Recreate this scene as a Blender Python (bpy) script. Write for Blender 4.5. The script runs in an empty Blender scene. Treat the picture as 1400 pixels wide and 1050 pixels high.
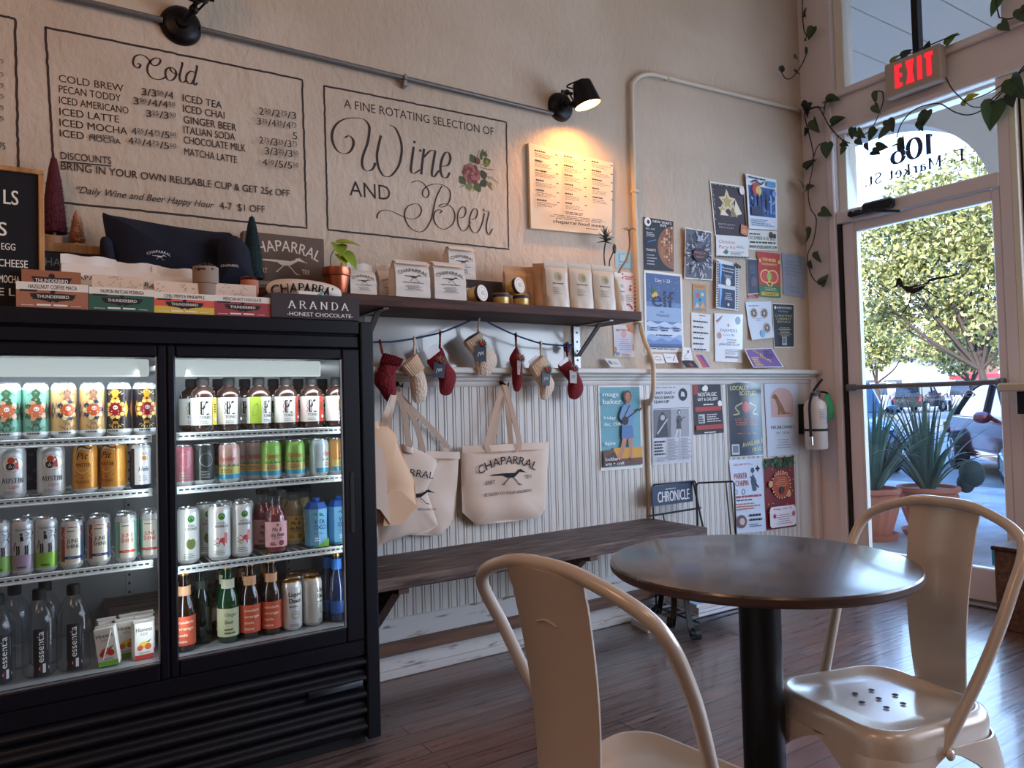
import bpy, bmesh, math, random
from mathutils import Vector, Matrix
from mathutils.geometry import tessellate_polygon
sc = bpy.context.scene
COL = sc.collection
random.seed(7)
PI = math.pi

def lin(c):
    c = c / 255.0
    return c / 12.92 if c <= 0.04045 else ((c + 0.055) / 1.055) ** 2.4
def C(r, g, b): return (lin(r), lin(g), lin(b), 1.0)

# ---------------------------------------------------------------- camera
F = 1012.0                      # focal length in pixels of the 1400 x 1050 frame
EYE = Vector((0, 0, 1.1))
_vx = Vector((1550, -11, F)).normalized()
_vy = Vector((-660, 47, F)); _vy -= _vx * _vx.dot(_vy); _vy.normalize()
_vz = _vx.cross(_vy)
if _vz.y > 0: _vz = -_vz
R = Matrix((_vx, _vy, _vz))     # camera (right, down, forward) -> world
cam = bpy.data.cameras.new('camera')
cam.sensor_width = 36; cam.lens = 36 * F / 1400; cam.clip_start = 0.02; cam.clip_end = 500
co = bpy.data.objects.new('camera', cam); COL.objects.link(co)
rt = R @ Vector((1, 0, 0)); up = R @ Vector((0, -1, 0)); bk = R @ Vector((0, 0, -1))
m4 = Matrix((rt, up, bk)).transposed().to_4x4(); m4.translation = EYE
co.matrix_world = m4
sc.camera = co

# ---------------------------------------------------------------- sky, sun, lights, exposure
D, XC = 2.872, 4.131            # menu wall plane y = D, street wall plane x = XC
CEIL = 4.4
w = bpy.data.worlds.new('sky'); sc.world = w; w.use_nodes = True
nt = w.node_tree; bg = nt.nodes['Background']
tc = nt.nodes.new('ShaderNodeTexCoord'); sx = nt.nodes.new('ShaderNodeSeparateXYZ'); rp = nt.nodes.new('ShaderNodeValToRGB')
rp.color_ramp.elements[0].position = 0.0; rp.color_ramp.elements[0].color = (0.80, 0.90, 1.0, 1)
rp.color_ramp.elements[1].position = 0.55; rp.color_ramp.elements[1].color = (0.13, 0.36, 0.95, 1)
nt.links.new(tc.outputs['Generated'], sx.inputs[0]); nt.links.new(sx.outputs['Z'], rp.inputs[0]); nt.links.new(rp.outputs[0], bg.inputs[0])
bg.inputs[1].default_value = 5.0

def light(name, kind, loc, target, energy, color, **kw):
    l = bpy.data.lights.new(name, kind); l.energy = energy; l.color = color
    for k, v in kw.items(): setattr(l, k, v)
    o = bpy.data.objects.new(name, l); COL.objects.link(o); o.location = loc
    d = Vector(target) - Vector(loc)
    o.rotation_euler = d.to_track_quat('-Z', 'Y').to_euler()
    return o
light('sun', 'SUN', (0, 0, 20), (2.2, 0.7, 18.8), 9.0, (1.0, 0.9, 0.74), angle=0.01)
# daylight through the shop window beside the door and through the door opening
light('daylight_shop_window', 'AREA', (XC + 0.25, -0.75, 1.45), (0, 0.2, 0.5), 118, (0.76, 0.85, 1.0), shape='RECTANGLE', size=3.6, size_y=1.7)
light('daylight_door', 'AREA', (XC + 0.5, 2.2, 1.5), (1.5, 1.2, 0.6), 34, (0.45, 0.70, 1.0), shape='RECTANGLE', size=0.9, size_y=2.4)
# warm ceiling lamps over the counter behind the viewpoint
light('ceiling_lamp', 'AREA', (-1.1, 0.7, 2.7), (0.2, 2.8, 1.7), 11.5, (1.0, 0.50, 0.27), shape='DISK', size=0.7)
light('ceiling_lamp', 'AREA', (-0.6, -1.8, 3.9), (-0.2, -0.6, 0), 17, (1.0, 0.56, 0.36), shape='DISK', size=0.8)
light('ceiling_lamp', 'AREA', (1.9, -1.0, 3.9), (1.9, 0.4, 0), 14, (1.0, 0.82, 0.68), shape='DISK', size=1.0)
sc.view_settings.view_transform = 'Standard'
sc.view_settings.look = 'None'
sc.view_settings.exposure = 0.0
sc.view_settings.gamma = 1.0
sc.view_settings.use_curve_mapping = False
sc.cycles.use_denoising = True
sc.cycles.max_bounces = 10
sc.cycles.transparent_max_bounces = 24
sc.cycles.caustics_reflective = False
sc.cycles.caustics_refractive = False
sc.cycles.sample_clamp_indirect = 6

# ---------------------------------------------------------------- helpers
def hit(px, py, ax, val):
    """the point of the plane (axis ax = val) that the photograph shows at a pixel"""
    r = R @ Vector((px - 700, py - 525, F))
    return EYE + r * ((val - EYE[ax]) / r[ax])
def W(px, py, y=D): return hit(px, py, 1, y)
def XW(px, py, x=XC): return hit(px, py, 0, x)
def ZP(px, py, z): return hit(px, py, 2, z)

MATS = {}
def mat(name, col=(0.5, 0.5, 0.5, 1), rough=0.5, metal=0.0, emit=None, es=1.0, coat=0.0, attr=False, spec=0.5, bump=None, trans=0.0):
    m = bpy.data.materials.new(name); m.use_nodes = True; MATS[name] = m
    n = m.node_tree; b = n.nodes['Principled BSDF']
    b.inputs['Base Color'].default_value = col; b.inputs['Roughness'].default_value = rough
    b.inputs['Metallic'].default_value = metal; b.inputs['Specular IOR Level'].default_value = spec
    b.inputs['Coat Weight'].default_value = coat; b.inputs['Coat Roughness'].default_value = 0.1
    if trans: b.inputs['Transmission Weight'].default_value = trans
    if emit: b.inputs['Emission Color'].default_value = emit; b.inputs['Emission Strength'].default_value = es
    if attr:
        a = n.nodes.new('ShaderNodeAttribute'); a.attribute_name = 'Col'
        n.links.new(a.outputs['Color'], b.inputs['Base Color'])
    if bump:                                    # (scale, strength, distance, stretch)
        add_bump(m, *bump)
    return m
def add_bump(m, scale, strength, dist=0.002, stretch=(1, 1, 1), kind='Noise', detail=4):
    n = m.node_tree; b = n.nodes['Principled BSDF']
    tc = n.nodes.new('ShaderNodeTexCoord'); mp = n.nodes.new('ShaderNodeMapping'); mp.inputs['Scale'].default_value = stretch
    t = n.nodes.new('ShaderNodeTexNoise' if kind == 'Noise' else 'ShaderNodeTexVoronoi'); t.inputs['Scale'].default_value = scale
    if kind == 'Noise': t.inputs['Detail'].default_value = detail
    bp = n.nodes.new('ShaderNodeBump'); bp.inputs['Strength'].default_value = strength; bp.inputs['Distance'].default_value = dist
    n.links.new(tc.outputs['Object'], mp.inputs[0]); n.links.new(mp.outputs[0], t.inputs['Vector'])
    n.links.new(t.outputs[0], bp.inputs['Height']); n.links.new(bp.outputs[0], b.inputs['Normal'])
def vary(m, c1, c2, scale, stretch=(1, 1, 1), lo=0.35, hi=0.65, detail=6, rough=None, space='Object'):
    """base colour wandering between two tones of the same stuff"""
    n = m.node_tree; b = n.nodes['Principled BSDF']
    tc = n.nodes.new('ShaderNodeTexCoord'); mp = n.nodes.new('ShaderNodeMapping'); mp.inputs['Scale'].default_value = stretch
    t = n.nodes.new('ShaderNodeTexNoise'); t.inputs['Scale'].default_value = scale; t.inputs['Detail'].default_value = detail
    r = n.nodes.new('ShaderNodeValToRGB'); r.color_ramp.elements[0].position = lo; r.color_ramp.elements[1].position = hi
    r.color_ramp.elements[0].color = c1; r.color_ramp.elements[1].color = c2
    n.links.new(tc.outputs[space], mp.inputs[0]); n.links.new(mp.outputs[0], t.inputs['Vector'])
    n.links.new(t.outputs[0], r.inputs[0]); n.links.new(r.outputs[0], b.inputs['Base Color'])
    return r, b
def glassy(name, tint=(1, 1, 1, 1), rough=0.0, boost=1.0):
    m = bpy.data.materials.new(name); m.use_nodes = True; MATS[name] = m
    n = m.node_tree; n.nodes.clear()
    out = n.nodes.new('ShaderNodeOutputMaterial'); mx = n.nodes.new('ShaderNodeMixShader')
    tr = n.nodes.new('ShaderNodeBsdfTransparent'); tr.inputs[0].default_value = tint
    gl = n.nodes.new('ShaderNodeBsdfGlossy'); gl.inputs['Roughness'].default_value = rough
    fr = n.nodes.new('ShaderNodeLayerWeight'); fr.inputs['Blend'].default_value = .5
    pw = n.nodes.new('ShaderNodeMath'); pw.operation = 'POWER'; pw.inputs[1].default_value = 4; n.links.new(fr.outputs['Facing'], pw.inputs[0])
    mm = n.nodes.new('ShaderNodeMath'); mm.operation = 'MULTIPLY_ADD'; mm.inputs[1].default_value = .8 * boost; mm.inputs[2].default_value = .04 * boost
    n.links.new(pw.outputs[0], mm.inputs[0]); n.links.new(mm.outputs[0], mx.inputs[0])
    n.links.new(tr.outputs[0], mx.inputs[1]); n.links.new(gl.outputs[0], mx.inputs[2]); n.links.new(mx.outputs[0], out.inputs[0])
    return m

class MB:
    """collects faces (with a colour and a material slot each) for ONE mesh"""
    def __init__(s): s.v = []; s.f = []; s.c = []; s.m = []; s.col = (0.8, 0.8, 0.8, 1); s.mi = 0; s.M = None
    def add(s, vs, fs, col=None, mi=None):
        o = len(s.v)
        if s.M is None: s.v += [Vector(p) for p in vs]
        else: s.v += [s.M @ Vector(p) for p in vs]
        c = col or s.col; mi = s.mi if mi is None else mi
        for f in fs: s.f.append([i + o for i in f]); s.c.append(c); s.m.append(mi)
        return s
    def box(s, a, b, bev=0.0, col=None, mi=None):
        x0, y0, z0 = a; x1, y1, z1 = b
        if x0 > x1: x0, x1 = x1, x0
        if y0 > y1: y0, y1 = y1, y0
        if z0 > z1: z0, z1 = z1, z0
        e = min(bev, (x1 - x0) * .49, (y1 - y0) * .49, (z1 - z0) * .49)
        if e <= 0:
            vs = [(x, y, z) for z in (z0, z1) for y in (y0, y1) for x in (x0, x1)]
            return s.add(vs, [(0, 2, 3, 1), (4, 5, 7, 6), (0, 1, 5, 4), (2, 6, 7, 3), (0, 4, 6, 2), (1, 3, 7, 5)], col, mi)
        vs = []; idx = {}
        for i, x in enumerate((x0, x1)):
            for j, y in enumerate((y0, y1)):
                for k, z in enumerate((z0, z1)):
                    for ax in range(3):
                        p = [x + (e if i == 0 else -e), y + (e if j == 0 else -e), z + (e if k == 0 else -e)]
                        p[ax] = (x, y, z)[ax]; idx[i, j, k, ax] = len(vs); vs.append(p)
        fs = []
        for ax in range(3):
            u, v = [q for q in range(3) if q != ax]
            for sd in (0, 1):
                q = []
                for a_, b_ in ((0, 0), (1, 0), (1, 1), (0, 1)):
                    t = [0, 0, 0]; t[ax] = sd; t[u] = a_; t[v] = b_; q.append(idx[t[0], t[1], t[2], ax])
                fs.append(q if (sd == 1) != (ax == 1) else q[::-1])
            for a_ in (0, 1):
                for b_ in (0, 1):
                    t0 = [0, 0, 0]; t0[u] = a_; t0[v] = b_; t1 = list(t0); t1[ax] = 1
                    q = [idx[(*t0, u)], idx[(*t1, u)], idx[(*t1, v)], idx[(*t0, v)]]
                    fs.append(q)
        for i in (0, 1):
            for j in (0, 1):
                for k in (0, 1): fs.append([idx[i, j, k, q] for q in range(3)])
        return s.add(vs, fs, col, mi)
    def lathe(s, prof, n=24, c=(0, 0, 0), axis='z', col=None, mi=None, cols=None, caps=True):
        vs = []; fs = []
        for r, z in prof:
            for k in range(n):
                a = 2 * PI * k / n; p = (r * math.cos(a), r * math.sin(a), z)
                if axis == 'y': p = (p[0], z, p[1])
                if axis == 'x': p = (z, p[0], p[1])
                vs.append((c[0] + p[0], c[1] + p[1], c[2] + p[2]))
        for i in range(len(prof) - 1):
            q = []
            for k in range(n):
                k2 = (k + 1) % n; q.append((i * n + k, i * n + k2, (i + 1) * n + k2, (i + 1) * n + k))
            fs.append(q)
        o = len(s.v); s.add(vs, [], col, mi)
        for i, q in enumerate(fs):
            for f in q:
                s.f.append([a + o for a in f]); s.c.append((cols[i] if cols and cols[i] else None) or col or s.col); s.m.append(s.mi if mi is None else mi)
        for i, rev in ((0, True), (len(prof) - 1, False)):
            if caps and prof[i][0] > 1e-6:
                f = [o + i * n + k for k in range(n)]
                s.f.append(f[::-1] if rev else f); s.c.append((cols[min(i, len(prof) - 2)] if cols and cols[min(i, len(prof) - 2)] else None) or col or s.col); s.m.append(s.mi if mi is None else mi)
        return s
    def tube(s, pts, r, n=8, closed=False, col=None, mi=None, flat=1.0):
        pts = [Vector(p) for p in pts]; m = len(pts); vs = []; fs = []
        nrm = None
        for i, p in enumerate(pts):
            if closed: t = pts[(i + 1) % m] - pts[i - 1]
            else: t = pts[min(i + 1, m - 1)] - pts[max(i - 1, 0)]
            if t.length < 1e-9: t = Vector((0, 0, 1))
            t.normalize()
            if nrm is None:
                nrm = t.orthogonal().normalized()
                if abs(t.z) < .9: nrm = (Vector((0, 0, 1)) - t * t.z).normalized()
            else: nrm = (nrm - t * nrm.dot(t)).normalized()
            b = t.cross(nrm); rr = r[i] if isinstance(r, (list, tuple)) else r
            for k in range(n):
                a = 2 * PI * k / n; vs.append(p + nrm * (rr * math.cos(a) * flat) + b * (rr * math.sin(a)))
        for i in range(m if closed else m - 1):
            j = (i + 1) % m
            for k in range(n): fs.append((i * n + k, i * n + (k + 1) % n, j * n + (k + 1) % n, j * n + k))
        if not closed: fs += [list(range(n))[::-1], [(m - 1) * n + k for k in range(n)]]
        return s.add(vs, fs, col, mi)
    def prism(s, poly, h0, h1, fn, col=None, mi=None, side=None):
        """outline poly (u, v) swept between heights h0 and h1 of the map fn(u, v, h)"""
        n = len(poly); vs = [fn(u, v, h0) for u, v in poly] + [fn(u, v, h1) for u, v in poly]
        tri = tessellate_polygon([[Vector((u, v, 0)) for u, v in poly]])
        s.add(vs, [tuple(i + n for i in t) for t in tri] + [tuple(t[::-1]) for t in tri], col, mi)
        return s.add(vs, [(i, (i + 1) % n, n + (i + 1) % n, n + i) for i in range(n)], side or col, mi)
    def grid(s, nu, nv, fn, col=None, mi=None, thick=None):
        """surface fn(u, v) over 0..1; thick adds a second skin fn(u, v) + thick and closes the rim"""
        vs = [Vector(fn(i / nu, j / nv)) for j in range(nv + 1) for i in range(nu + 1)]; q = nu + 1
        fs = [(j * q + i, j * q + i + 1, (j + 1) * q + i + 1, (j + 1) * q + i) for j in range(nv) for i in range(nu)]
        if thick is not None:
            t = Vector(thick); o = len(vs); vs = vs + [p + t for p in vs]; back = [tuple(i + o for i in f[::-1]) for f in fs]
            rim = [j * q for j in range(nv + 1)] + [nv * q + i for i in range(1, q)] + [j * q + nu for j in range(nv - 1, -1, -1)] + [i for i in range(nu - 1, 0, -1)]
            fs = fs + back + [(rim[i], rim[(i + 1) % len(rim)], rim[(i + 1) % len(rim)] + o, rim[i] + o) for i in range(len(rim))]
        return s.add(vs, fs, col, mi)
    def ball(s, c, r, n=12, col=None, mi=None, sc=(1, 1, 1)):
        o = MB(); o.lathe([(max(1e-7, math.sin(PI * i / (n // 2 + 1))) , -math.cos(PI * i / (n // 2 + 1))) for i in range(n // 2 + 2)], n)
        return s.add([(c[0] + p.x * r * sc[0], c[1] + p.y * r * sc[1], c[2] + p.z * r * sc[2]) for p in o.v], o.f, col, mi)
    def pillow(s, poly, fn, t0, t1, rings=(1, .93, .82, .6, .3), centre=None, col=None, mi=None, power=2.5):
        """soft closed cushion over an outline: fn(u, v, h), h bulging to -t0 / +t1"""
        n = len(poly); cu = centre or (sum(p[0] for p in poly) / n, sum(p[1] for p in poly) / n); vs = []; fs = []
        def lay(t, first):
            base = len(vs)
            for k in rings:
                h = t * (1 - k ** power)
                for u, v in poly: vs.append(fn(cu[0] + (u - cu[0]) * k, cu[1] + (v - cu[1]) * k, h))
            vs.append(fn(cu[0], cu[1], t))
            for a in range(len(rings) - 1):
                for i in range(n):
                    j = (i + 1) % n; f = (base + a * n + i, base + a * n + j, base + (a + 1) * n + j, base + (a + 1) * n + i); fs.append(f if first else f[::-1])
            a = len(rings) - 1
            for i in range(n):
                f = (base + a * n + i, base + a * n + (i + 1) % n, base + len(rings) * n); fs.append(f if first else f[::-1])
        lay(t1, True); lay(-t0, False); o = len(rings) * n + 1
        return s.add(vs, fs, col, mi)
    def build(s, name, mats, parent=None, smooth=40, loc=None):
        me = bpy.data.meshes.new(name); me.from_pydata([tuple(p) for p in s.v], [], s.f)
        if not isinstance(mats, (list, tuple)): mats = [mats]
        for m in mats: me.materials.append(MATS[m] if isinstance(m, str) else m)
        if len(mats) > 1: me.polygons.foreach_set('material_index', s.m)
        ca = me.color_attributes.new('Col', 'FLOAT_COLOR', 'CORNER'); d = []
        for p, c in zip(s.f, s.c): d += list(c) * len(p)
        ca.data.foreach_set('color', d)
        bm = bmesh.new(); bm.from_mesh(me); bmesh.ops.remove_doubles(bm, verts=bm.verts, dist=1e-6)
        bm.to_mesh(me); bm.free()
        if smooth:
            me.polygons.foreach_set('use_smooth', [True] * len(me.polygons)); me.set_sharp_from_angle(angle=math.radians(smooth))
        me.update()
        o = bpy.data.objects.new(name, me); COL.objects.link(o)
        if parent is not None: o.parent = parent
        if loc is not None: o.location = loc
        return o

def tag(o, label, cat, group=None, kind=None):
    if label: o['label'] = label
    if cat: o['category'] = cat
    if group: o['group'] = group
    if kind: o['kind'] = kind
    return o
def thing(name, label, cat, loc=(0, 0, 0), rz=0, group=None, rot=None):
    o = bpy.data.objects.new(name, None); COL.objects.link(o); o.empty_display_size = 0.05
    o.location = loc; o.rotation_euler = rot or (0, 0, rz)
    return tag(o, label, cat, group)
def struct(o): o['kind'] = 'structure'; return o
def dup(root, loc, rz=None, label=None, group=None, scale=None):
    r = root.copy(); COL.objects.link(r); r.location = loc
    if rz is not None: r.rotation_euler = (0, 0, rz)
    if label: r['label'] = label
    if group: r['group'] = group
    if scale: r.scale = scale
    for ch in list(root.children):
        c = ch.copy(); COL.objects.link(c); c.parent = r
        for g in ch.children:
            d = g.copy(); COL.objects.link(d); d.parent = c
    return r
def spline(P, n=8, closed=False):
    P = [Vector(p) for p in P]; m = len(P); out = []
    for i in range(m if closed else m - 1):
        if closed: a, b, c, d = P[i - 1], P[i], P[(i + 1) % m], P[(i + 2) % m]
        else:
            b, c = P[i], P[i + 1]; a = P[i - 1] if i else 2 * b - c; d = P[i + 2] if i + 2 < m else 2 * c - b
        for k in range(n):
            t = k / n; out.append(.5 * (2 * b + (c - a) * t + (2 * a - 5 * b + 4 * c - d) * t * t + (3 * b - a - 3 * c + d) * t ** 3))
    if not closed: out.append(P[-1])
    return out
def sp2(P, n=6, closed=False): return [(p.x, p.y) for p in spline([(a, b, 0) for a, b in P], n, closed)]

# ---------------------------------------------------------------- flat graphics (print, paint, lettering)
_tx = {}
def glyphs(sx_, bold, shear):
    k = (sx_, bold, shear)
    if k not in _tx:
        cu = bpy.data.curves.new('lettering', 'FONT'); cu.body = sx_; cu.offset = bold; cu.shear = shear; cu.resolution_u = 3
        ob = bpy.data.objects.new('lettering', cu); me = bpy.data.meshes.new_from_object(ob)
        _tx[k] = ([(v.co.x, v.co.y) for v in me.vertices], [tuple(p.vertices) for p in me.polygons])
        bpy.data.objects.remove(ob); bpy.data.meshes.remove(me); bpy.data.curves.remove(cu)
    return _tx[k]
# broad-nib serif skeletons on a unit cap height: strokes are (heavy?, points); serif feet are added at heavy stem ends
def _arc(cx_, cy_, rx, ry, a0, a1, n=14): return [(cx_ + rx * math.cos(math.radians(a0 + (a1 - a0) * i / n)), cy_ + ry * math.sin(math.radians(a0 + (a1 - a0) * i / n))) for i in range(n + 1)]
SER = {
 '1': (.45, [[(.08, .82), (.24, 1), (.24, 0)]], [(.24, 0)]), '0': (.66, [_arc(.33, .5, .27, .5, 0, 360, 24)], []),
 '6': (.64, [[(.55, .93), (.36, .98), (.16, .75), (.07, .4)], _arc(.32, .3, .25, .3, 180, -180, 20)], []),
 'E': (.62, [[(.14, 0), (.14, 1)], [(.14, 1), (.55, 1), (.57, .82)], [(.14, .52), (.42, .52)], [(.14, 0), (.57, 0), (.59, .2)]], [(.14, 0), (.14, 1)]),
 'M': (.95, [[(.14, 0), (.14, 1)], [(.14, 1), (.46, .05), (.8, 1)], [(.8, 1), (.8, 0)]], [(.14, 0), (.8, 0), (.14, 1), (.8, 1)]),
 'A': (.8, [[(.08, 0), (.38, 1)], [(.38, 1), (.7, 0)], [(.19, .36), (.58, .36)]], [(.08, 0), (.7, 0)]),
 'R': (.74, [[(.14, 0), (.14, 1)], [(.14, 1)] + _arc(.34, .76, .22, .24, 90, -90, 10) + [(.14, .52)], [(.36, .52), (.68, 0)]], [(.14, 0), (.14, 1), (.68, 0)]),
 'N': (.84, [[(.14, 0), (.14, 1)], [(.14, 1), (.68, 0)], [(.68, 0), (.68, 1)]], [(.14, 0), (.14, 1), (.68, 1)]),
 'D': (.78, [[(.14, 0), (.14, 1)], [(.14, 1)] + _arc(.3, .5, .38, .5, 90, -90, 14) + [(.14, 0)]], [(.14, 0), (.14, 1)]),
 'K': (.78, [[(.16, 0), (.16, 1)], [(.64, 1), (.2, .42)], [(.3, .56), (.7, 0)]], [(.16, 0), (.16, 1), (.7, 0), (.64, 1)]),
 'U': (.78, [[(.14, 1), (.14, .3)] + _arc(.38, .28, .24, .28, 180, 360, 10) + [(.62, 1)]], [(.14, 1), (.62, 1)]),
 'S': (.6, [[(.5, .82), (.4, .97), (.2, .97), (.1, .78), (.2, .58), (.42, .44), (.52, .24), (.42, .03), (.2, .02), (.08, .2)]], []),
 'T': (.7, [[(.35, 0), (.35, 1)], [(.05, .82), (.07, 1), (.63, 1), (.65, .82)]], [(.35, 0)]),
 'I': (.34, [[(.17, 0), (.17, 1)]], [(.17, 0), (.17, 1)]),
 'a': (.52, [[(.1, .52), (.24, .66), (.36, .55), (.36, .08), (.46, .02)], _arc(.24, .2, .15, .2, 60, 330, 14)], []),
 'r': (.44, [[(.14, 0), (.14, .64)], [(.14, .45), (.28, .65), (.38, .6)]], [(.14, 0), (.14, .64)]),
 'k': (.56, [[(.14, 0), (.14, 1)], [(.44, .64), (.16, .3)], [(.24, .4), (.48, 0)]], [(.14, 0), (.14, 1), (.48, 0)]),
 'e': (.5, [[(.08, .36), (.42, .36)] + _arc(.25, .34, .18, .32, 5, 320, 18)], []),
 't': (.4, [[(.18, .86), (.18, .1), (.28, .0), (.36, .06)], [(.05, .64), (.34, .64)]], []),
 '.': (.26, [[(.12, 0), (.12, .1)]], []), '8': (.6, [_arc(.3, .75, .2, .24, 0, 360, 18), _arc(.3, .27, .25, .27, 0, 360, 18)], []),
 ' ': (.35, [], [])}

class Art:
    """flat coloured shapes laid in order on a surface map fn(u, v, h)"""
    def __init__(s, fn, mb=None, eps=0.00012, mi=0): s.fn = fn; s.mb = mb or MB(); s.e = eps; s.k = 1; s.mi = mi
    def _h(s): s.k += 1; return s.k * s.e
    def rect(s, u0, v0, u1, v1, col, nu=1, nv=1):
        h = s._h(); vs = [s.fn(u0 + (u1 - u0) * i / nu, v0 + (v1 - v0) * j / nv, h) for j in range(nv + 1) for i in range(nu + 1)]; q = nu + 1
        s.mb.add(vs, [(j * q + i, j * q + i + 1, (j + 1) * q + i + 1, (j + 1) * q + i) for j in range(nv) for i in range(nu)], col, s.mi); return s
    def poly(s, pts, col):
        h = s._h(); t = tessellate_polygon([[Vector((a, b, 0)) for a, b in pts]])
        s.mb.add([s.fn(a, b, h) for a, b in pts], [tuple(x) for x in t], col, s.mi); return s
    def disc(s, u, v, r, col, n=20, ry=None, rings=2, a0=0):
        h = s._h(); ry = ry or r; vs = [s.fn(u, v, h)]; fs = []
        for k in range(1, rings + 1):
            for i in range(n):
                a = a0 + 2 * PI * i / n; vs.append(s.fn(u + r * k / rings * math.cos(a), v + ry * k / rings * math.sin(a), h))
        for i in range(n):
            j = (i + 1) % n; fs.append((0, 1 + i, 1 + j))
            for k in range(rings - 1): fs.append((1 + k * n + i, 1 + (k + 1) * n + i, 1 + (k + 1) * n + j, 1 + k * n + j))
        s.mb.add(vs, fs, col, s.mi); return s
    def star(s, u, v, r, r2, n, col, a0=PI / 2, asp=1):
        return s.poly([(u + (r if i % 2 == 0 else r2) * math.cos(a0 + PI * i / n) * asp, v + (r if i % 2 == 0 else r2) * math.sin(a0 + PI * i / n)) for i in range(2 * n)], col)
    def line(s, pts, wd, col, closed=False, nib=None):
        """ribbon along pts; nib = (thin, thick) gives pen contrast"""
        h = s._h(); vs = []; fs = []; n = len(pts)
        for i, (a, b) in enumerate(pts):
            if closed: p, q = pts[i - 1], pts[(i + 1) % n]
            else: p, q = pts[max(i - 1, 0)], pts[min(i + 1, n - 1)]
            dx, dy = q[0] - p[0], q[1] - p[1]; L = math.hypot(dx, dy) or 1; dx /= L; dy /= L
            ww = wd if nib is None else nib[0] + (nib[1] - nib[0]) * max(0, abs(dy) ** 1.6)
            vs += [s.fn(a - dy * ww / 2, b + dx * ww / 2, h), s.fn(a + dy * ww / 2, b - dx * ww / 2, h)]
        for i in range(n if closed else n - 1):
            j = (i + 1) % n; fs.append((2 * i + 1, 2 * j + 1, 2 * j, 2 * i))
        s.mb.add(vs, fs, col, s.mi); return s
    def ring(s, u, v, r, wd, col, n=24, ry=None):
        return s.line([(u + r * math.cos(2 * PI * i / n), v + (ry or r) * math.sin(2 * PI * i / n)) for i in range(n)], wd, col, True)
    def text(s, t, u, v, h, col, al='C', wd=None, bold=0.0, shear=0.0, rot=0.0, arc=None, rows=None):
        """cap height h, baseline at v; wd stretches the line to that width; arc bends it on a radius"""
        vs, fs = glyphs(t, 0, shear)
        if not vs: return s
        k = h / 0.682; x0 = min(p[0] for p in vs); x1 = max(p[0] for p in vs); kx = k if wd is None else wd / max(1e-6, x1 - x0)
        L = (x1 - x0) * kx; off = {'L': 0, 'C': -L / 2, 'R': -L}[al]; hh = s._h(); out = []; ca, sa = math.cos(rot), math.sin(rot); nb = len(vs)
        if bold > 0: vs = [(x - bold * .7, y) for x, y in vs] + [(x + bold * .7, y) for x, y in vs]; fs = fs + [tuple(i + nb for i in f) for f in fs]
        for n_, (x, y) in enumerate(vs):
            a = (x - x0) * kx + off; b = y * k
            if arc: th = a / arc; a, b = (arc + b) * math.sin(th), (arc + b) * math.cos(th) - arc
            out.append(s.fn(u + a * ca - b * sa, v + a * sa + b * ca, hh + (s.e if n_ >= nb else 0)))
        s.mb.add(out, fs, col, s.mi); s.k += bold > 0; return s
    def serif(s, t, u, v, h, col, al='C', thick=.16, thin=.05, sx=1.0, gap=.06, wd=None):
        L = sum(SER[c][0] + gap for c in t) * h * sx
        if wd: sx *= wd / L; L = wd
        x = u + {'L': 0, 'C': -L / 2, 'R': -L}[al]
        for c in t:
            aw, st, feet = SER[c]
            for p in st: s.line([(x + a * h * sx, v + b * h) for a, b in p], 0, col, nib=(thin * h, thick * h * min(1, sx)))
            for a, b in feet:
                g = .11 * h * sx; yy = v + b * h; s.rect(x + a * h * sx - g, yy - (thin * h if b > .3 else 0), x + a * h * sx + g, yy + (0 if b > .3 else thin * h), col)
            if c == '.': s.rect(x + .06 * h * sx, v, x + .2 * h * sx, v + .13 * h, col)
            x += (aw + gap) * h * sx
        return s
    def rows(s, u0, v0, u1, v1, n, col, fill=.45, seed=1, al='L', words=True):
        """tiny unreadable print: rows of word-long bars"""
        rd = random.Random(seed); dv = (v1 - v0) / n
        for i in range(n):
            v = v1 - (i + 1) * dv; L = (u1 - u0) * rd.uniform(.6, 1); a = u0 if al == 'L' else (u0 + u1 - L) / 2; b = a + L
            while a < b - 1e-6:
                q = min(b, a + (u1 - u0) * (rd.uniform(.08, .22) if words else 1)); s.rect(a, v, q, v + dv * fill, col); a = q + (u1 - u0) * .025
        return s
    def runner(s, u, v, w, col, eye=None):
        """running long-tailed crested bird, head to the right, w wide"""
        def T(pts): return [(u + (a - .5) * w, v + b * w) for a, b in pts]
        s.poly(T([(0, .1), (.34, .085), (.4, .04), (.5, .02), (.62, .035), (.72, .1), (.78, .14), (.86, .13), (1.0, .105), (.9, .15), (.84, .19), (.8, .215), (.79, .19), (.74, .2), (.72, .16), (.62, .125), (.5, .13), (.3, .135), (.02, .125)]), col)
        for p in ([(.48, .04), (.42, -.03), (.34, -.1), (.3, -.125), (.36, -.115)], [(.56, .04), (.66, -.05), (.72, -.13), (.82, -.165), (.74, -.15)]):
            s.line(T(p), .018 * w, col)
        if eye: s.disc(u + .31 * w, v + .165 * w, .01 * w, eye, 8, rings=1)
        return s
    def logo(s, u, v, w, col, small=True):
        s.text('CHAPARRAL', u, v + .21 * w, .115 * w, col, wd=.98 * w, bold=.005, arc=.95 * w)
        s.runner(u + .02 * w, v, .62 * w, col)
        if small:
            s.text('LKRT', u - .3 * w, v - .06 * w, .055 * w, col, wd=.16 * w); s.text('TEX', u + .34 * w, v - .02 * w, .055 * w, col, wd=.13 * w)
            s.text('BE GOOD TO YOUR NEIGHBORS', u, v - .22 * w, .042 * w, col, wd=.82 * w)
        return s

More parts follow.
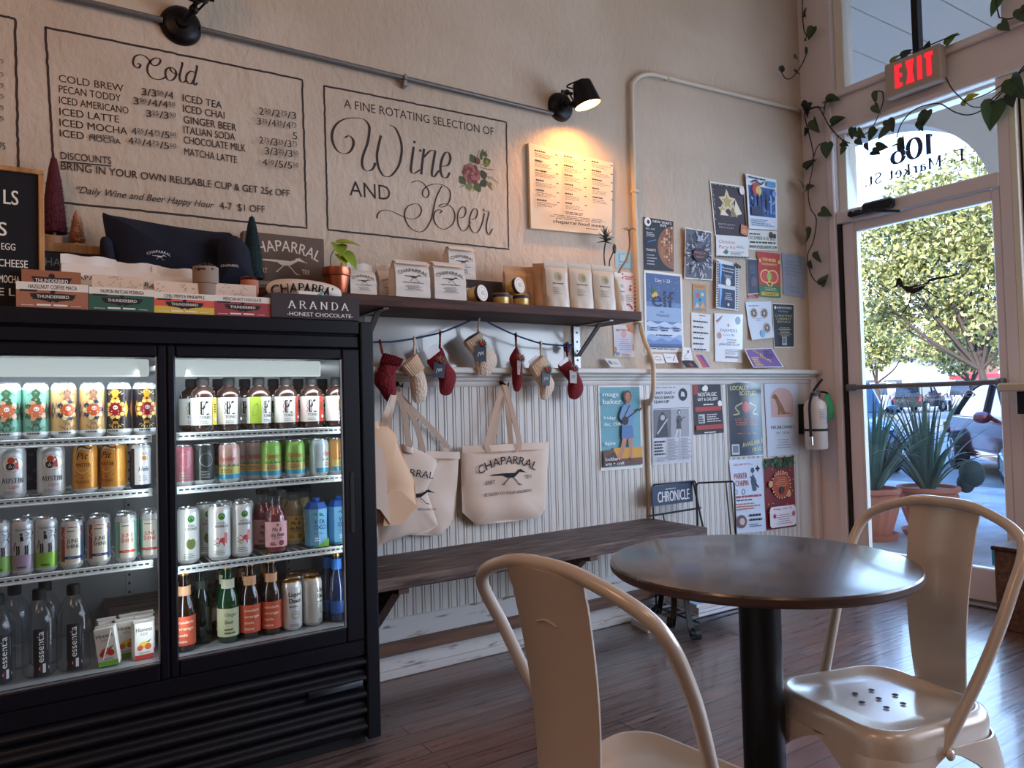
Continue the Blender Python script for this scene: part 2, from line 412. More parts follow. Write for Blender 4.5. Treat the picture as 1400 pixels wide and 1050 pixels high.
def flat(o, ud, vd, nd):
    o, ud, vd, nd = Vector(o), Vector(ud), Vector(vd), Vector(nd)
    return lambda u, v, h: o + ud * u + vd * v + nd * h
def cyl(r, z0=0.0, face=-PI / 2):
    """wrap on a cylinder about local z; u = 0 faces -y"""
    return lambda u, v, h: Vector(((r + h) * math.cos(face + u / r), (r + h) * math.sin(face + u / r), z0 + v))
BLACK = C(20, 18, 20); WHITE = C(238, 236, 230); INK = C(45, 25, 22)
# ---------------------------------------------------------------- materials
m = mat('plaster', C(206, 194, 176), .62)
vary(m, C(190, 171, 150), C(206, 189, 170), 1.3, (1, 1, 1.6))
def plaster_bump(m):
    n = m.node_tree; b = n.nodes['Principled BSDF']; tc = n.nodes.new('ShaderNodeTexCoord')
    a = n.nodes.new('ShaderNodeTexNoise'); a.inputs['Scale'].default_value = 34; a.inputs['Detail'].default_value = 5
    mp = n.nodes.new('ShaderNodeMapping'); mp.inputs['Scale'].default_value = (1.25, 1, .75)
    v = n.nodes.new('ShaderNodeTexNoise'); v.inputs['Scale'].default_value = 9; v.inputs['Detail'].default_value = 3; v.inputs['Distortion'].default_value = 1.4
    ad = n.nodes.new('ShaderNodeMath'); ad.operation = 'MULTIPLY_ADD'; ad.inputs[1].default_value = .8
    bp = n.nodes.new('ShaderNodeBump'); bp.inputs['Strength'].default_value = .75; bp.inputs['Distance'].default_value = .007
    n.links.new(tc.outputs['Object'], mp.inputs[0]); n.links.new(mp.outputs[0], a.inputs['Vector']); n.links.new(mp.outputs[0], v.inputs['Vector'])
    n.links.new(a.outputs[0], ad.inputs[0]); n.links.new(v.outputs[0], ad.inputs[2]); n.links.new(ad.outputs[0], bp.inputs['Height']); n.links.new(bp.outputs[0], b.inputs['Normal'])
plaster_bump(m)
m = mat('bead_paint', C(200, 196, 192), .42); vary(m, C(202, 197, 190), C(212, 208, 202), 3.0, (2, 1, .6), .3, .6); add_bump(m, 40, .25, .002)
m = mat('worn_white', C(200, 196, 190), .5); vary(m, C(128, 120, 112), C(204, 200, 196), 16, (.5, 1, 3), .30, .40, 8); add_bump(m, 30, .4, .003)
m = mat('panel_gloss', C(190, 186, 180), .16, coat=.4); add_bump(m, 3, .12, .01)
m = mat('frame_paint', C(226, 217, 219), .5); add_bump(m, 18, .2, .002, (1, 1, .3))
mat('pale_paint', C(226, 220, 205), .5)
m = mat('ceiling_paint', C(214, 206, 192), .7)
mat('room_paint', C(196, 178, 156), .7)
mat('dark_line', C(24, 20, 20), .7)
mat('conduit_paint', C(112, 108, 106), .35, .3)
mat('conduit_cream', C(205, 192, 172), .5)
m = mat('bench_wood', C(84, 66, 58), .58, spec=.35)
vary(m, C(58, 42, 38), C(128, 108, 98), 9, (.55, 6, 6), .38, .72, 9); add_bump(m, 22, .6, .002, (.4, 9, 9))
m = mat('shelf_wood', C(70, 44, 36), .62, spec=.3); vary(m, C(44, 24, 20), C(92, 56, 44), 8, (.5, 7, 7), .3, .7, 8); add_bump(m, 22, .4, .002, (.4, 9, 9))
m = mat('rail_wood', C(98, 66, 50), .5); vary(m, C(66, 42, 34), C(120, 84, 62), 7, (.5, 7, 7), .3, .7)
m = mat('table_wood', C(66, 54, 52), .26, spec=.75, coat=.3); vary(m, C(50, 38, 34), C(82, 67, 60), 7, (.8, 5, 5), .3, .7, 8); add_bump(m, 16, .1, .001, (.5, 8, 8))
mat('table_edge', C(70, 46, 38), .4)
mat('black_metal', C(14, 14, 20), .42, .3)
mat('sconce_black', C(26, 22, 24), .38, .6)
m = mat('chair_enamel', C(208, 193, 178), .3, .1, coat=.5, spec=.6); add_bump(m, 4, .06, .01)
mat('cooler_black', C(9, 10, 21), .36, spec=.35)
mat('cooler_inside', C(150, 154, 160), .35, .2)
mat('shelf_wire', C(225, 228, 228), .35)
mat('strip_clear', C(205, 212, 212), .2)
mat('cooler_lamp', C(150, 154, 154), .6, emit=C(214, 224, 222), es=.72)
mat('bulb', C(255, 220, 160), .4, emit=(1.0, .62, .22, 1), es=40)
mat('exit_red', C(230, 20, 30), .4, emit=(1.0, .03, .05, 1), es=.8)
mat('exit_case', C(176, 160, 148), .5)
mat('aluminium', C(208, 210, 212), .26, .9)
mat('gold_lid', C(196, 150, 70), .28, .9)
mat('chrome', C(200, 202, 206), .18, 1.0)
mat('steel_grey', C(150, 150, 152), .4, .7)
mat('copper', C(190, 104, 74), .28, .85)
mat('terracotta', C(186, 112, 84), .75)
mat('clay_grey', C(150, 132, 118), .8)
m = mat('oak', C(176, 126, 74), .5); vary(m, C(150, 100, 56), C(196, 146, 92), 9, (6, 6, .6))
m = mat('felt', C(22, 22, 28), .95); add_bump(m, 300, .3, .001, (0.02, 1, 1))
m = mat('canvas', C(222, 198, 180), .9); add_bump(m, 420, .35, .001); 
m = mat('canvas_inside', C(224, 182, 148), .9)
m = mat('knit_red', C(120, 24, 34), .95); add_bump(m, 130, .9, .004, (1, 1, .6), 'Voronoi')
m = mat('knit_cream', C(222, 200, 178), .95); add_bump(m, 130, .9, .004, (1, 1, .6), 'Voronoi')
mat('navy_cloth', C(15, 18, 36), .92); mat('rib_red', C(112, 22, 32), .95); mat('rib_cream', C(240, 222, 202), .95)
mat('blue_rope', C(44, 66, 108), .8)
m = mat('print_paper', attr=True, rough=.62); mat('print_gloss', attr=True, rough=.2, spec=.6, coat=.3)
mat('print_can', attr=True, rough=.3, metal=.25, spec=.6); mat('print_cloth', attr=True, rough=.9); mat('wall_ink', attr=True, rough=.6)
mat('plain', attr=True, rough=.5); mat('leaf', attr=True, rough=.45); mat('foliage', attr=True, rough=.7)
mat('brush_tree', attr=True, rough=.95)
mat('amber_glass', C(38, 16, 8), .06, spec=.8); mat('green_glass', C(14, 62, 34), .06, spec=.8); mat('dark_green_glass', C(16, 34, 26), .08, spec=.8)
mat('blue_glass', C(26, 44, 84), .08, spec=.8); mat('tea_liquid', C(56, 36, 30), .1, spec=.7); mat('pink_liquid', C(128, 44, 54), .1, spec=.7); mat('lemon_liquid', C(196, 176, 130), .1, spec=.7)
glassy('clear_plastic', (.93, .95, .96, 1), boost=1.3, rough=.04); glassy('pane', (.96, .98, 1, 1), boost=.55); glassy('cooler_glass', (.93, .95, .96, 1), boost=.7)
mat('rubber', C(16, 16, 18), .7); mat('white_enamel', C(222, 214, 206), .3, coat=.3)
mat('car_glass', C(34, 44, 60), .05, spec=1.0)
m = mat('concrete', C(168, 164, 158), .85); vary(m, C(150, 146, 140), C(184, 180, 174), 2.5)
m = mat('asphalt', C(150, 146, 140), .9); vary(m, C(136, 132, 126), C(160, 157, 150), 1.2)
mat('brick_wall', C(186, 110, 92), .85)
mat('porch_paint', C(232, 222, 208), .7)

# wooden strip floor: boards run along x, worn reddish to grey
def floor_mat():
    m = mat('floor_boards', C(96, 64, 52), .34, spec=.6, coat=.45); n = m.node_tree; b = n.nodes['Principled BSDF']
    tc = n.nodes.new('ShaderNodeTexCoord')
    br = n.nodes.new('ShaderNodeTexBrick'); br.inputs['Scale'].default_value = 1; br.inputs['Brick Width'].default_value = 1.7; br.inputs['Row Height'].default_value = .083
    br.inputs['Mortar Size'].default_value = .0022; br.inputs['Color1'].default_value = (0, 0, 0, 1); br.inputs['Color2'].default_value = (1, 1, 1, 1); br.inputs['Mortar'].default_value = (.5, .5, .5, 1); br.offset = .37
    n.links.new(tc.outputs['Object'], br.inputs['Vector'])
    mp = n.nodes.new('ShaderNodeMapping'); mp.inputs['Scale'].default_value = (.9, 9, 1)
    gr = n.nodes.new('ShaderNodeTexNoise'); gr.inputs['Scale'].default_value = 6; gr.inputs['Detail'].default_value = 9
    n.links.new(tc.outputs['Object'], mp.inputs[0]); n.links.new(mp.outputs[0], gr.inputs['Vector'])
    we = n.nodes.new('ShaderNodeTexNoise'); we.inputs['Scale'].default_value = 1.1; we.inputs['Detail'].default_value = 4; n.links.new(tc.outputs['Object'], we.inputs['Vector'])
    def mix(a, c, f, kind='MIX'):
        x = n.nodes.new('ShaderNodeMix'); x.data_type = 'RGBA'; x.blend_type = kind
        for q, i in ((f, 0), (a, 6), (c, 7)):
            if hasattr(q, 'links'): n.links.new(q, x.inputs[i])
            elif i == 0: x.inputs[0].default_value = q
            else: x.inputs[i].default_value = q
        return x.outputs[2]
    r1 = n.nodes.new('ShaderNodeValToRGB'); r1.color_ramp.elements[0].position = .32; r1.color_ramp.elements[1].position = .7
    r1.color_ramp.elements[0].color = C(70, 58, 56); r1.color_ramp.elements[1].color = C(130, 112, 106); n.links.new(gr.outputs[0], r1.inputs[0])
    r2 = n.nodes.new('ShaderNodeValToRGB'); r2.color_ramp.elements[0].position = .5; r2.color_ramp.elements[1].position = .68; n.links.new(we.outputs[0], r2.inputs[0])
    c1 = mix(r1.outputs[0], C(122, 76, 56), r2.outputs[0])
    sh = n.nodes.new('ShaderNodeMapRange'); sh.inputs['To Min'].default_value = .0; sh.inputs['To Max'].default_value = .35; n.links.new(br.outputs['Color'], sh.inputs[0])
    c2 = mix(c1, C(70, 58, 54), sh.outputs[0])
    c3 = mix(c2, C(16, 11, 10), br.outputs['Fac'])
    n.links.new(c3, b.inputs['Base Color'])
    bp = n.nodes.new('ShaderNodeBump'); bp.inputs['Strength'].default_value = .5; bp.inputs['Distance'].default_value = .003
    ad = n.nodes.new('ShaderNodeMath'); ad.operation = 'MULTIPLY_ADD'; ad.inputs[1].default_value = -2.0; n.links.new(br.outputs['Fac'], ad.inputs[0]); n.links.new(gr.outputs[0], ad.inputs[2])
    n.links.new(ad.outputs[0], bp.inputs['Height']); n.links.new(bp.outputs[0], b.inputs['Normal'])
    rr = n.nodes.new('ShaderNodeMapRange'); rr.inputs['To Min'].default_value = .2; rr.inputs['To Max'].default_value = .42; n.links.new(gr.outputs[0], rr.inputs[0]); n.links.new(rr.outputs[0], b.inputs['Roughness'])
floor_mat()

# ---------------------------------------------------------------- the room
X0, Y0 = -3.6, -4.6
def slabs(name, mats, *boxes, bev=0.0, parent=None):
    b = MB()
    for q in boxes: b.box(q[0], q[1], bev, mi=q[2] if len(q) > 2 else 0)
    return b.build(name, mats, parent, smooth=30)
struct(slabs('floor', 'floor_boards', ((X0, Y0, -.06), (XC + .18, D, 0))))
struct(slabs('ceiling', 'ceiling_paint', ((X0, Y0, CEIL), (XC + .18, D + .2, CEIL + .1))))
struct(slabs('wall_left', 'plaster', ((X0, D, -.06), (XC + .18, D + .2, CEIL))))
struct(slabs('wall_back', 'room_paint', ((X0 - .1, Y0, -.06), (X0, D + .2, CEIL))))
struct(slabs('wall_front', 'room_paint', ((X0, Y0 - .1, -.06), (XC + .18, Y0, CEIL))))
# wall with the door and windows
struct(slabs('wall_right', 'frame_paint', ((XC, 2.655, -.06), (XC + .16, D, CEIL)), ((XC, Y0, 2.70), (XC + .16, 2.655, 2.955)), ((XC, Y0, 3.95), (XC + .16, 2.655, CEIL)),
    ((XC, 1.70, -.06), (XC + .16, 1.752, 2.70)), ((XC, .9, 2.955), (XC + .16, 1.71, 3.95)), ((XC, Y0, -.06), (XC + .16, -2.9, 2.70)), ((XC + .02, -2.9, -.06), (XC + .14, 1.70, .45))))
struct(slabs('trim_header', 'frame_paint', ((XC - .03, 1.5, 2.915), (XC, 2.66, 2.955)), ((XC - .018, 1.5, 2.70), (XC, 2.66, 2.735)), ((XC - .022, 2.655, 0), (XC, 2.70, 2.955)), bev=.006))
struct(slabs('trim_corner', 'frame_paint', ((4.075, D - .045, 0), (XC, D, 1.235)), bev=.01))
# beadboard wainscot
b = MB(); prof = []; x = -.7; T = D - .014
while x < 3.95:
    prof += [(x, T), (x + .0245, T), (x + .0262, T + .004), (x + .0275, T + .004), (x + .029, T), (x + .0335, T - .0012), (x + .038, T), (x + .0392, T + .004), (x + .0405, T + .004)]; x += .042
prof.append((x, T)); prof.append((4.08, T))
n = len(prof); b.add([(p[0], p[1], z) for z in (.235, 1.20) for p in prof], [(i, i + 1, n + i + 1, n + i) for i in range(n - 1)])
struct(b.build('wall_wainscot', 'bead_paint', smooth=20))
# ledge that caps the wainscot
pf = [(D, 1.19), (D - .02, 1.19), (D - .024, 1.2), (D - .024, 1.212), (D - .034, 1.216), (D - .036, 1.228), (D - .05, 1.234), (D - .052, 1.244), (D - .075, 1.247), (D - .078, 1.252), (D - .078, 1.268), (D - .075, 1.272), (D, 1.272)]
b = MB(); n = len(pf); b.add([(x, p[0], p[1]) for x in (-.7, XC - .005) for p in pf], [(i, n + i, n + (i + 1) % n, (i + 1) % n) for i in range(n)] + [list(range(n)), list(range(2 * n - 1, n - 1, -1))])
struct(b.build('trim_ledge', 'bead_paint', smooth=25))
struct(slabs('trim_panel', 'panel_gloss', ((.9, D - .006, 1.274), (2.175, D, 1.482))))
struct(slabs('baseboard_left', 'worn_white', ((-.7, D - .022, .0), (4.08, D, .236)), ((-.7, D - .042, .0), (4.08, D - .022, .034)), bev=.004))
# upper window, address window
def pane_obj(name, parent, y0, y1, z0, z1, x): return slabs(name, 'pane', ((x, y0, z0), (x + .006, y1, z1)), parent=parent)
wn = struct(thing('window_1', None, None, (XC, 2.2, 2.955)))
wn.location = (0, 0, 0)
slabs('window_frame', 'pale_paint', ((XC + .04, 2.595, 2.955), (XC + .14, 2.655, 3.95)), ((XC + .05, 1.71, 2.955), (XC + .14, 2.6, 2.975)), ((XC + .05, 1.71, 3.9), (XC + .14, 2.6, 3.95)), parent=wn, bev=.004)
slabs('mullion', 'black_metal', ((XC + .06, 2.155, 2.97), (XC + .11, 2.19, 3.95)), parent=wn)
pane_obj('pane', wn, 1.71, 2.6, 2.97, 3.95, XC + .08)
w2 = struct(thing('window_2', None, None))
slabs('window_frame', 'pale_paint', ((XC + .03, 2.60, 2.224), (XC + .14, 2.655, 2.70)), ((XC + .05, 1.752, 2.685), (XC + .14, 2.61, 2.70)), parent=w2, bev=.003)
slabs('transom_bar', 'frame_paint', ((XC - .012, 1.752, 2.15), (XC + .14, 2.655, 2.224)), parent=w2, bev=.006)
pane_obj('pane', w2, 1.752, 2.61, 2.224, 2.69, XC + .07)
GX = XC + .068
a = Art(flat((GX, 0, 0), (0, 1, 0), (0, 0, 1), (-1, 0, 0)))
p = XW(1247, 218, GX); q = XW(1248, 236, GX); NAVY = C(58, 66, 92)
p0, p1 = XW(1216, 215, GX), XW(1277, 190, GX)
a.serif('106', (p0.y + p1.y) / 2, 2.437, .115, NAVY, thick=.24, thin=.07, wd=abs(p0.y - p1.y))
p0, p1 = XW(1181, 250, GX), XW(1318, 206, GX)
a.serif('E. Market St.', (p0.y + p1.y) / 2, 2.352, .062, NAVY, thick=.2, thin=.08, wd=abs(p0.y - p1.y))
a.mb.build('lettering', 'print_paper', w2)
# street door
dr = struct(thing('door_1', None, None)); DX = XC + .01
slabs('door_frame', 'frame_paint', ((DX, 2.549, .02), (DX + .05, 2.632, 2.145)), ((DX, 1.755, .02), (DX + .05, 1.80, 2.145)), ((DX, 1.80, 2.086), (DX + .05, 2.549, 2.145)), ((DX, 1.80, .02), (DX + .05, 2.549, .195)), parent=dr, bev=.006)
slabs('glazing_bead', 'pale_paint', ((DX - .004, 2.535, .195), (DX + .03, 2.549, 2.086)), parent=dr)
slabs('jamb', 'dark_line', ((XC, 2.633, 0), (XC + .12, 2.656, 2.15)), parent=dr)
slabs('threshold', 'steel_grey', ((XC - .05, 1.75, 0), (XC + .15, 2.655, .018)), parent=dr, bev=.005)
pane_obj('pane', dr, 1.80, 2.54, .195, 2.086, DX + .02)
b = MB(); b.box((DX - .075, 1.775, 1.142), (DX - .05, 2.60, 1.168), .006); b.box((DX - .06, 1.765, 1.135), (DX, 1.795, 1.175), .005); b.box((DX - .06, 2.575, 1.135), (DX, 2.61, 1.175), .005); b.build('push_bar', 'conduit_paint', dr)
b = MB(); b.box((XC - .065, 2.28, 2.165), (XC - .012, 2.46, 2.225), .012); b.tube([(XC - .05, 2.53, 2.17), (XC - .085, 2.40, 2.165), (XC - .05, 2.24, 2.13)], .008, 6); b.ball((XC - .05, 2.53, 2.18), .02); b.box((XC - .05, 2.47, 2.17), (XC - .015, 2.56, 2.2), .008); b.build('door_closer', 'black_metal', dr)
a = Art(flat((DX + .019, 0, 0), (0, -1, 0), (0, 0, 1), (-1, 0, 0)))
q0, q1 = XW(1213, 402), XW(1305, 387)
def bird(u, v, w_, col):        # crested long-tailed bird running left, tail to the right
    def T(p): return [(u + a_ * w_, v + b_ * 1.45 * w_) for a_, b_ in p]
    a.poly(T([(0, .06), (.1, .09), (.11, .15), (.17, .165), (.2, .12), (.22, .07), (.3, .055), (.5, .06), (.62, .075), (.97, .09), (1, .105), (.7, .105), (.6, .1), (.56, .04), (.48, -.01), (.36, -.03), (.26, .0), (.18, .06), (.12, .07)]), col)
    a.line(T([(.33, 0), (.31, -.1), (.28, -.14), (.18, -.22), (.15, -.25)]), .018 * w_, col); a.line(T([(.5, .02), (.6, -.03), (.66, -.08), (.72, -.1)]), .016 * w_, col)
    a.disc(u + .14 * w_, v + .11 * w_, .014 * w_, WHITE, 8, rings=1); a.line(T([(.36, .03), (.56, .05)]), .012 * w_, WHITE)
bird(-q0.y, q0.z, abs(q0.y - q1.y), BLACK)
a.mb.build('bird_decal', 'print_paper', dr)
a = Art(flat((DX + .019, 0, 0), (0, 1, 0), (0, 0, 1), (-1, 0, 0)))
p0, p1 = XW(1224, 545), XW(1330, 540); a.text('OPEN DAILY', (p0.y + p1.y) / 2, 1.083, .022, C(225, 228, 232), wd=abs(p0.y - p1.y), bold=.01)
a.mb.build('hours_lettering', 'print_paper', dr)
a = Art(flat((DX + .018, 0, 0), (0, -1, 0), (0, 0, 1), (-1, 0, 0)))
p0, p1 = XW(1352, 752), XW(1375, 777); a.rect(-p0.y, p1.z, -p1.y, p0.z, C(40, 150, 196)); cu, cv = -(p0.y + p1.y) / 2, (p0.z + p1.z) / 2
a.ring(cu, cv, .024, .004, C(170, 215, 235)); a.disc(cu, cv, .012, C(120, 190, 220)); a.rows(-p0.y + .008, p1.z + .004, -p1.y - .008, p1.z + .014, 2, C(190, 225, 238))
a.mb.build('sticker', 'print_paper', dr)
# window strip right of the door and the shop window beyond the frame
w3 = struct(thing('window_3', None, None))
slabs('window_frame', 'pale_paint', ((XC + .0, 1.668, .45), (XC + .14, 1.70, 2.70)), ((XC + .03, 1.632, .45), (XC + .14, 1.655, 2.70)), ((XC + .03, Y0 + 1.7, 2.66), (XC + .14, 1.64, 2.70)), ((XC + .03, -1.0, .45), (XC + .14, -.94, 2.70)), parent=w3, bev=.003)
slabs('gasket', 'dark_line', ((XC + .04, 1.655, .45), (XC + .12, 1.668, 2.70)), parent=w3)
pane_obj('pane', w3, -2.9, 1.64, .45, 2.68, XC + .08)

# ---------------------------------------------------------------- outside
struct(slabs('ground_sidewalk', 'concrete', ((XC + .16, -14, -.14), (9.55, 30, -.02))))
struct(slabs('ground_street', 'asphalt', ((9.55, -40, -.3), (170, 140, -.1))))
b = MB()                    # flagstone joints
rd = random.Random(3)
for i in range(6):
    xx = XC + .5 + i * .85; pts = [(xx + rd.uniform(-.12, .12), .5 + j * .6, -.0195) for j in range(16)]
    for j in range(15):
        p, q = Vector(pts[j]), Vector(pts[j + 1]); d = (q - p).normalized(); s_ = Vector((-d.y, d.x, 0)) * .009; b.add([p - s_, q - s_, q + s_, p + s_], [(0, 1, 2, 3)])
        if rd.random() < .75:
            q = p + Vector((.85 + rd.uniform(-.15, .15), rd.uniform(-.3, .3), 0)); d = (q - p).normalized(); s_ = Vector((-d.y, d.x, 0)) * .008; b.add([p - s_, q - s_, q + s_, p + s_], [(0, 1, 2, 3)])
struct(b.build('ground_joints', 'conduit_paint', smooth=None))
# porch: arcade wall with round-headed openings, boarded ceiling, the building over it
b = MB()
def arch_wall(ya, yb, top, cy_, ra, spring, rise):      # wall from ya to yb pierced by one arch
    poly = [(ya, -.02), (cy_ - ra, -.02)] + [(cy_ - ra * math.cos(PI * i / 28), spring + rise * math.sin(PI * i / 28)) for i in range(29)] + [(cy_ + ra, -.02), (yb, -.02), (yb, top), (ya, top)]
    b.prism(poly, 0, .32, lambda u, v, h: Vector((6.5 + h, u, v)))
arch_wall(2.55, 5.35, 4.5, 3.95, 1.13, 2.72, .85)
for yc in (6.75, 1.15, -1.65, -4.45): arch_wall(yc - 1.4, yc + 1.4, 4.5, yc, 1.13, 2.72, .85)
struct(b.build('wall_arcade', 'porch_paint', smooth=30))
b = MB()
for i in range(36): b.box((XC + .16, -5 + i * .38, 3.86), (6.5, -5 + i * .38 + .372, 3.90), .006)
struct(b.build('ceiling_porch', 'porch_paint', smooth=None))
struct(slabs('wall_facade', 'porch_paint', ((XC + .16, -16, 4.5), (6.82, 34, 9.6)), ((X0, D + .2, 0), (XC + .16, 34, 9.6)), ((X0, -16, CEIL + .1), (XC + .16, D + .2, 9.6))))

def leafmass(b, c, r, n, cols, size, rd, squash=.8, fill=.55):
    for _ in range(n):
        d = Vector((rd.gauss(0, 1), rd.gauss(0, 1), rd.gauss(0, 1))).normalized(); k = r * (fill + (1 - fill) * rd.random())
        p = Vector(c) + Vector((d.x * k, d.y * k, d.z * k * squash))
        u = Vector((rd.gauss(0, 1), rd.gauss(0, 1), rd.gauss(0, 1))).normalized(); v = u.orthogonal().normalized(); v.rotate(Matrix.Rotation(rd.random() * 6.28, 3, u)); w_ = u.cross(v); s_ = size * rd.uniform(.6, 1.3)
        b.add([p - v * s_, p + w_ * s_ * .5, p + v * s_, p - w_ * s_ * .5], [(0, 1, 2, 3)], rd.choice(cols))
def tree(label, base, crown, rtrunk, seed, cols, size):
    rd = random.Random(seed); t = thing('shade_tree', label, 'tree', base); base = Vector(base)
    b = MB(); cs = [(Vector(c) - base, r, n) for c, r, n in crown]; fork = Vector((.1, .1, min(c[0].z for c in cs) * .55))
    b.tube(spline([(0, 0, 0), (.05, -.05, fork.z * .5), fork], 5), [rtrunk * (1.25 - .4 * i / 10) for i in range(11)], 8)
    for c, r, n in cs:
        mid = fork.lerp(c, .5) + Vector((rd.uniform(-.3, .3), rd.uniform(-.3, .3), -.2)); b.tube(spline([fork, mid, c], 4), [rtrunk * (.6 - .06 * i) for i in range(9)], 6)
        for _ in range(4): b.tube([mid.lerp(c, rd.random()), c + Vector((rd.gauss(0, .5), rd.gauss(0, .5), rd.gauss(0, .4))) * r], rtrunk * .12, 4)
    b.build('trunk', mat('bark' + str(seed), C(78, 66, 58), .9), t)
    f = MB()
    for c, r, n in cs: leafmass(f, c, r, int(n * 1.9), cols, size, rd)
    f.build('leaf_crown', 'foliage', t, smooth=None)
YG = [C(164, 160, 90), C(190, 184, 116), C(138, 142, 78), C(206, 200, 140), C(116, 122, 72), C(154, 156, 96)]
def at(px, py, x): return XW(px, py, x)
g = at(1346, 552, 30); g.z = -.1
cr = [(at(px, py, 30 + dx), r, n) for px, py, r, n, dx in [(1215, 340, 1.9, 900, 0), (1265, 320, 2.0, 1000, 1), (1325, 300, 2.1, 1000, 0), (1375, 330, 2.0, 700, 1), (1195, 395, 1.5, 600, -1), (1245, 395, 1.8, 800, 1), (1305, 365, 2.0, 900, 0),
      (1350, 400, 1.8, 700, 1), (1220, 440, .9, 240, 0), (1300, 430, 1.2, 320, 1), (1375, 440, 1.4, 320, 0), (1330, 250, 1.8, 500, 1), (1255, 275, 1.5, 450, 0), (1392, 260, 2.0, 500, 0)]]
tree('large yellow-green oak filling the door glass above the cars', g, cr, .15, 11, YG, .13)
g = at(1200, 551, 46); g.z = -.1
tree('smaller green tree low in the door glass before the white building', g, [(at(px, py, 46), r, n) for px, py, r, n in [(1190, 465, 1.7, 500), (1215, 455, 1.8, 500), (1238, 470, 1.5, 400), (1196, 490, 1.2, 260), (1180, 445, 1.4, 300)]], .13, 12, YG[:3] + [C(96, 108, 52)], .15)
g = at(1330, 550, 42); g.z = -.1
tree('olive-green tree low at the right of the door glass, above the red roof', g, [(at(px, py, 42), r, n) for px, py, r, n in [(1285, 470, 1.7, 500), (1315, 455, 1.9, 500), (1345, 470, 1.9, 600), (1310, 490, 1.3, 300), (1365, 455, 1.8, 400)]], .13, 13, YG, .15)
# buildings over the street
def house(name, label, px0, px1, ytop, ybot, x, depth, wall, roofcol, wins, stripes=None):
    p0, p1 = at(px0, ytop, x), at(px1, ytop, x); z1 = (p0.z + p1.z) / 2; t = thing(name, label, 'building', (x, (p0.y + p1.y) / 2, -.1)); hw = abs(p0.y - p1.y) / 2; hh = z1 + .1
    b = MB(); b.box((0, -hw, 0), (depth, hw, hh)); b.build('wall', wall, t)
    b = MB(); b.box((-.4, -hw - .3, hh), (depth + .3, hw + .3, hh + .35)); b.build('roof', roofcol, t)
    for u0, u1, v0, v1 in wins:
        b = MB(); b.box((-.06, hw - 2 * hw * u1, hh * v0), (.06, hw - 2 * hw * u0, hh * v1)); b.build('window', 'car_glass', t)
mat('white_wall', C(226, 224, 220), .8); mat('slate', C(96, 98, 104), .8); mat('red_roof', C(170, 52, 62), .7)
house('office_building', 'low white flat-roofed building far across the street at left of the door glass', 1120, 1246, 496, 540, 66, 9, 'white_wall', 'slate', [(.1, .3, .2, .5), (.4, .62, .1, .62), (.72, .9, .2, .6)])
house('brick_building', 'two-storey pinkish brick building with tall windows far across the street', 1246, 1312, 470, 540, 90, 9, 'brick_wall', 'brick_wall', [(.1 + .2 * i, .22 + .2 * i, .12 + .45 * j, .45 + .45 * j) for i in range(4) for j in range(2)])
house('red_roofed_building', 'small building with a red roof behind the parked pickup', 1306, 1400, 517, 540, 68, 8, 'white_wall', 'red_roof', [(.2, .4, .2, .7)])

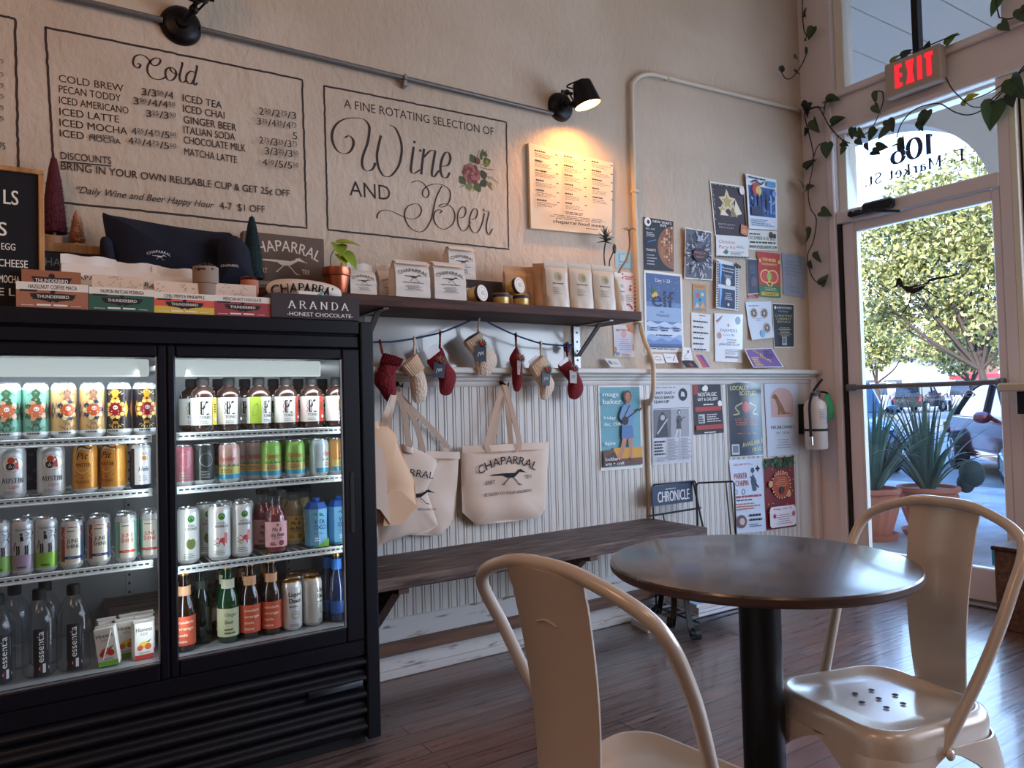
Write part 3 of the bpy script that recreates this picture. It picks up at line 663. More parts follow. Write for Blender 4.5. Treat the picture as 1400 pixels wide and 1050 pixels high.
# vehicles
def car(name, label, cat, loc, head, L, Wd, H, kind, body, trim='rubber'):
    t = thing(name, label, cat, loc, head); S = L
    # side outline, x forward from 0 (tail) to 1 (nose)
    lo = {'sedan': [(.0, .24), (.0, .5), (.03, .6), (.16, .64), (.5, .66), (.72, .63), (.92, .52), (.99, .42), (1, .26), (.97, .2), (.03, .2)],
          'suv': [(0, .22), (0, .52), (.03, .56), (.5, .58), (.72, .58), (.95, .52), (1, .42), (1, .24), (.97, .2), (.02, .2)],
          'van': [(0, .18), (0, .55), (.5, .56), (.8, .56), (.93, .46), (1, .38), (1, .2), (.97, .16), (.02, .16)],
          'pickup': [(0, .26), (0, .56), (.38, .57), (.75, .58), (.96, .53), (1, .44), (1, .28), (.97, .22), (.02, .22)]}[kind]
    hi = {'sedan': [(.1, .62), (.24, .9), (.34, .99), (.48, 1), (.58, .94), (.73, .63)], 'suv': [(.01, .55), (.05, .95), (.1, 1), (.52, 1), (.6, .95), (.72, .57)],
          'van': [(.01, .54), (.03, .96), (.08, 1), (.66, 1), (.74, .95), (.86, .54)], 'pickup': [(.38, .56), (.4, .95), (.44, 1), (.58, 1), (.63, .95), (.76, .57)]}[kind]
    def T(u, v, h):                       # h: -1..1 across, narrowing with height
        k = 1 - .03 * max(0, (abs(u / L - .5) - .34) / .16) ** 2 * 4; tum = 1 - max(0, v / H - .56) * .42
        return Vector((u - L * .5, h * Wd / 2 * k * tum, v))
    b = MB()
    pl = sp2([(u * L, v * H) for u, v in lo], 4, True)
    cxm = L / 2; cym = H * .4
    rows_ = [(-1, .965), (-.93, .99), (-.8, 1), (0, 1.005), (.8, 1), (.93, .99), (1, .965)]; n = len(pl)
    vs = [T(cxm + (u - cxm) * k, cym + (v - cym) * k, h) for h, k in rows_ for u, v in pl]
    fs = [(r_ * n + i, r_ * n + (i + 1) % n, (r_ + 1) * n + (i + 1) % n, (r_ + 1) * n + i) for r_ in range(6) for i in range(n)]
    b.add(vs, fs); tr = tessellate_polygon([[Vector((u, v, 0)) for u, v in pl]])
    b.add(vs[:n], [tuple(q) for q in tr]); b.add(vs[-n:], [tuple(q) for q in tr]); b.build('body', body, t, smooth=50)
    g = MB(); pl = sp2([(u * L, v * H) for u, v in hi], 4); g.prism(pl, -.88, .88, lambda u, v, h: T(u, v, h)); g.build('cabin_glass', 'car_glass', t)
    rf = MB(); top = [p for p in pl if p[1] > .93 * H]; rf.prism(top + [(p[0], p[1] - .05) for p in reversed(top)], -.9, .9, lambda u, v, h: T(u, v + .02, h)); rf.build('roof', trim, t)
    for s_ in (-1, 1):
        for q in ([hi[0], hi[1]], [(.5, .58), (.5, .97)], [hi[-1], hi[-2]]):
            pb = MB(); pb.tube([T(u * L, v * H, s_ * .9) for u, v in q], .035, 5); pb.build('pillar', body if kind != 'sedan' else trim, t)
    wr = H * (.225 if kind == 'sedan' else .2)
    for u in (.19, .81):
        for s_ in (-1, 1):
            wl = MB(); y = s_ * (Wd / 2 - .07); wl.lathe([(wr * .62, -.1), (wr * .95, -.1), (wr, -.07), (wr, .07), (wr * .95, .1), (wr * .62, .1)], 20, (u * L - L / 2, y, wr), 'y', caps=False)
            wo = wl.build('wheel', 'rubber', t); rm = MB()
            for k in range(5):
                a_ = k * 2 * PI / 5; rm.tube([(u * L - L / 2, y + s_ * .08, wr), (u * L - L / 2 + wr * .6 * math.cos(a_), y + s_ * .095, wr + wr * .6 * math.sin(a_))], wr * .1, 5)
            rm.lathe([(wr * .6, -.02), (wr * .64, .0), (wr * .6, .02)], 20, (u * L - L / 2, y + s_ * .085, wr), 'y'); rm.build('rim', 'aluminium', wo)
    for s_ in (-1, 1):
        hl = MB(); hl.ball((L * .455, s_ * Wd * .37, H * .46), .13, 10, sc=(1.2, 1, .6)); hl.build('headlight', 'chrome', t)
        tl = MB(); tl.box((-L / 2 - .02, s_ * Wd * .42 - .1, H * .4), (-L / 2 + .1, s_ * Wd * .42 + .1, H * .54), .02); tl.build('tail_light', 'red_roof', t)
        mr = MB(); mr.ball((L * .5 * .3, s_ * (Wd / 2 + .08), H * .64), .12, 10, sc=(.6, 1, .7)); mr.build('side_mirror', body, t)
    bp = MB(); bp.box((L / 2 - .05, -Wd * .36, H * .26), (L / 2 + .012, Wd * .36, H * .36), .02); bp.build('grille', 'rubber', t)
    return t
mat('car_red', C(120, 34, 44), .12, .3, coat=1.0); mat('car_blue', C(36, 54, 84), .12, .3, coat=1.0); mat('car_white', C(226, 228, 232), .25, coat=.5); mat('car_dark', C(36, 38, 44), .25, coat=.5)
hd = math.atan2(-.62, -.78); f_ = Vector((math.cos(hd), math.sin(hd), 0)); r_ = Vector((f_.y, -f_.x, 0))
wc = Vector((10.45, 4.42, -.1))                       # front wheel on the near side
car('parked_car', 'dark red soft-top car parked nose-in right of the potted plants', 'car', wc - f_ * (4.4 * .31) + r_ * -.0 + Vector((f_.y, -f_.x, 0)) * -.0 + Vector((-f_.y, f_.x, 0)) * .82, hd, 4.4, 1.78, 1.36, 'sedan', 'car_red')
car('parked_car', 'dark blue car at the kerb mostly hidden behind the left potted plant', 'car', (12.0, 8.1, -.1), hd, 4.6, 1.82, 1.5, 'sedan', 'car_blue', 'car_blue')
p = at(1209, 552, 58); car('cargo_van', 'white van parked across the sunny street, left of the black SUV', 'van', (58, p.y, -.1), .35, 5.4, 2.0, 2.3, 'van', 'car_white', 'car_white')
p = at(1258, 552, 52); car('parked_suv', 'black SUV seen from behind across the sunny street', 'car', (52, p.y, -.1), .15, 4.6, 1.95, 1.95, 'suv', 'car_dark', 'car_dark')
p = at(1316, 552, 56); car('pickup_truck', 'white pickup truck parked across the sunny street, right of the black SUV', 'truck', (56, p.y, -.1), .55, 5.6, 2.0, 1.95, 'pickup', 'car_white', 'car_white')

# potted spiky plants on the sidewalk
def big_pot(label, loc, rr, hh, seed, nl, pad=False):
    rd = random.Random(seed); t = thing('potted_agave', label, 'potted plant', loc, 0, None); n = 48; b = MB()
    prof = [(.58, 0), (.6, .03), (.66, .12), (.86, .5), (.93, .72), (.9, .84), (.86, .88), (1.0, .9), (1.02, .96), (1.0, 1.0), (.9, 1.0), (.86, .93), (.3, .92)]
    vs = []; fs = []
    for r, z in prof:
        for k in range(n):
            fl = 1 + (.035 * math.cos(k * 2 * PI / n * 16) if .05 < z < .86 else 0); a_ = 2 * PI * k / n; vs.append((r * rr * fl * math.cos(a_), r * rr * fl * math.sin(a_), z * hh + .03))
    for i in range(len(prof) - 1):
        for k in range(n): fs.append((i * n + k, i * n + (k + 1) % n, (i + 1) * n + (k + 1) % n, (i + 1) * n + k))
    b.add(vs, fs); b.build('pot', 'terracotta', t)
    b = MB(); b.lathe([(.0001, 0), (rr * .8, 0), (rr * .92, .05), (rr * .86, .05), (rr * .78, .028), (.0001, .028)], 32); b.build('saucer', 'terracotta', t)
    b = MB(); b.lathe([(.0001, hh * .96), (rr * .88, hh * .96)], 24); b.build('soil', mat('soil' + str(seed), C(60, 46, 38), .95), t)
    b = MB()
    for k in range(nl):
        az = rd.random() * 2 * PI; lean = rd.uniform(.08, 1.4); Ln = rd.uniform(.7, 1.0) * (1.0 if lean > .4 else .85); P = []; wd = rd.uniform(.011, .019)
        for i in range(9):
            s_ = i / 8; el = PI / 2 - lean * (.45 + .9 * s_ ** 1.4); 
            if i == 0: p = Vector((math.cos(az) * .05, math.sin(az) * .05, hh))
            else: p = P[-1] + Vector((math.cos(az) * math.cos(el), math.sin(az) * math.cos(el), math.sin(el))) * (Ln / 8)
            P.append(p)
        sd = Vector((-math.sin(az), math.cos(az), 0)); vs = []
        for i, p in enumerate(P):
            w_ = wd * (1 - (i / 8) ** 2 * .97) * (1.0 if i else .8); up_ = Vector((0, 0, w_ * .35)); vs += [p - sd * w_ + up_, p - up_ * .6, p + sd * w_ + up_]
        c_ = rd.choice([C(74, 104, 92), C(92, 122, 108), C(58, 84, 78), C(112, 138, 116)])
        b.add(vs, [(3 * i + j, 3 * i + j + 1, 3 * i + j + 4, 3 * i + j + 3) for i in range(8) for j in (0, 1)], c_)
    b.build('spiky_leaves', 'leaf', t)
    if pad:
        b = MB(); b.ball((.2, -.24, hh + .13), .1, 14, C(70, 92, 94), sc=(.3, 1, 1.1)); b.ball((.2, -.19, hh + .05), .07, 14, C(66, 88, 90), sc=(.3, 1, 1.1)); b.build('broad_pad', 'leaf', t)
    return t
big_pot('spiky agave in a fluted terracotta pot, nearer the middle of the door glass', (6.02, 3.17, -.02), .225, .36, 21, 70, True)
big_pot('spiky agave in a fluted terracotta pot, half hidden by the left door stile', (5.56, 3.36, -.02), .2, .37, 22, 64)
# ---------------------------------------------------------------- drinks cooler
YF = 2.31; CL, CR = -.29, .96
ck = thing('drinks_cooler', 'black two-door glass-front drinks cooler against the menu wall, full of cans and bottles', 'cooler', ((CL + CR) / 2, 2.58, 0)); ck.location = (0, 0, 0)
def part(name, mats, parent, *boxes, bev=0.004):
    return slabs(name, mats, *boxes, bev=bev, parent=parent)
BK = 2.85
part('cabinet', 'cooler_black', ck, ((CL, YF + .02, .05), (CL + .03, BK, 1.385)), ((CR - .045, YF - .006, .03), (CR, BK, 1.39)), ((CL, BK - .03, .05), (CR, BK, 1.385)),
     ((CL, YF + .02, .05), (CR, BK, .365)), ((CL, YF + .015, 1.30), (CR - .045, BK, 1.392)))
part('top_rail', 'cooler_black', ck, ((CL, YF - .002, 1.347), (CR - .046, YF + .03, 1.392)), ((CL, YF + .006, 1.302), (CR - .046, YF + .03, 1.343)))
b = MB()                                   # louvred grille at the bottom
pf = []; z = .045
for k in range(5):
    for i in range(8): pf.append((YF + .008 + .012 * math.cos(2 * PI * i / 8), z + .052 * i / 8))
    z += .052
pf.append((YF + .02, z)); n = len(pf)
b.add([(x, p[0], p[1]) for x in (CL, CR - .046) for p in pf], [(i, n + i, n + i + 1, i + 1) for i in range(n - 1)]); b.box((CL, YF + .03, .04), (CR - .046, YF + .06, .31)); b.box((.72, YF - .009, .205), (.90, YF + .02, .228), .003)
b.build('louvre_grille', 'cooler_black', ck, smooth=60)
part('lower_rail', 'cooler_black', ck, ((CL, YF + .004, .30), (CR - .046, YF + .05, .352)))
part('kick_plate', 'rubber', ck, ((CL + .02, YF + .05, .0), (CR - .03, BK, .05)))
part('liner', 'cooler_inside', ck, ((CL + .03, BK - .045, .365), (CR - .045, BK - .03, 1.30)), ((CL + .03, YF + .06, .365), (CL + .04, BK - .03, 1.3)), ((CR - .058, YF + .06, .365), (CR - .046, BK - .03, 1.3)),
     ((CL + .03, YF + .05, .365), (CR - .046, BK - .03, .395)), ((CL + .03, YF + .05, 1.285), (CR - .046, BK - .03, 1.30)), bev=0)
for x0, x1 in ((CL + .045, .292), (.345, .80)):
    part('header_lamp', 'cooler_lamp', ck, ((x0, YF + .055, 1.212), (x1, YF + .075, 1.262)))
pil = MB()
for x in (.268, .80):
    pil.box((x, BK - .052, .40), (x + .02, BK - .045, 1.25))
pl_ = pil.build('pilaster', 'cooler_inside', ck)
for x in (.278, .81):
    hb = MB()
    for k in range(28): hb.box((x - .003, BK - .0535, .42 + k * .029), (x + .003, BK - .052, .428 + k * .029))
    o = hb.build('slot_row', 'dark_line', pl_)
def cdoor(gx0, gx1, fx0, fx1, dy):
    d = part('door', 'cooler_black', ck, ((fx0, YF + dy, .352), (gx0, YF + .032 + dy, 1.30)), ((gx1, YF + dy, .352), (fx1, YF + .032 + dy, 1.30)), ((gx0, YF + dy, 1.264), (gx1, YF + .032 + dy, 1.30)), ((gx0, YF + dy, .352), (gx1, YF + .032 + dy, .402)), bev=.005)
    part('door_pane', 'cooler_glass', d, ((gx0, YF + .012 + dy, .402), (gx1, YF + .018 + dy, 1.264)), bev=0)
    part('glazing_strip', 'steel_grey', d, ((gx0, YF + .004 + dy, .4005), (gx1, YF + .011 + dy, .404)), ((gx1 - .0035, YF + .004 + dy, .402), (gx1, YF + .011 + dy, 1.264)), bev=0)
    return d
cdoor(CL + .045, .306, CL, .331, .0); d = cdoor(.354, .852, .331, .914, .0)
part('pull_handle', 'rubber', d, ((.868, YF - .004, .70), (.884, YF + .004, .90)))
# wire shelves with price strips
SY = 2.395
def zs(px, py): return W(px, py, SY).z
LS = [(zs(0, 603) + zs(213, 597)) / 2, (zs(0, 684) + zs(213, 669.5)) / 2, (zs(0, 792) + zs(213, 766)) / 2]
RS = [(zs(244, 594.5) + zs(463, 584)) / 2, (zs(244, 667.5) + zs(463, 649.5)) / 2, (zs(246, 773) + zs(463, 750)) / 2]
def wshelf(x0, x1, z):
    b = MB(); n = int((x1 - x0) / .026)
    for i in range(n + 1): b.tube([(x0 + (x1 - x0) * i / n, SY + .006, z - .004), (x0 + (x1 - x0) * i / n, BK - .06, z - .004)], .0025, 5)
    for y in (SY + .01, 2.6, BK - .07): b.tube([(x0, y, z - .008), (x1, y, z - .008)], .0035, 5)
    s_ = b.build('wire_shelf', 'shelf_wire', ck)
    b = MB(); b.box((x0, SY - .004, z - .016), (x1, SY, z + .002), .0015); b.box((x0, SY - .007, z - .019), (x1, SY + .002, z - .0145), .001); b.box((x0, SY - .007, z - .001), (x1, SY + .002, z + .0035), .001); b.build('price_strip', 'strip_clear', s_)
    b = MB(); k = x0 + .012
    while k < x1 - .02: b.box((k, SY - .0055, z - .009), (k + .011, SY - .004, z - .005)); k += .0165
    b.build('slot_row', 'dark_line', s_)
for z in LS: wshelf(CL + .045, .30, z)
for z in RS: wshelf(.36, .90, z)
FL = .396                                       # cooler floor
for x0, x1 in ((CL + .05, .30), (.36, .88)):
    l = light('cooler_lamp', 'AREA', ((x0 + x1) / 2, YF + .07, 1.205), ((x0 + x1) / 2, YF + .26, .55), 1.35, (.86, .95, 1.0), shape='RECTANGLE', size=x1 - x0, size_y=.04); l.parent = ck
    l = light('cooler_lamp', 'AREA', ((x0 + x1) / 2, BK - .06, 1.27), ((x0 + x1) / 2, BK - .2, .5), .6, (.86, .95, 1.0), shape='RECTANGLE', size=x1 - x0, size_y=.03); l.parent = ck
for x in (.285, .372, .885):
    l = light('cooler_lamp', 'AREA', (x, YF + .045, .83), (x + (-.5 if x < .3 or x > .8 else .5), 2.6, .8), .7, (.86, .95, 1.0), shape='RECTANGLE', size=.015, size_y=.8); l.parent = ck

# ---------------------------------------------------------------- what stands in the cooler
def xat(px, py, y): return W(px, py, y).x
SILV = C(200, 203, 205)
def can(label, group, x, y, z, r, h, cols, draw, rz=0, slim=False, lid='aluminium', name='drink_can', gid=[0]):
    """cols = (foot, body, shoulder) colours"""
    t = thing(name, label, 'can', (x, y, z), rz, group)
    b = MB(); b.lathe([(r * .76, 0), (r * .8, .002), (r * .97, .008), (r, .013), (r, h - .02), (r * .97, h - .014), (r * .83, h - .004)], 28, cols=[cols[0], cols[0], cols[0], cols[1], cols[2], cols[2]])
    a = Art(cyl(r), b, .00008)
    if draw: draw(a, r, h)
    b.build('body', 'print_can', t, smooth=35)
    b = MB(); b.lathe([(r * .83, h - .004), (r * .85, h - .001), (r * .83, h), (r * .78, h - .0005), (r * .76, h - .005), (.0001, h - .004)], 28); b.tube([(0, 0, h - .002), (0, -r * .45, h - .001)], r * .2, 6, flat=.15); b.build('lid', lid, t)
    return t
RED = C(196, 70, 44); CRM = C(232, 218, 186)
def d_skull(bg, ring1, dots, petals, flip=0):
    def f(a, r, h):
        for s_ in (-1, 1):
            for k in range(4): a.poly([(s_ * r * (.55 + .3 * k) - .006, h * .5), (s_ * r * (.5 + .34 * k), h * (.5 + .16)), (s_ * r * (.55 + .3 * k) + .007, h * .5), (s_ * r * (.5 + .34 * k), h * (.5 - .16))], petals[k % len(petals)])
            for q in (.2, .32): a.poly([(-.005, h * .5 + s_ * h * (q - .1)), (-.011, h * .5 + s_ * h * q), (0, h * .5 + s_ * h * (q + .075)), (.011, h * .5 + s_ * h * q), (.005, h * .5 + s_ * h * (q - .1))], petals[1])
            for k in range(7):
                an = (k - 3) * .33; a.line([(math.sin(an) * .017, h * .5 + s_ * (h * .22 + math.cos(an) * .014)), (math.sin(an) * .025, h * .5 + s_ * (h * .22 + math.cos(an) * .021))], .0016, dots[0])
        for k in range(10): an = k * 2 * PI / 10; a.disc(.021 * math.cos(an), h * .5 + .023 * math.sin(an), .0062, dots[k % len(dots)], 10, rings=1)
        a.star(0, h * .5, .0215, .018, 14, ring1[0]); a.disc(0, h * .5, .0165, ring1[1], 18); a.disc(.001, h * .5 + .005, .006, WHITE, 14, rings=1); a.disc(-.0015, h * .5 + .004, .0017, ring1[1], 8, rings=1); a.disc(.003, h * .5 + .004, .0015, ring1[1], 8, rings=1)
        for s_ in (-1, 1): a.line([(-.009, h * .5 - .009 + s_ * .004), (.009, h * .5 - .009 - s_ * .004)], .0024, WHITE)
        a.rect(-r * 1.5, .013, r * 1.5, .022, SILV, 20); a.rows(-.02, .0145, .02, .0205, 1, C(60, 60, 60), .7, 4)
    return f
yF = 2.44
TEAL = C(122, 176, 158); TAN = C(214, 176, 118)
k16 = (SILV, None, SILV)
def row1(px, body, draw, label, rz=0):
    x = xat(px, 560, yF); return can(label, 'tall craft beer cans on the top left cooler shelf', x, yF, LS[0] + .002, .0325, .157, (SILV, body, C(214, 218, 220)), draw, rz)
tl = d_skull(None, (C(216, 130, 92), C(206, 112, 78)), [C(60, 92, 66), C(212, 160, 130)], [C(224, 176, 146), C(70, 96, 70), C(36, 58, 44)])
og = d_skull(None, (C(236, 214, 168), C(206, 92, 46)), [C(40, 62, 84), C(232, 210, 160)], [C(202, 96, 60), C(168, 120, 100), C(44, 60, 84)])
dk = d_skull(None, (C(196, 52, 40), C(150, 32, 34)), [C(232, 214, 134), C(222, 196, 110)], [C(178, 62, 46), C(232, 166, 54), C(40, 34, 40), C(206, 120, 60)])
row1(11, TEAL, tl, 'teal floral can with skull badge, cut by the left edge of the photo', -.1)
row1(49, TEAL, tl, 'teal floral can with skull badge, directly left of the tan cans', 0)
row1(87, TAN, og, 'tan skull can with orange badge, beside the teal cans', .25)
row1(126, TAN, og, 'tan skull can with orange badge, beside the black floral cans', .05)
row1(163, C(44, 36, 40), dk, 'black skull can with red and yellow flowers, beside the tan cans', -.4)
row1(198, C(44, 36, 40), dk, 'black skull can with red and yellow flowers, nearest the door frame', .05)
# second shelf
G2 = 'beer cans on the second left cooler shelf'
def d_austin(a, r, h):
    v = h * .66; a.disc(0, v, .026, C(190, 160, 120), 22, .021, rings=3); a.disc(0, v, .0245, C(236, 234, 228), 22, .0195, rings=3)
    a.disc(-.006, v - .006, .0105, C(40, 30, 34), 16); a.star(-.006, v - .006, .006, .0026, 5, WHITE); a.disc(-.004, v + .010, .0085, C(200, 74, 44), 14); a.poly([(-.004, v + .0175), (.008, v + .016), (.0125, v + .006), (.0135, v - .014), (.005, v - .014), (.0045, v + .002), (-.002, v + .004)], C(190, 62, 40))
    a.serif('AUSTIN', 0, h * .30, .013, C(40, 36, 40), wd=.052); a.text('Lager', .003, h * .20, .009, C(206, 84, 66), shear=.4, wd=.025); a.rows(-.02, h * .09, .02, h * .15, 2, C(150, 150, 150), .5)
def d_pit(a, r, h):
    a.poly(sp2([(-.022, .085), (-.012, .128), (.0, .134), (.018, .126), (.026, .13), (.026, .1), (.028, .075), (.016, .06), (.0, .05), (-.016, .06), (-.024, .07)], 3, True), C(110, 48, 20)); a.poly(sp2([(-.019, .085), (-.010, .124), (.0, .129), (.018, .121), (.0235, .124), (.0225, .1), (.024, .077), (.015, .064), (.0, .0555), (-.014, .064), (-.02, .073)], 3, True), C(236, 222, 190))
    a.text('Pit', .0, .096, .018, C(40, 26, 20), shear=.35, bold=.02, wd=.03); a.text('MASTER', .002, .075, .010, C(60, 30, 20), bold=.02, wd=.037)
    a.text('PILSNER', 0, .028, .008, C(110, 48, 20), bold=.015, wd=.036); a.line([(-.02, .05), (0, .042), (.02, .05)], .002, C(110, 48, 20))
def d_hefe(a, r, h):
    a.rect(-.03, .013, .03, .118, C(228, 228, 224), 12); a.line([(-.03, .118), (.03, .118)], .003, C(200, 160, 70)); a.rect(-.034, .013, -.022, .118, C(24, 28, 56), 3)
    a.poly([(-.008, .095), (.0, .108), (.004, .1), (.01, .108), (.016, .097), (.013, .082), (.004, .077), (-.006, .082)], C(176, 140, 84)); a.disc(.004, .09, .007, C(214, 150, 70), 10); a.text('Hefe', .003, .052, .013, C(40, 46, 96), shear=.2, bold=.03, wd=.028); a.rows(-.01, .025, .018, .042, 3, C(150, 150, 160), .4)
def d_dark(a, r, h):
    for k in range(14): a.disc(-.02 + .04 * random.random(), .03 + .1 * random.random(), .005, C(70, 74, 110), 8, rings=1)
L2 = LS[1] + .002
can('white lager can with a round badge, cut by the left edge of the photo', G2, xat(16, 650, yF), yF, L2, .034, .14, (SILV, C(216, 217, 216), C(216, 217, 216)), d_austin, .1)
can('white lager can with a round badge, beside the gold pilsner cans', G2, xat(70, 645, yF), yF, L2, .034, .14, (SILV, C(216, 217, 216), C(216, 217, 216)), d_austin, .05)
can('dark navy patterned can between and behind the two white lager cans', G2, xat(46, 640, 2.53), 2.53, L2, .033, .14, (SILV, C(30, 32, 54), C(30, 32, 54)), d_dark)
can('gold pilsner can, beside the white lager can', G2, xat(116, 645, yF), yF, L2, .033, .136, (SILV, C(206, 140, 54), C(206, 140, 54)), d_pit, -.25)
can('gold pilsner can, beside the navy and white can', G2, xat(154, 640, yF), yF, L2, .033, .136, (SILV, C(206, 140, 54), C(206, 140, 54)), d_pit, -.6)
can('white hefeweizen can with navy shoulder beside the gold cans', G2, xat(192, 640, yF), yF, L2, .029, .132, (C(24, 28, 56), C(24, 28, 56), C(206, 208, 210)), d_hefe, .1)
for px, s_ in ((118, 'behind the first gold can'), (155, 'behind the second gold can')):
    can('gold pilsner can in the back row ' + s_, G2, xat(px + 3, 645, 2.53), 2.53, L2, .033, .136, (SILV, C(206, 140, 54), C(206, 140, 54)), d_pit, -.25)
# third shelf
G3 = 'slim cans and kombucha cans on the third left cooler shelf'; L3 = LS[2] + .002
def d_cow(col):
    def f(a, r, h):
        a.rect(-r * 1.5, .012, r * 1.5, h * .36, col, 16)
        a.poly([(-.03, h * .36), (-.03, h * .52), (-.018, h * .5), (.0, h * .4), (.012, h * .36)], col)
        a.text('RancherRoad', 0, h * .8, .006, C(60, 62, 70), shear=.3, wd=.04)
        dk_ = C(38, 38, 44); v = h * .36
        a.poly([(-.021, v + .026), (-.019, v + .036), (-.006, v + .037), (.004, v + .039), (.009, v + .047), (.019, v + .046), (.021, v + .036), (.014, v + .033), (.01, v + .024), (.0, v + .02), (-.014, v + .02)], dk_)
        for u in (-.017, -.012, .003, .008): a.line([(u, v + .025), (u + .001, v + .01), (u, v)], .0034, dk_)
        a.line([(-.02, v + .034), (-.024, v + .02), (-.023, v + .01)], .002, dk_); a.line([(.006, v + .05), (.012, v + .056), (.004, v + .061)], .002, dk_); a.line([(.018, v + .05), (.023, v + .055), (.021, v + .062)], .002, dk_)
        a.poly([(-.008, v + .036), (-.009, v + .05), (-.003, v + .051), (.0, v + .038)], dk_); a.disc(-.006, v + .055, .0035, dk_, 10, rings=1)
        a.rows(-.015, h * .12, .015, h * .17, 1, C(70, 80, 60), .6)
    return f
def slim(px, col, label, y=yF): return can(label, G3, xat(px, 740, y), y, L3, .0285, .147, (SILV, C(196, 200, 204), SILV), d_cow(col), .1)
slim(-1, C(132, 176, 88), 'slim green-footed bull can, cut by the left edge of the photo'); slim(31, C(168, 148, 172), 'slim lilac-footed bull and rider can'); slim(63, C(142, 196, 76), 'slim lime-footed bull and rider can beside the red-topped cans')
slim(44, C(168, 148, 172), 'slim bull can in the back row behind the lilac can', 2.52)
def d_june(ink, band, side, top):
    def f(a, r, h):
        a.rect(-.032, .02, -.019, h * .86, side, 4); a.rect(.019, .02, .032, h * .86, C(86, 108, 146) if top else side, 4)
        if top: a.disc(0, h * .72, .034, WHITE, 20, .022, rings=3); a.disc(0, h * .72, .0315, C(178, 50, 50), 20, .0195, rings=3)
        a.rect(-.0195, .012, .0195, h * .84, C(222, 216, 200), 8); a.text('JUNE', 0, h * .53, .0105, ink, bold=.02, wd=.029); a.text('SHINE', 0, h * .42, .0105, ink, bold=.02, wd=.033)
        a.rect(-.025, h * .2, .025, h * .255, band, 10); a.rows(-.014, h * .76, .014, h * .8, 1, C(90, 90, 90), .5); a.rows(-.012, h * .215, .012, h * .24, 1, C(170, 170, 200), .7)
    return f
jb = d_june(C(30, 32, 40), C(36, 56, 116), C(170, 62, 56), True); jt = d_june(C(196, 70, 50), C(200, 76, 50), C(120, 176, 160), False)
def june(px, dr_, body, label, y=yF, rz=.05): return can(label, G3, xat(px, 740, y), y, L3, .0295, .135, (SILV, body, C(190, 192, 194)), dr_, rz)
june(98, jb, C(206, 208, 204), 'red-topped kombucha can with a navy band, beside the slim lime can'); june(135, jb, C(206, 208, 204), 'red-topped kombucha can with a navy band, beside the teal cans')
june(172, jt, C(132, 184, 166), 'teal kombucha can with red lettering, left one of the front pair'); june(207, jt, C(132, 184, 166), 'teal kombucha can with red lettering, beside the door frame', rz=-.3)
june(101, jb, C(206, 208, 204), 'red-topped can in the back row behind the first navy-banded can', 2.52); june(137, jb, C(206, 208, 204), 'red-topped can in the back row behind the second navy-banded can', 2.52); june(173, jt, C(132, 184, 166), 'teal can in the back row behind the left teal can', 2.52); june(205, jt, C(132, 184, 166), 'teal can in the back row by the door frame', 2.52)
# water bottles and juice cartons on the floor of the cooler
def bottle(name, label, cat, group, x, y, z, prof, glass, cap, lab, rz=0, caph=.02, capr=.015, liquid=None, neck=None, capn=20):
    """prof: glass outline; lab = (z0, z1, r, colour, draw, arc half-width) ; cap material"""
    t = thing(name, label, cat, (x, y, z), rz, group)
    b = MB(); b.lathe(prof, 28); b.build('glass', glass, t, smooth=50)
    if liquid:
        b = MB(); lv = liquid[1]; pr = [(max(.0001, r - .002), max(.004, q)) for r, q in prof if q < lv]; pr.append((pr[-1][0], lv)); pr.append((.0001, lv)); b.lathe([(.0001, .003)] + pr, 24); b.build('drink', liquid[0], t, smooth=50)
    zt = prof[-1][1]; b = MB(); b.lathe([(capr * .96, zt - caph), (capr, zt - caph + .002), (capr, zt + .001), (capr * .9, zt + .004), (.0001, zt + .004)], capn); b.build('cap', cap, t)
    for L in lab:
        z0, z1, r, col, draw, hw = L; b = MB(); q = 24; full = hw >= PI
        b.grid(q, 1, lambda u, v: ((r) * math.cos(-PI / 2 + (u * 2 - 1) * min(hw, PI)), r * math.sin(-PI / 2 + (u * 2 - 1) * min(hw, PI)), z0 + v * (z1 - z0)), col)
        a = Art(cyl(r, z0), b, .00008)
        if draw: draw(a, r, z1 - z0)
        b.build('label', 'print_paper', t, smooth=35)
    return t
def d_ess(a, r, h):
    a.text('essentia', .005, .038, .016, WHITE, al='L', rot=PI / 2, wd=.082); a.rect(.0135, .07, .0145, .118, C(120, 124, 136))
    a.rect(-.019, .012, -.001, .03, C(176, 44, 40)); a.rect(-.006, .018, .018, .025, C(214, 216, 220)); a.rect(.0025, .0095, .0095, .0335, C(214, 216, 220))
ESS = [(.034, .001), (.041, .009), (.0415, .025), (.0415, .145), (.039, .16), (.03, .184), (.019, .2), (.0145, .207), (.0145, .23)]
GW = 'large clear water bottles on the cooler floor'
for px, s_, rz in ((-4, 'clear water bottle with upright black label, cut by the left edge of the photo', .45), (54, 'clear water bottle with upright black label, middle one of the three front bottles', .1), (101, 'clear water bottle with upright black label standing next to the juice cartons', .0)):
    bottle('water_bottle', s_, 'bottle', GW, xat(px, 870, yF), yF, FL, ESS, 'clear_plastic', 'rubber', [(.006, .134, .042, C(20, 20, 28), d_ess, .46)], rz, .024, .0165)
for px, s_ in ((20, 'water bottle in the back row at the far left'), (62, 'water bottle in the back row behind the middle one')):
    bottle('water_bottle', s_, 'bottle', GW, xat(px, 850, 2.55), 2.55, FL, ESS, 'clear_plastic', 'rubber', [], .3, .024, .0165)
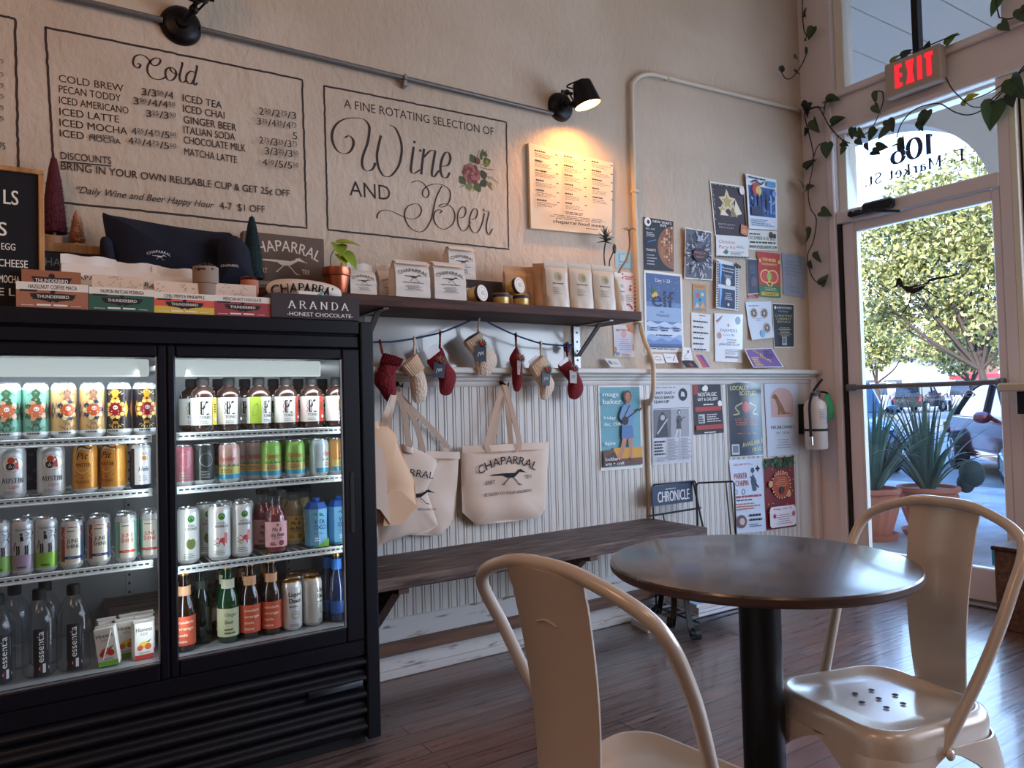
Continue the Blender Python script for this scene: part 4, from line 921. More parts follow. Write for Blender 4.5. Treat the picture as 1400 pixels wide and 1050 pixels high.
def carton(label, x, y, z, rz, rot=None, foot=C(190, 60, 50), fruit=(C(232, 196, 70), C(206, 96, 50)), straw=False):
    t = thing('juice_carton', label, 'carton', (x, y, z), rz, 'small juice cartons on the cooler floor', rot); b = MB(); w_, d_, h = .026, .02, .105
    b.box((-w_, -d_, 0), (w_, d_, h), .0015, C(228, 226, 220)); a = Art(flat((0, -d_, 0), (1, 0, 0), (0, 0, 1), (0, -1, 0)), b)
    a.rect(-w_ + .001, .001, w_ - .001, .014, foot); a.text('Honest', 0, .08, .011, C(40, 38, 40), wd=.043, bold=.02); a.text('KIDS', 0, .069, .007, C(120, 110, 110), wd=.018)
    a.disc(0, .042, .014, fruit[0], 16, .009); a.disc(.01, .036, .009, fruit[1], 14); a.disc(-.011, .034, .008, fruit[1], 14); a.poly([(.005, .05), (.02, .056), (.012, .046)], C(110, 130, 60)); a.text('ORGANIC', 0, .017, .005, C(60, 60, 60), wd=.03)
    b.build('box', 'print_paper', t)
    b = MB(); b.box((-w_ + .001, -.0015, h), (w_ - .001, .0015, h + .006), .0008, C(206, 206, 202)); b.build('top_seam', 'plain', t)
    if straw: b = MB(); b.tube([(-.012, -d_ - .003, .02), (.014, -d_ - .003, .085), (.018, -d_ - .003, .098)], .002, 6, col=C(240, 240, 240)); b.build('straw', 'plain', t)
    return t
yq = 2.42
carton('white juice carton with red foot, nearest the door frame', xat(195, 885, yq), yq, FL, .1)
carton('white juice carton standing behind the leaning one', xat(171, 885, yq + .05), yq + .05, FL, .1, foot=C(120, 160, 60))
carton('white juice carton leaning over with a green foot and straw', xat(151, 905, yq - .012), yq - .012, FL + .004, 0, (0, -.13, -.25), C(122, 200, 60), (C(214, 84, 60), C(196, 60, 46)), True)
for px, yy, s_ in ((146, yq + .09, 'juice carton in the back row at the left'), (176, yq + .1, 'juice carton in the back row at the middle'), (197, yq + .052, 'juice carton directly behind the red-footed carton'), (198, yq + .1, 'juice carton last in the row by the door frame')):
    carton(s_, xat(px, 880, yy), yy, FL, .1)
# right door: kombucha
GK = 'kombucha bottles on the top right cooler shelf'; KB = [(.031, .001), (.036, .006), (.0365, .02), (.0365, .112), (.033, .126), (.02, .136), (.017, .142), (.017, .165)]
def d_k(pan, left=None):
    def f(a, r, h):
        a.serif('K', -.002, h * .38, h * .48, C(22, 22, 24), thick=.3, thin=.07, wd=.027); a.line(sp2([(-.022, h * .88), (-.017, h * .75), (-.021, h * .63), (-.017, h * .5), (-.022, h * .38)], 4), .0022, pan)
        a.text('TONIC', -.002, h * .23, .0082, C(22, 22, 24), bold=.02, wd=.034); a.rows(-.018, h * .06, .014, h * .18, 2, C(150, 150, 150), .45)
        a.rect(.021, .0, .045, h, pan, 6); a.rows(.025, h * .45, .04, h * .8, 4, C(60, 60, 30), .6, 2); a.disc(.032, h * .2, .0055, WHITE, 10, rings=1)
        if left: a.rect(-.06, 0, -.025, h, left, 8); a.poly(sp2([(-.05, h * .3), (-.047, h * .6), (-.036, h * .75), (-.034, h * .5), (-.04, h * .32)], 3, True), C(20, 30, 18))
    return f
KZ = RS[0] + .002
def kb(px, pan, label, y=2.445, rz=0, left=None, white=C(232, 230, 224)): return bottle('kombucha_bottle', label, 'bottle', GK, xat(px, 560, y), y, KZ, KB, 'tea_liquid', 'rubber', [(.022, .106, .0372, white, d_k(pan, left), PI * .82)], rz, .022, .0185)
kb(278, C(232, 206, 60), 'white-labelled kombucha bottle with a yellow side panel'); kb(313, C(70, 66, 70), 'white-labelled kombucha bottle with a grey side panel, second from the mullion', 2.46); kb(354, C(150, 176, 50), 'white-labelled kombucha bottle turned to its lime-green panel with a leaf', 2.45, .62, C(150, 176, 50))
kb(391, C(196, 54, 40), 'white-labelled kombucha bottle with a red panel, left one of two', rz=.05); kb(426, C(196, 54, 40), 'white-labelled kombucha bottle with a red panel, right one of two', rz=-.15); kb(460, C(222, 180, 60), 'white-labelled kombucha bottle with a yellow panel, cut by the right door frame', rz=.3)
for i, px in enumerate((262, 299, 335, 374, 408, 441)):
    kb(px, C(200, 190, 60), 'dark kombucha bottle in the back row, %s' % ['at the mullion', 'behind the grey-panelled one', 'behind the lime one', 'left of the red-panelled pair', 'behind the red-panelled pair', 'by the right door frame'][i], 2.56)
# second shelf: sparkling cans
GR = 'sparkling drink cans on the second right cooler shelf'; RZ = RS[1] + .002; CH = .122
def d_ramb(lo=C(206, 178, 116)):
    def f(a, r, h):
        a.rect(-r * 1.5, .012, r * 1.5, .026, C(64, 156, 190), 16); a.rect(-r * 1.5, .026, r * 1.5, .05, lo, 16)
        a.text('Rambler', 0, .066, .0165, C(196, 70, 40), shear=.35, bold=.015, wd=.05); a.rows(-.022, .032, .022, .046, 3, C(150, 90, 60), .5)
        for k in range(5): a.poly([(-.03 + .014 * k, .05), (-.024 + .014 * k, .058), (-.016 + .014 * k, .05)], C(104, 136, 70))
    return f
def d_emb(a, r, h):
    a.ring(0, .075, .02, .0016, C(150, 154, 150)); a.line([(-.012, .06), (.012, .092)], .002, C(150, 154, 150)); a.rows(-.016, .02, .016, .045, 3, C(140, 144, 140), .5)
def rc(px, body, draw, label, y=2.445, rz=0): return can(label, GR, xat(px, 630, y), y, RZ, .0325, CH, (SILV, body, body), draw, rz)
rc(250, C(170, 100, 110), d_emb, 'dusty pink can beside the mullion'); rc(278, C(44, 50, 48), d_emb, 'black-green can with an embossed badge', rz=.1)
rc(313, C(206, 168, 160), d_ramb(C(196, 190, 110)), 'pale pink sparkling water can', rz=-.35); rc(350, C(176, 160, 156), d_ramb(), 'greyish sparkling water can standing back beside the pink one', 2.5, -.3)
rc(371, C(140, 190, 92), d_ramb(C(190, 180, 110)), 'green sparkling water can, left one of the pair', 2.46, .0); rc(403, C(136, 186, 90), d_ramb(C(190, 180, 110)), 'green sparkling water can, right one of the pair', 2.45, -.2)
rc(436, C(186, 206, 216), d_ramb(C(200, 214, 220)), 'pale blue can right of the green pair', 2.445, .9); rc(459, C(204, 150, 84), d_ramb(), 'orange can beside the right door frame', 2.46, .8)
for px, c_, s_ in ((291, C(60, 60, 62), 'dark can in the back row behind the black-green can'), (331, C(176, 160, 156), 'greyish can in the back row behind the pink sparkling water can'), (384, C(140, 190, 92), 'green can in the back row behind the green pair'), (419, C(136, 186, 90), 'green can in the back row left of the pale blue can'), (449, C(186, 206, 216), 'pale can in the back row by the orange can')):
    rc(px, c_, d_ramb(), s_, 2.53, -.2)
# third shelf
GC = 'tall coconut water cans on the third right cooler shelf'; CZ = RS[2] + .002
def d_coco(mel):
    def f(a, r, h):
        a.disc(.004, h * .8, .0105, C(56, 128, 50), 16); a.line(sp2([(-.002, h * .79), (.004, h * .84), (.01, h * .79)], 3), .0016, C(170, 210, 140))
        a.text('PURE', .004, h * .66, .006, C(70, 80, 70), wd=.02) if not mel else a.text('NATURAL', .004, h * .66, .006, C(70, 80, 70), wd=.028)
        a.text('COCONUT', .004, h * .6, .007, C(50, 60, 54), bold=.02, wd=.036) if not mel else a.text('WATERMELON', .004, h * .6, .007, C(50, 60, 54), bold=.02, wd=.04)
        if mel:
            a.poly([(-.02, .062), (-.01, .05), (.0, .06), (-.008, .07)], C(196, 44, 50)); a.poly([(-.006, .05), (.012, .044), (.012, .07), (.0, .068)], C(206, 60, 62)); a.poly([(.008, .056), (.02, .05), (.022, .082), (.012, .086)], C(224, 130, 130)); a.line([(-.02, .052), (-.008, .045), (.012, .043)], .002, C(44, 90, 44))
        else: a.disc(.003, .06, .014, C(120, 128, 70), 16, .017); a.disc(.003, .076, .007, C(230, 228, 214), 12, .003, rings=1)
        a.rows(-.018, .018, .02, .034, 3, C(130, 134, 130), .4)
    return f
def cc(px, mel, label, y=2.44, rz=0): return can(label, GC, xat(px, 730, y), y, CZ, .0325, .168, (SILV, C(226, 228, 224), C(226, 228, 224)), d_coco(mel), rz)
cc(257, False, 'tall white coconut can with green husk picture, by the mullion', 2.45); cc(300, True, 'tall white watermelon can, left one of the front pair', rz=-.1); cc(330, True, 'tall white watermelon can, right one of the front pair', 2.45)
cc(281, False, 'tall white can in the back row between coconut and watermelon cans', 2.53); cc(306, True, 'tall white can in the back row behind the left watermelon can', 2.53); cc(333, True, 'tall white can in the back row behind the right watermelon can', 2.53)
def d_bees(col, fr):
    def f(a, r, h):
        a.star(0, h * .88, .005, .003, 6, C(40, 30, 34)); a.text('Me &', -.002, h * .63, .012, C(36, 26, 30), shear=.2, bold=.025, wd=.03); a.text('the Bees', 0, h * .42, .012, C(36, 26, 30), shear=.2, bold=.025, wd=.042); a.text('LEMONADE', 0, h * .33, .005, C(60, 40, 46), wd=.03)
        a.disc(.012, h * .16, .009, fr, 14); a.rows(-.024, h * .08, .0, h * .22, 2, fr, .7)
    return f
GB = 'lemonade bottles on the third right cooler shelf'; BB = [(.028, .001), (.033, .006), (.0335, .02), (.0335, .115), (.03, .128), (.021, .14), (.0185, .15), (.0185, .17), (.021, .174), (.021, .195)]
def bees(px, col, liq, fr, label, y, rz=0, full=.15): return bottle('lemonade_bottle', label, 'bottle', GB, xat(px, 715, y), y, CZ, BB, 'clear_plastic', 'rubber', [(.02, .1, .0342, col, d_bees(col, fr), 1.9)], rz, .014, .0225, (liq, full))
bees(377, C(232, 178, 180), 'pink_liquid', C(130, 44, 64), 'pink lemonade bottle in front', 2.44, -.1); bees(360, C(232, 178, 180), 'pink_liquid', C(130, 44, 64), 'pink lemonade bottle half behind the front pink one', 2.52)
bees(401, C(226, 196, 120), 'lemon_liquid', C(190, 140, 50), 'yellow-labelled lemonade bottle beside the pink ones', 2.53); bees(417, C(226, 196, 120), 'lemon_liquid', C(190, 140, 50), 'yellow-labelled lemonade bottle behind the blue cartons', 2.60)
bees(388, C(226, 196, 120), 'lemon_liquid', C(190, 140, 50), 'lemonade bottle at the back between the pink and yellow ones', 2.61)
def coco_pack(px, label, y, rz):
    t = thing('coconut_water_carton', label, 'carton', (xat(px, 715, y), y, CZ), rz, 'blue coconut water cartons on the third right cooler shelf'); b = MB(); w_, h = .036, .13
    b.lathe([(w_ * .95, 0), (w_ * 1.06, .008), (w_, h * .5), (w_ * 1.06, h - .004), (w_ * .8, h + .016), (.0001, h + .02)], 8, cols=[C(60, 130, 190), C(110, 176, 216), C(110, 176, 216), C(30, 84, 170), C(30, 84, 170)])
    a = Art(flat((0, -w_ * .97, 0), (1, 0, 0), (0, 0, 1), (0, -1, 0)), b); a.text('VITA', .004, .078, .014, C(26, 50, 120), bold=.03, wd=.034); a.text('COCO', .004, .06, .014, C(26, 50, 120), bold=.03, wd=.038); a.text('Coconut', 0, .044, .008, C(50, 80, 130), shear=.3, wd=.03)
    for k in range(5): an = .2 + k * .55; a.line([(.0, .102), (.012 * math.cos(an), .105 + .01 * math.sin(an)), (.02 * math.cos(an), .1 + .012 * math.sin(an))], .003, C(40, 110, 70))
    a.poly([(-.02, .002), (.034, .002), (.034, .03), (.01, .012)], C(120, 184, 70)); a.rows(-.012, .022, .012, .036, 2, C(240, 244, 250), .5)
    b.build('box', 'print_paper', t, smooth=20); b = MB(); b.lathe([(.012, h + .012), (.013, h + .03), (.0001, h + .031)], 14, col=C(30, 84, 170)); b.build('cap', 'plain', t)
coco_pack(432, 'blue coconut water carton beside the lemonade bottles', 2.45, -.1); coco_pack(463, 'blue coconut water carton cut by the right door frame', 2.46, .05)
# bottles on the floor behind the right door
GS = 'soda and beer bottles on the right cooler floor'; SB = [(.027, .001), (.031, .006), (.0315, .12), (.029, .138), (.019, .165), (.0145, .182), (.013, .215), (.0145, .218), (.0145, .23)]
def d_mand(a, r, h):
    for i, s_ in enumerate(('mandarin', 'orange', 'soda', 'maine')): a.text(s_, -.024, h * (.76 - .22 * i), .0085, C(246, 224, 206), al='L', bold=.02, wd=.046 if i < 2 else .028)
def d_ging(a, r, h):
    for i, s_ in enumerate(('Ginger', 'Beer')): a.text(s_, -.016, h * (.72 - .26 * i), .011, C(70, 84, 50), al='L', bold=.02, wd=.036 if i == 0 else .026)
    a.rows(-.018, h * .1, .022, h * .34, 2, C(80, 92, 60), .5)
OR = C(206, 86, 52)
def soda(px, py, y, kind, label, rz=0):
    g, c1, c2, dr_ = {'m': ('amber_glass', OR, C(224, 170, 130), d_mand), 'g': ('green_glass', C(206, 212, 170), C(214, 216, 190), d_ging), 'd': ('dark_green_glass', None, C(70, 80, 70), None)}[kind]
    lab = [(.172, .2, .0175, c2, None, PI)] if c2 else []
    if c1: lab = [(.02, .105, .0321, c1, dr_, 2.2), (.158, .192, .0195, c2, None, 2.6)]
    else: lab = [(.165, .19, .0195, c2, None, PI)]
    return bottle('soda_bottle', label, 'bottle', GS, xat(px, py, y), y, FL, SB, g, 'gold_lid', lab, rz, .008, .0155, capn=21)
soda(252, 860, 2.42, 'm', 'orange-labelled soda bottle cut by the mullion'); soda(275, 850, 2.47, 'd', 'plain dark green bottle behind the glass, no front label')
soda(312, 850, 2.43, 'g', 'green ginger beer bottle at the front with a pale label'); soda(342, 845, 2.43, 'm', 'orange-labelled mandarin soda bottle beside the ginger beer'); soda(371, 840, 2.43, 'm', 'orange-labelled mandarin soda bottle beside the white cans', -.2)
for px, y, kd, s_ in ((309, 2.50, 'g', 'green bottle directly behind the front ginger beer'), (305, 2.57, 'g', 'green bottle third in the ginger beer row'), (340, 2.50, 'm', 'brown bottle directly behind the first mandarin soda'), (331, 2.57, 'm', 'brown bottle third in the first mandarin row'), (369, 2.50, 'm', 'brown bottle directly behind the second mandarin soda'), (366, 2.57, 'm', 'brown bottle third in the second mandarin row'), (250, 2.49, 'm', 'brown bottle behind the one cut by the mullion')):
    soda(px, 830, y, kd, s_)
def d_death(a, r, h):
    for i, s_ in enumerate(('Liquid', 'Death')):
        a.text(s_, 0, h * (.7 - .13 * i), .014, C(24, 24, 26), bold=.045, wd=.042 - .003 * i)
    a.disc(0, h * .32, .014, C(190, 184, 170), 16); a.disc(0, h * .325, .008, C(224, 222, 214), 12); a.disc(-.003, h * .335, .002, C(60, 56, 50), 8, rings=1); a.disc(.003, h * .335, .002, C(60, 56, 50), 8, rings=1); a.rows(-.02, h * .48, .02, h * .54, 1, C(120, 120, 120), .5); a.rows(-.02, h * .1, .02, h * .16, 2, C(120, 120, 120), .5)
GD = 'white water cans with gold lids on the right cooler floor'
for px, y, rz, s_ in ((399, 2.43, .1, 'white water can with gold lid, beside the orange soda'), (427, 2.44, .9, 'white water can turned to its side text'), (404, 2.51, 0, 'white can with gold lid behind the front white water can'), (425, 2.52, .4, 'white can with gold lid behind the turned one')):
    can(s_, GD, xat(px, 840, y), y, FL, .0325, .157, (SILV, C(222, 222, 220), C(222, 222, 220)), d_death, rz, lid='gold_lid')
for px, y, s_ in ((449, 2.47, 'slender blue glass bottle with gold cap, left one by the door frame'), (461, 2.43, 'slender blue glass bottle with gold cap, right one by the door frame')):
    bottle('water_bottle', s_, 'bottle', 'slender blue bottles on the right cooler floor', xat(px, 830, y), y, FL, [(.024, .001), (.028, .005), (.0285, .11), (.024, .14), (.016, .17), (.0125, .19), (.0125, .225)], 'blue_glass', 'gold_lid', [(.172, .207, .0165, C(60, 130, 220), None, PI), (.03, .07, .029, C(40, 80, 150), None, 1.2)], 0, .01, .014)
# ---------------------------------------------------------------- painted menus on the plaster
def wallart(off=.0006): return Art(flat((0, D - off, 0), (1, 0, 0), (0, 0, 1), (0, -1, 0)), eps=.0001)
def wp(px, py): p = W(px, py); return (p.x, p.z)
def zz(k, ox, oy): return lambda x, y: (ox + x / k, oy + y / k)
def wtext(a, t, p0, p1, cap, col=INK, bold=0.0, shear=0.0, fix=None):
    """a line of wall lettering from baseline pixel p0 to p1, cap height in pixels"""
    (x0, z0), (x1, z1) = wp(*p0), wp(*p1); h = fix or (W(p0[0], p0[1] - cap).z - W(*p0).z + W(p1[0], p1[1] - cap).z - W(*p1).z) / 2
    a.text(t, x0, z0, h, col, al='L', wd=math.hypot(x1 - x0, z1 - z0), bold=bold, shear=shear, rot=math.atan2(z1 - z0, x1 - x0))
def wprice(a, t, p0, p1, cap):
    """price line: digits after ^ are small raised cents"""
    (x0, z0), (x1, z1) = wp(*p0), wp(*p1); h = W(p0[0], p0[1] - cap).z - W(*p0).z; parts = []; i = 0
    while i < len(t):
        if t[i] == '^': parts.append((t[i + 1:i + 3], True)); i += 3
        else: parts.append((t[i], False)); i += 1
    wd = [(.95 if s_ else (.55 if c == '/' else .72)) for c, s_ in parts]; tot = sum(wd); x = x0
    for (c, s_), w_ in zip(parts, wd):
        q = (x1 - x0) * w_ / tot; zz_ = z0 + (z1 - z0) * (x - x0) / (x1 - x0)
        a.text(c, x + q * .04, zz_ + (h * .42 if s_ else 0), h * (.55 if s_ else 1), INK, al='L', wd=q * .86, bold=.012)
        if s_: a.rect(x + q * .06, zz_ + h * .22, x + q * .86, zz_ + h * .27, INK)
        x += q
def wborder(a, pts, wd=.0075):
    P = [wp(*p) for p in pts]; rd = random.Random(5); L = []
    for i in range(len(P) - 1):
        for k in range(40): L.append((P[i][0] + (P[i + 1][0] - P[i][0]) * k / 40 + rd.gauss(0, .0007), P[i][1] + (P[i + 1][1] - P[i][1]) * k / 40 + rd.gauss(0, .0007)))
    L.append(P[-1]); a.line(L, wd, INK)
def script(a, k, ox, oy, strokes, thin, thick):
    for s_ in strokes: a.line(sp2([wp(ox + x / k, oy + y / k) for x, y in s_], 7), 0, INK, nib=(thin, thick))
cm = thing('painted_menu', 'cold drinks price list hand-painted on the plaster in a thin dark border', 'painted sign', (.5, D, 1.8)); cm.location = (0, 0, 0)
a = wallart(); wborder(a, [(62, 37), (413, 109), (419.3, 312), (76, 276), (62, 37)]); a.mb.build('border', 'wall_ink', cm)
a = wallart()
script(a, 11.667, 170, 65, [[(205, 262), (240, 258), (256, 285), (235, 320), (200, 325), (155, 290), (138, 225), (165, 150), (230, 118), (310, 128), (360, 165), (405, 215), (430, 262), (480, 290), (540, 272), (575, 220), (560, 180), (510, 168), (440, 195), (385, 265), (365, 350), (390, 430), (450, 490), (540, 510), (620, 495), (660, 460)],
    [(720, 318), (670, 350), (655, 420), (680, 500), (740, 528), (800, 490), (825, 430), (815, 370), (770, 328), (735, 320), (740, 365), (790, 410), (850, 428), (885, 425)], [(905, 250), (928, 248), (905, 350), (880, 470), (900, 540), (950, 552), (985, 525)],
    [(1125, 400), (1060, 378), (1000, 430), (985, 510), (1020, 570), (1070, 575), (1105, 520)], [(1140, 298), (1160, 300), (1135, 430), (1105, 560), (1130, 598), (1165, 560)]], .003, .0075)
a.mb.build('title', 'wall_ink', cm)
a = wallart(); q = zz(3.0889, 0, 0); cap = 9.6
for t, x0, y0, x1, y1 in (('COLD BREW', 249, 345, 522, 388), ('PECAN TODDY', 249, 390, 510, 430), ('ICED AMERICANO', 250, 437, 543, 482), ('ICED LATTE', 252, 486, 503, 519), ('ICED MOCHA', 252, 532, 538, 569), ('ICED', 253, 577, 355, 590),
    ('ICED TEA', 771, 428, 937, 460), ('ICED CHAI', 773, 473, 948, 503), ('GINGER BEER', 776, 520, 998, 554), ('ITALIAN SODA', 776, 563, 993, 594), ('CHOCOLATE MILK', 777, 606, 1037, 641), ('MATCHA LATTE', 778, 655, 1000, 690), ('DISCOUNTS', 257, 672, 470, 694), ('BRING IN YOUR OWN REUSABLE CUP & GET 25¢ OFF', 257, 716, 1222, 832)):
    wtext(a, t, q(x0, y0), q(x1, y1), cap, bold=.008)
wtext(a, 'MOCHA', q(378, 595), q(510, 611), 7, bold=.008); wtext(a, 'mexican', q(378, 578), q(480, 588), 6, C(40, 40, 60), shear=.4)
wtext(a, '*Daily Wine and Beer Happy Hour', q(320, 815), q(905, 880), 9, shear=.42); wtext(a, '4-7  $1 OFF', q(928, 884), q(1118, 900), 9.5)
a.line([wp(*q(257, 683)), wp(*q(470, 702))], .004, INK)
for t, x0, y0, x1, y1 in (('3/3^50/4', 597, 402, 733, 420), ('3^50/4/4^50', 562, 441, 742, 462), ('3^25/3^50', 616, 495, 744, 508), ('4^25/4^75/5^50', 555, 570, 745, 592), ('4^25/4^75/5^50', 540, 611, 745, 640), ('2^50/2^75/3', 1090, 487, 1248, 508), ('3^25/4^25/4^75', 1080, 530, 1250, 552), ('5', 1231, 592, 1252, 596), ('2^75/3^25/3^75', 1090, 611, 1252, 632), ('3/3^25/3^50', 1113, 656, 1257, 673), ('4^50/5/5^50', 1103, 705, 1257, 723)):
    wprice(a, t, q(x0, y0), q(x1, y1), 9.6)
a.mb.build('lettering', 'wall_ink', cm)
hm = thing('painted_menu', 'edge of another hand-painted price list, cut off at the left of the photo', 'painted sign')
a = wallart(); wborder(a, [(-40, 12), (20.5, 26), (26, 262), (-40, 255)]); a.mb.build('border', 'wall_ink', hm)
a = wallart()
for y in (89, 107, 122, 137, 152, 167): wprice(a, '4^75' if y > 140 else '^75', (-8 if y > 140 else -3, y - 1), (6, y + .5), 8)
wprice(a, '/75', (-5, 203), (8, 205), 9)
a.mb.build('lettering', 'wall_ink', hm)
wm = thing('painted_menu', 'wine and beer sign hand-painted on the plaster with a rose', 'painted sign')
a = wallart(); wborder(a, [(443, 117), (692, 167), (695.4, 341), (448, 314), (443, 117)]); a.mb.build('border', 'wall_ink', wm)
a = wallart(); q = zz(3.0889, 400, 80); wtext(a, 'A FINE ROTATING SELECTION OF', q(217, 207), q(850, 325), 11, bold=-.004); wtext(a, 'AND', q(240, 578), q(413, 600), 20, bold=-.006); a.mb.build('lettering', 'wall_ink', wm)
a = wallart()
script(a, 7.778, 445, 150, [[(205, 298), (250, 278), (290, 315), (295, 380), (255, 450), (190, 468), (120, 430), (75, 340), (72, 240), (120, 150), (210, 98), (320, 88), (410, 105), (460, 165), (465, 240), (445, 360), (405, 470), (388, 560), (405, 630), (455, 652), (505, 625), (530, 565)],
    [(588, 275), (560, 400), (547, 490), (560, 600), (605, 690), (655, 714), (710, 690), (775, 600), (805, 490), (808, 380), (780, 270), (735, 190), (680, 162)],
    [(938, 395), (915, 560), (908, 650), (940, 678), (1005, 640)], [(1047, 415), (1025, 600), (1018, 688)], [(1045, 505), (1110, 440), (1165, 435)], [(1168, 435), (1140, 600), (1130, 690), (1155, 712), (1205, 650)],
    [(1240, 602), (1300, 590), (1328, 520), (1310, 460), (1270, 462), (1235, 540), (1222, 640), (1245, 715), (1290, 720), (1320, 670)]], .0025, .0115)
for d_ in ((945, 345), (1008, 436)): a.disc(*wp(445 + d_[0] / 7.778, 150 + d_[1] / 7.778), .006, INK, 10, rings=1)
script(a, 7.778, 505, 235, [[(80, 495), (85, 455), (125, 415), (190, 408), (270, 435), (370, 480), (450, 502), (520, 478), (552, 410), (525, 350), (465, 342), (400, 375), (372, 445), (390, 530), (445, 605), (525, 640), (590, 615), (650, 520), (680, 400), (710, 270), (770, 150)],
    [(445, 115), (515, 95), (580, 130), (625, 195), (630, 245), (600, 275), (565, 245), (575, 190), (630, 145), (720, 130), (800, 150), (855, 205), (855, 290), (820, 355), (770, 375), (740, 365), (770, 345), (830, 345), (890, 400), (908, 480), (880, 560), (800, 610), (730, 585), (685, 510), (695, 430), (740, 402), (768, 420), (745, 440)],
    [(950, 492), (1000, 480), (1025, 425), (1010, 375), (970, 385), (938, 455), (945, 560), (990, 630), (1040, 600), (1075, 530)], [(1085, 510), (1130, 490), (1150, 430), (1130, 392), (1095, 410), (1065, 500), (1070, 590), (1110, 648), (1160, 630), (1200, 540), (1222, 440)],
    [(1212, 395), (1225, 420), (1270, 428), (1248, 530), (1245, 620), (1270, 668), (1308, 605)]], .0022, .0068)
a.mb.build('script_lettering', 'wall_ink', wm)
a = wallart(); q = zz(13.125, 615, 190)
def leafp(x0, y0, x1, y1, wd, col):
    p, r = wp(*q(x0, y0)), wp(*q(x1, y1)); dx, dy = r[0] - p[0], r[1] - p[1]; L = math.hypot(dx, dy); nx, ny = -dy / L * wd, dx / L * wd
    a.poly(sp2([p, (p[0] + dx * .35 + nx, p[1] + dy * .35 + ny), (p[0] + dx * .7 + nx * .7, p[1] + dy * .7 + ny * .7), r, (p[0] + dx * .7 - nx * .7, p[1] + dy * .7 - ny * .7), (p[0] + dx * .35 - nx, p[1] + dy * .35 - ny)], 3, True), col)
G1, G2_, G3_ = C(70, 86, 40), C(112, 126, 52), C(40, 58, 36)
for v in ((450, 430, 365, 275, .02, G1), (600, 430, 730, 385, .02, G1), (620, 420, 700, 470, .02, G2_), (260, 700, 175, 790, .022, G1), (460, 790, 540, 955, .022, G1), (550, 660, 665, 630, .022, G3_), (560, 740, 640, 860, .022, G3_), (350, 800, 300, 900, .012, G2_), (380, 800, 350, 940, .008, G2_), (570, 380, 545, 250, .008, G1), (580, 300, 590, 180, .008, G1), (600, 310, 650, 210, .007, G1), (620, 310, 665, 265, .01, G1), (640, 740, 770, 930, .006, C(120, 96, 50)), (690, 790, 760, 830, .008, C(130, 110, 56))): leafp(*v)
for l in ([(510, 400), (495, 300), (530, 200)], [(540, 470), (620, 440), (640, 420)], [(660, 680), (770, 690)], [(680, 700), (790, 730), (870, 795)], [(540, 500), (640, 540), (790, 555)], [(280, 820), (220, 850), (170, 870)], [(400, 830), (420, 940)]): a.line(sp2([wp(*q(*p)) for p in l], 4), .0025, C(84, 70, 40))
cx_, cz_ = wp(*q(385, 625)); s_ = abs(wp(*q(485, 625))[0] - wp(*q(385, 625))[0])
R1, R2, R3 = C(140, 78, 74), C(112, 50, 52), C(160, 100, 94)
for k in range(9): an = k * 2 * PI / 9 + .3; a.disc(cx_ + s_ * 1.05 * math.cos(an), cz_ + s_ * 1.1 * math.sin(an), s_ * .55, (R1, R2, R3)[k % 3], 12, rings=1)
for k in range(6): an = k * 2 * PI / 6; a.disc(cx_ + s_ * .55 * math.cos(an), cz_ + s_ * .6 * math.sin(an), s_ * .48, (R2, R3)[k % 2], 12, rings=1)
a.disc(cx_, cz_, s_ * .4, R2, 12, rings=1); a.disc(cx_ + s_ * .1, cz_, s_ * .2, C(180, 140, 70), 10, rings=1); a.disc(*wp(*q(495, 400)), s_ * .42, R2, 10, s_ * .55, rings=1)
a.mb.build('painted_rose', 'wall_ink', wm)

# ---------------------------------------------------------------- conduits, wall lamps, food menu board
b = MB(); zc = 2.513; c1, c2 = W(765, 147).x, W(247, 36).x; b.tube([(-.7, D - .02, zc), (c2 - .063, D - .02, zc)], .0105, 10); b.tube([(c2 + .063, D - .02, zc), (c1 - .06, D - .02, zc)], .0105, 10)
t = thing('conduit', 'dark grey conduit running along the plaster above the painted menus', 'conduit'); b.build('pipe', 'conduit_paint', t)
for px in (550,):
    p = W(px, 106); b = MB(); b.tube([(p.x, D - .034, zc + .012), (p.x, D - .034, zc - .012)], .006, 6); b.box((p.x - .008, D - .034, zc - .04), (p.x + .008, D - .001, zc - .012), .002); b.ball((p.x, D - .012, zc - .028), .01, 8); b.build('pipe_strap', 'steel_grey', t)
t = thing('conduit', 'cream conduit bending down the plaster right of the food menu board and over the ledge', 'conduit')
P = [W(px, py, D - .02) for px, py in ((1094, 151), (1000, 128), (915, 107))]; P += [W(px, py, D - .02) for px, py in ((890, 101.5), (875, 104), (866, 113), (863.5, 130), (866, 240), (872, 390), (875, 437))]
P += [W(px, py, D - y) for px, py, y in ((880, 462, .05), (888, 482, .09), (893, 500, .096), (893, 535, .096), (888, 552, .05), (885, 566, .026))] + [Vector((W(886, 600, D - .024).x, D - .024, .24))]
b = MB(); b.tube(spline(P, 6), .0125, 10); b.build('pipe', 'conduit_cream', t)
for px, py in ((868, 262), (874, 440), (915, 108)):
    p = W(px, py, D - .02); b = MB(); b.box((p.x - .02, D - .036, p.z - .009), (p.x + .02, D - .001, p.z + .009), .004); b.build('pipe_strap', 'conduit_cream', t)
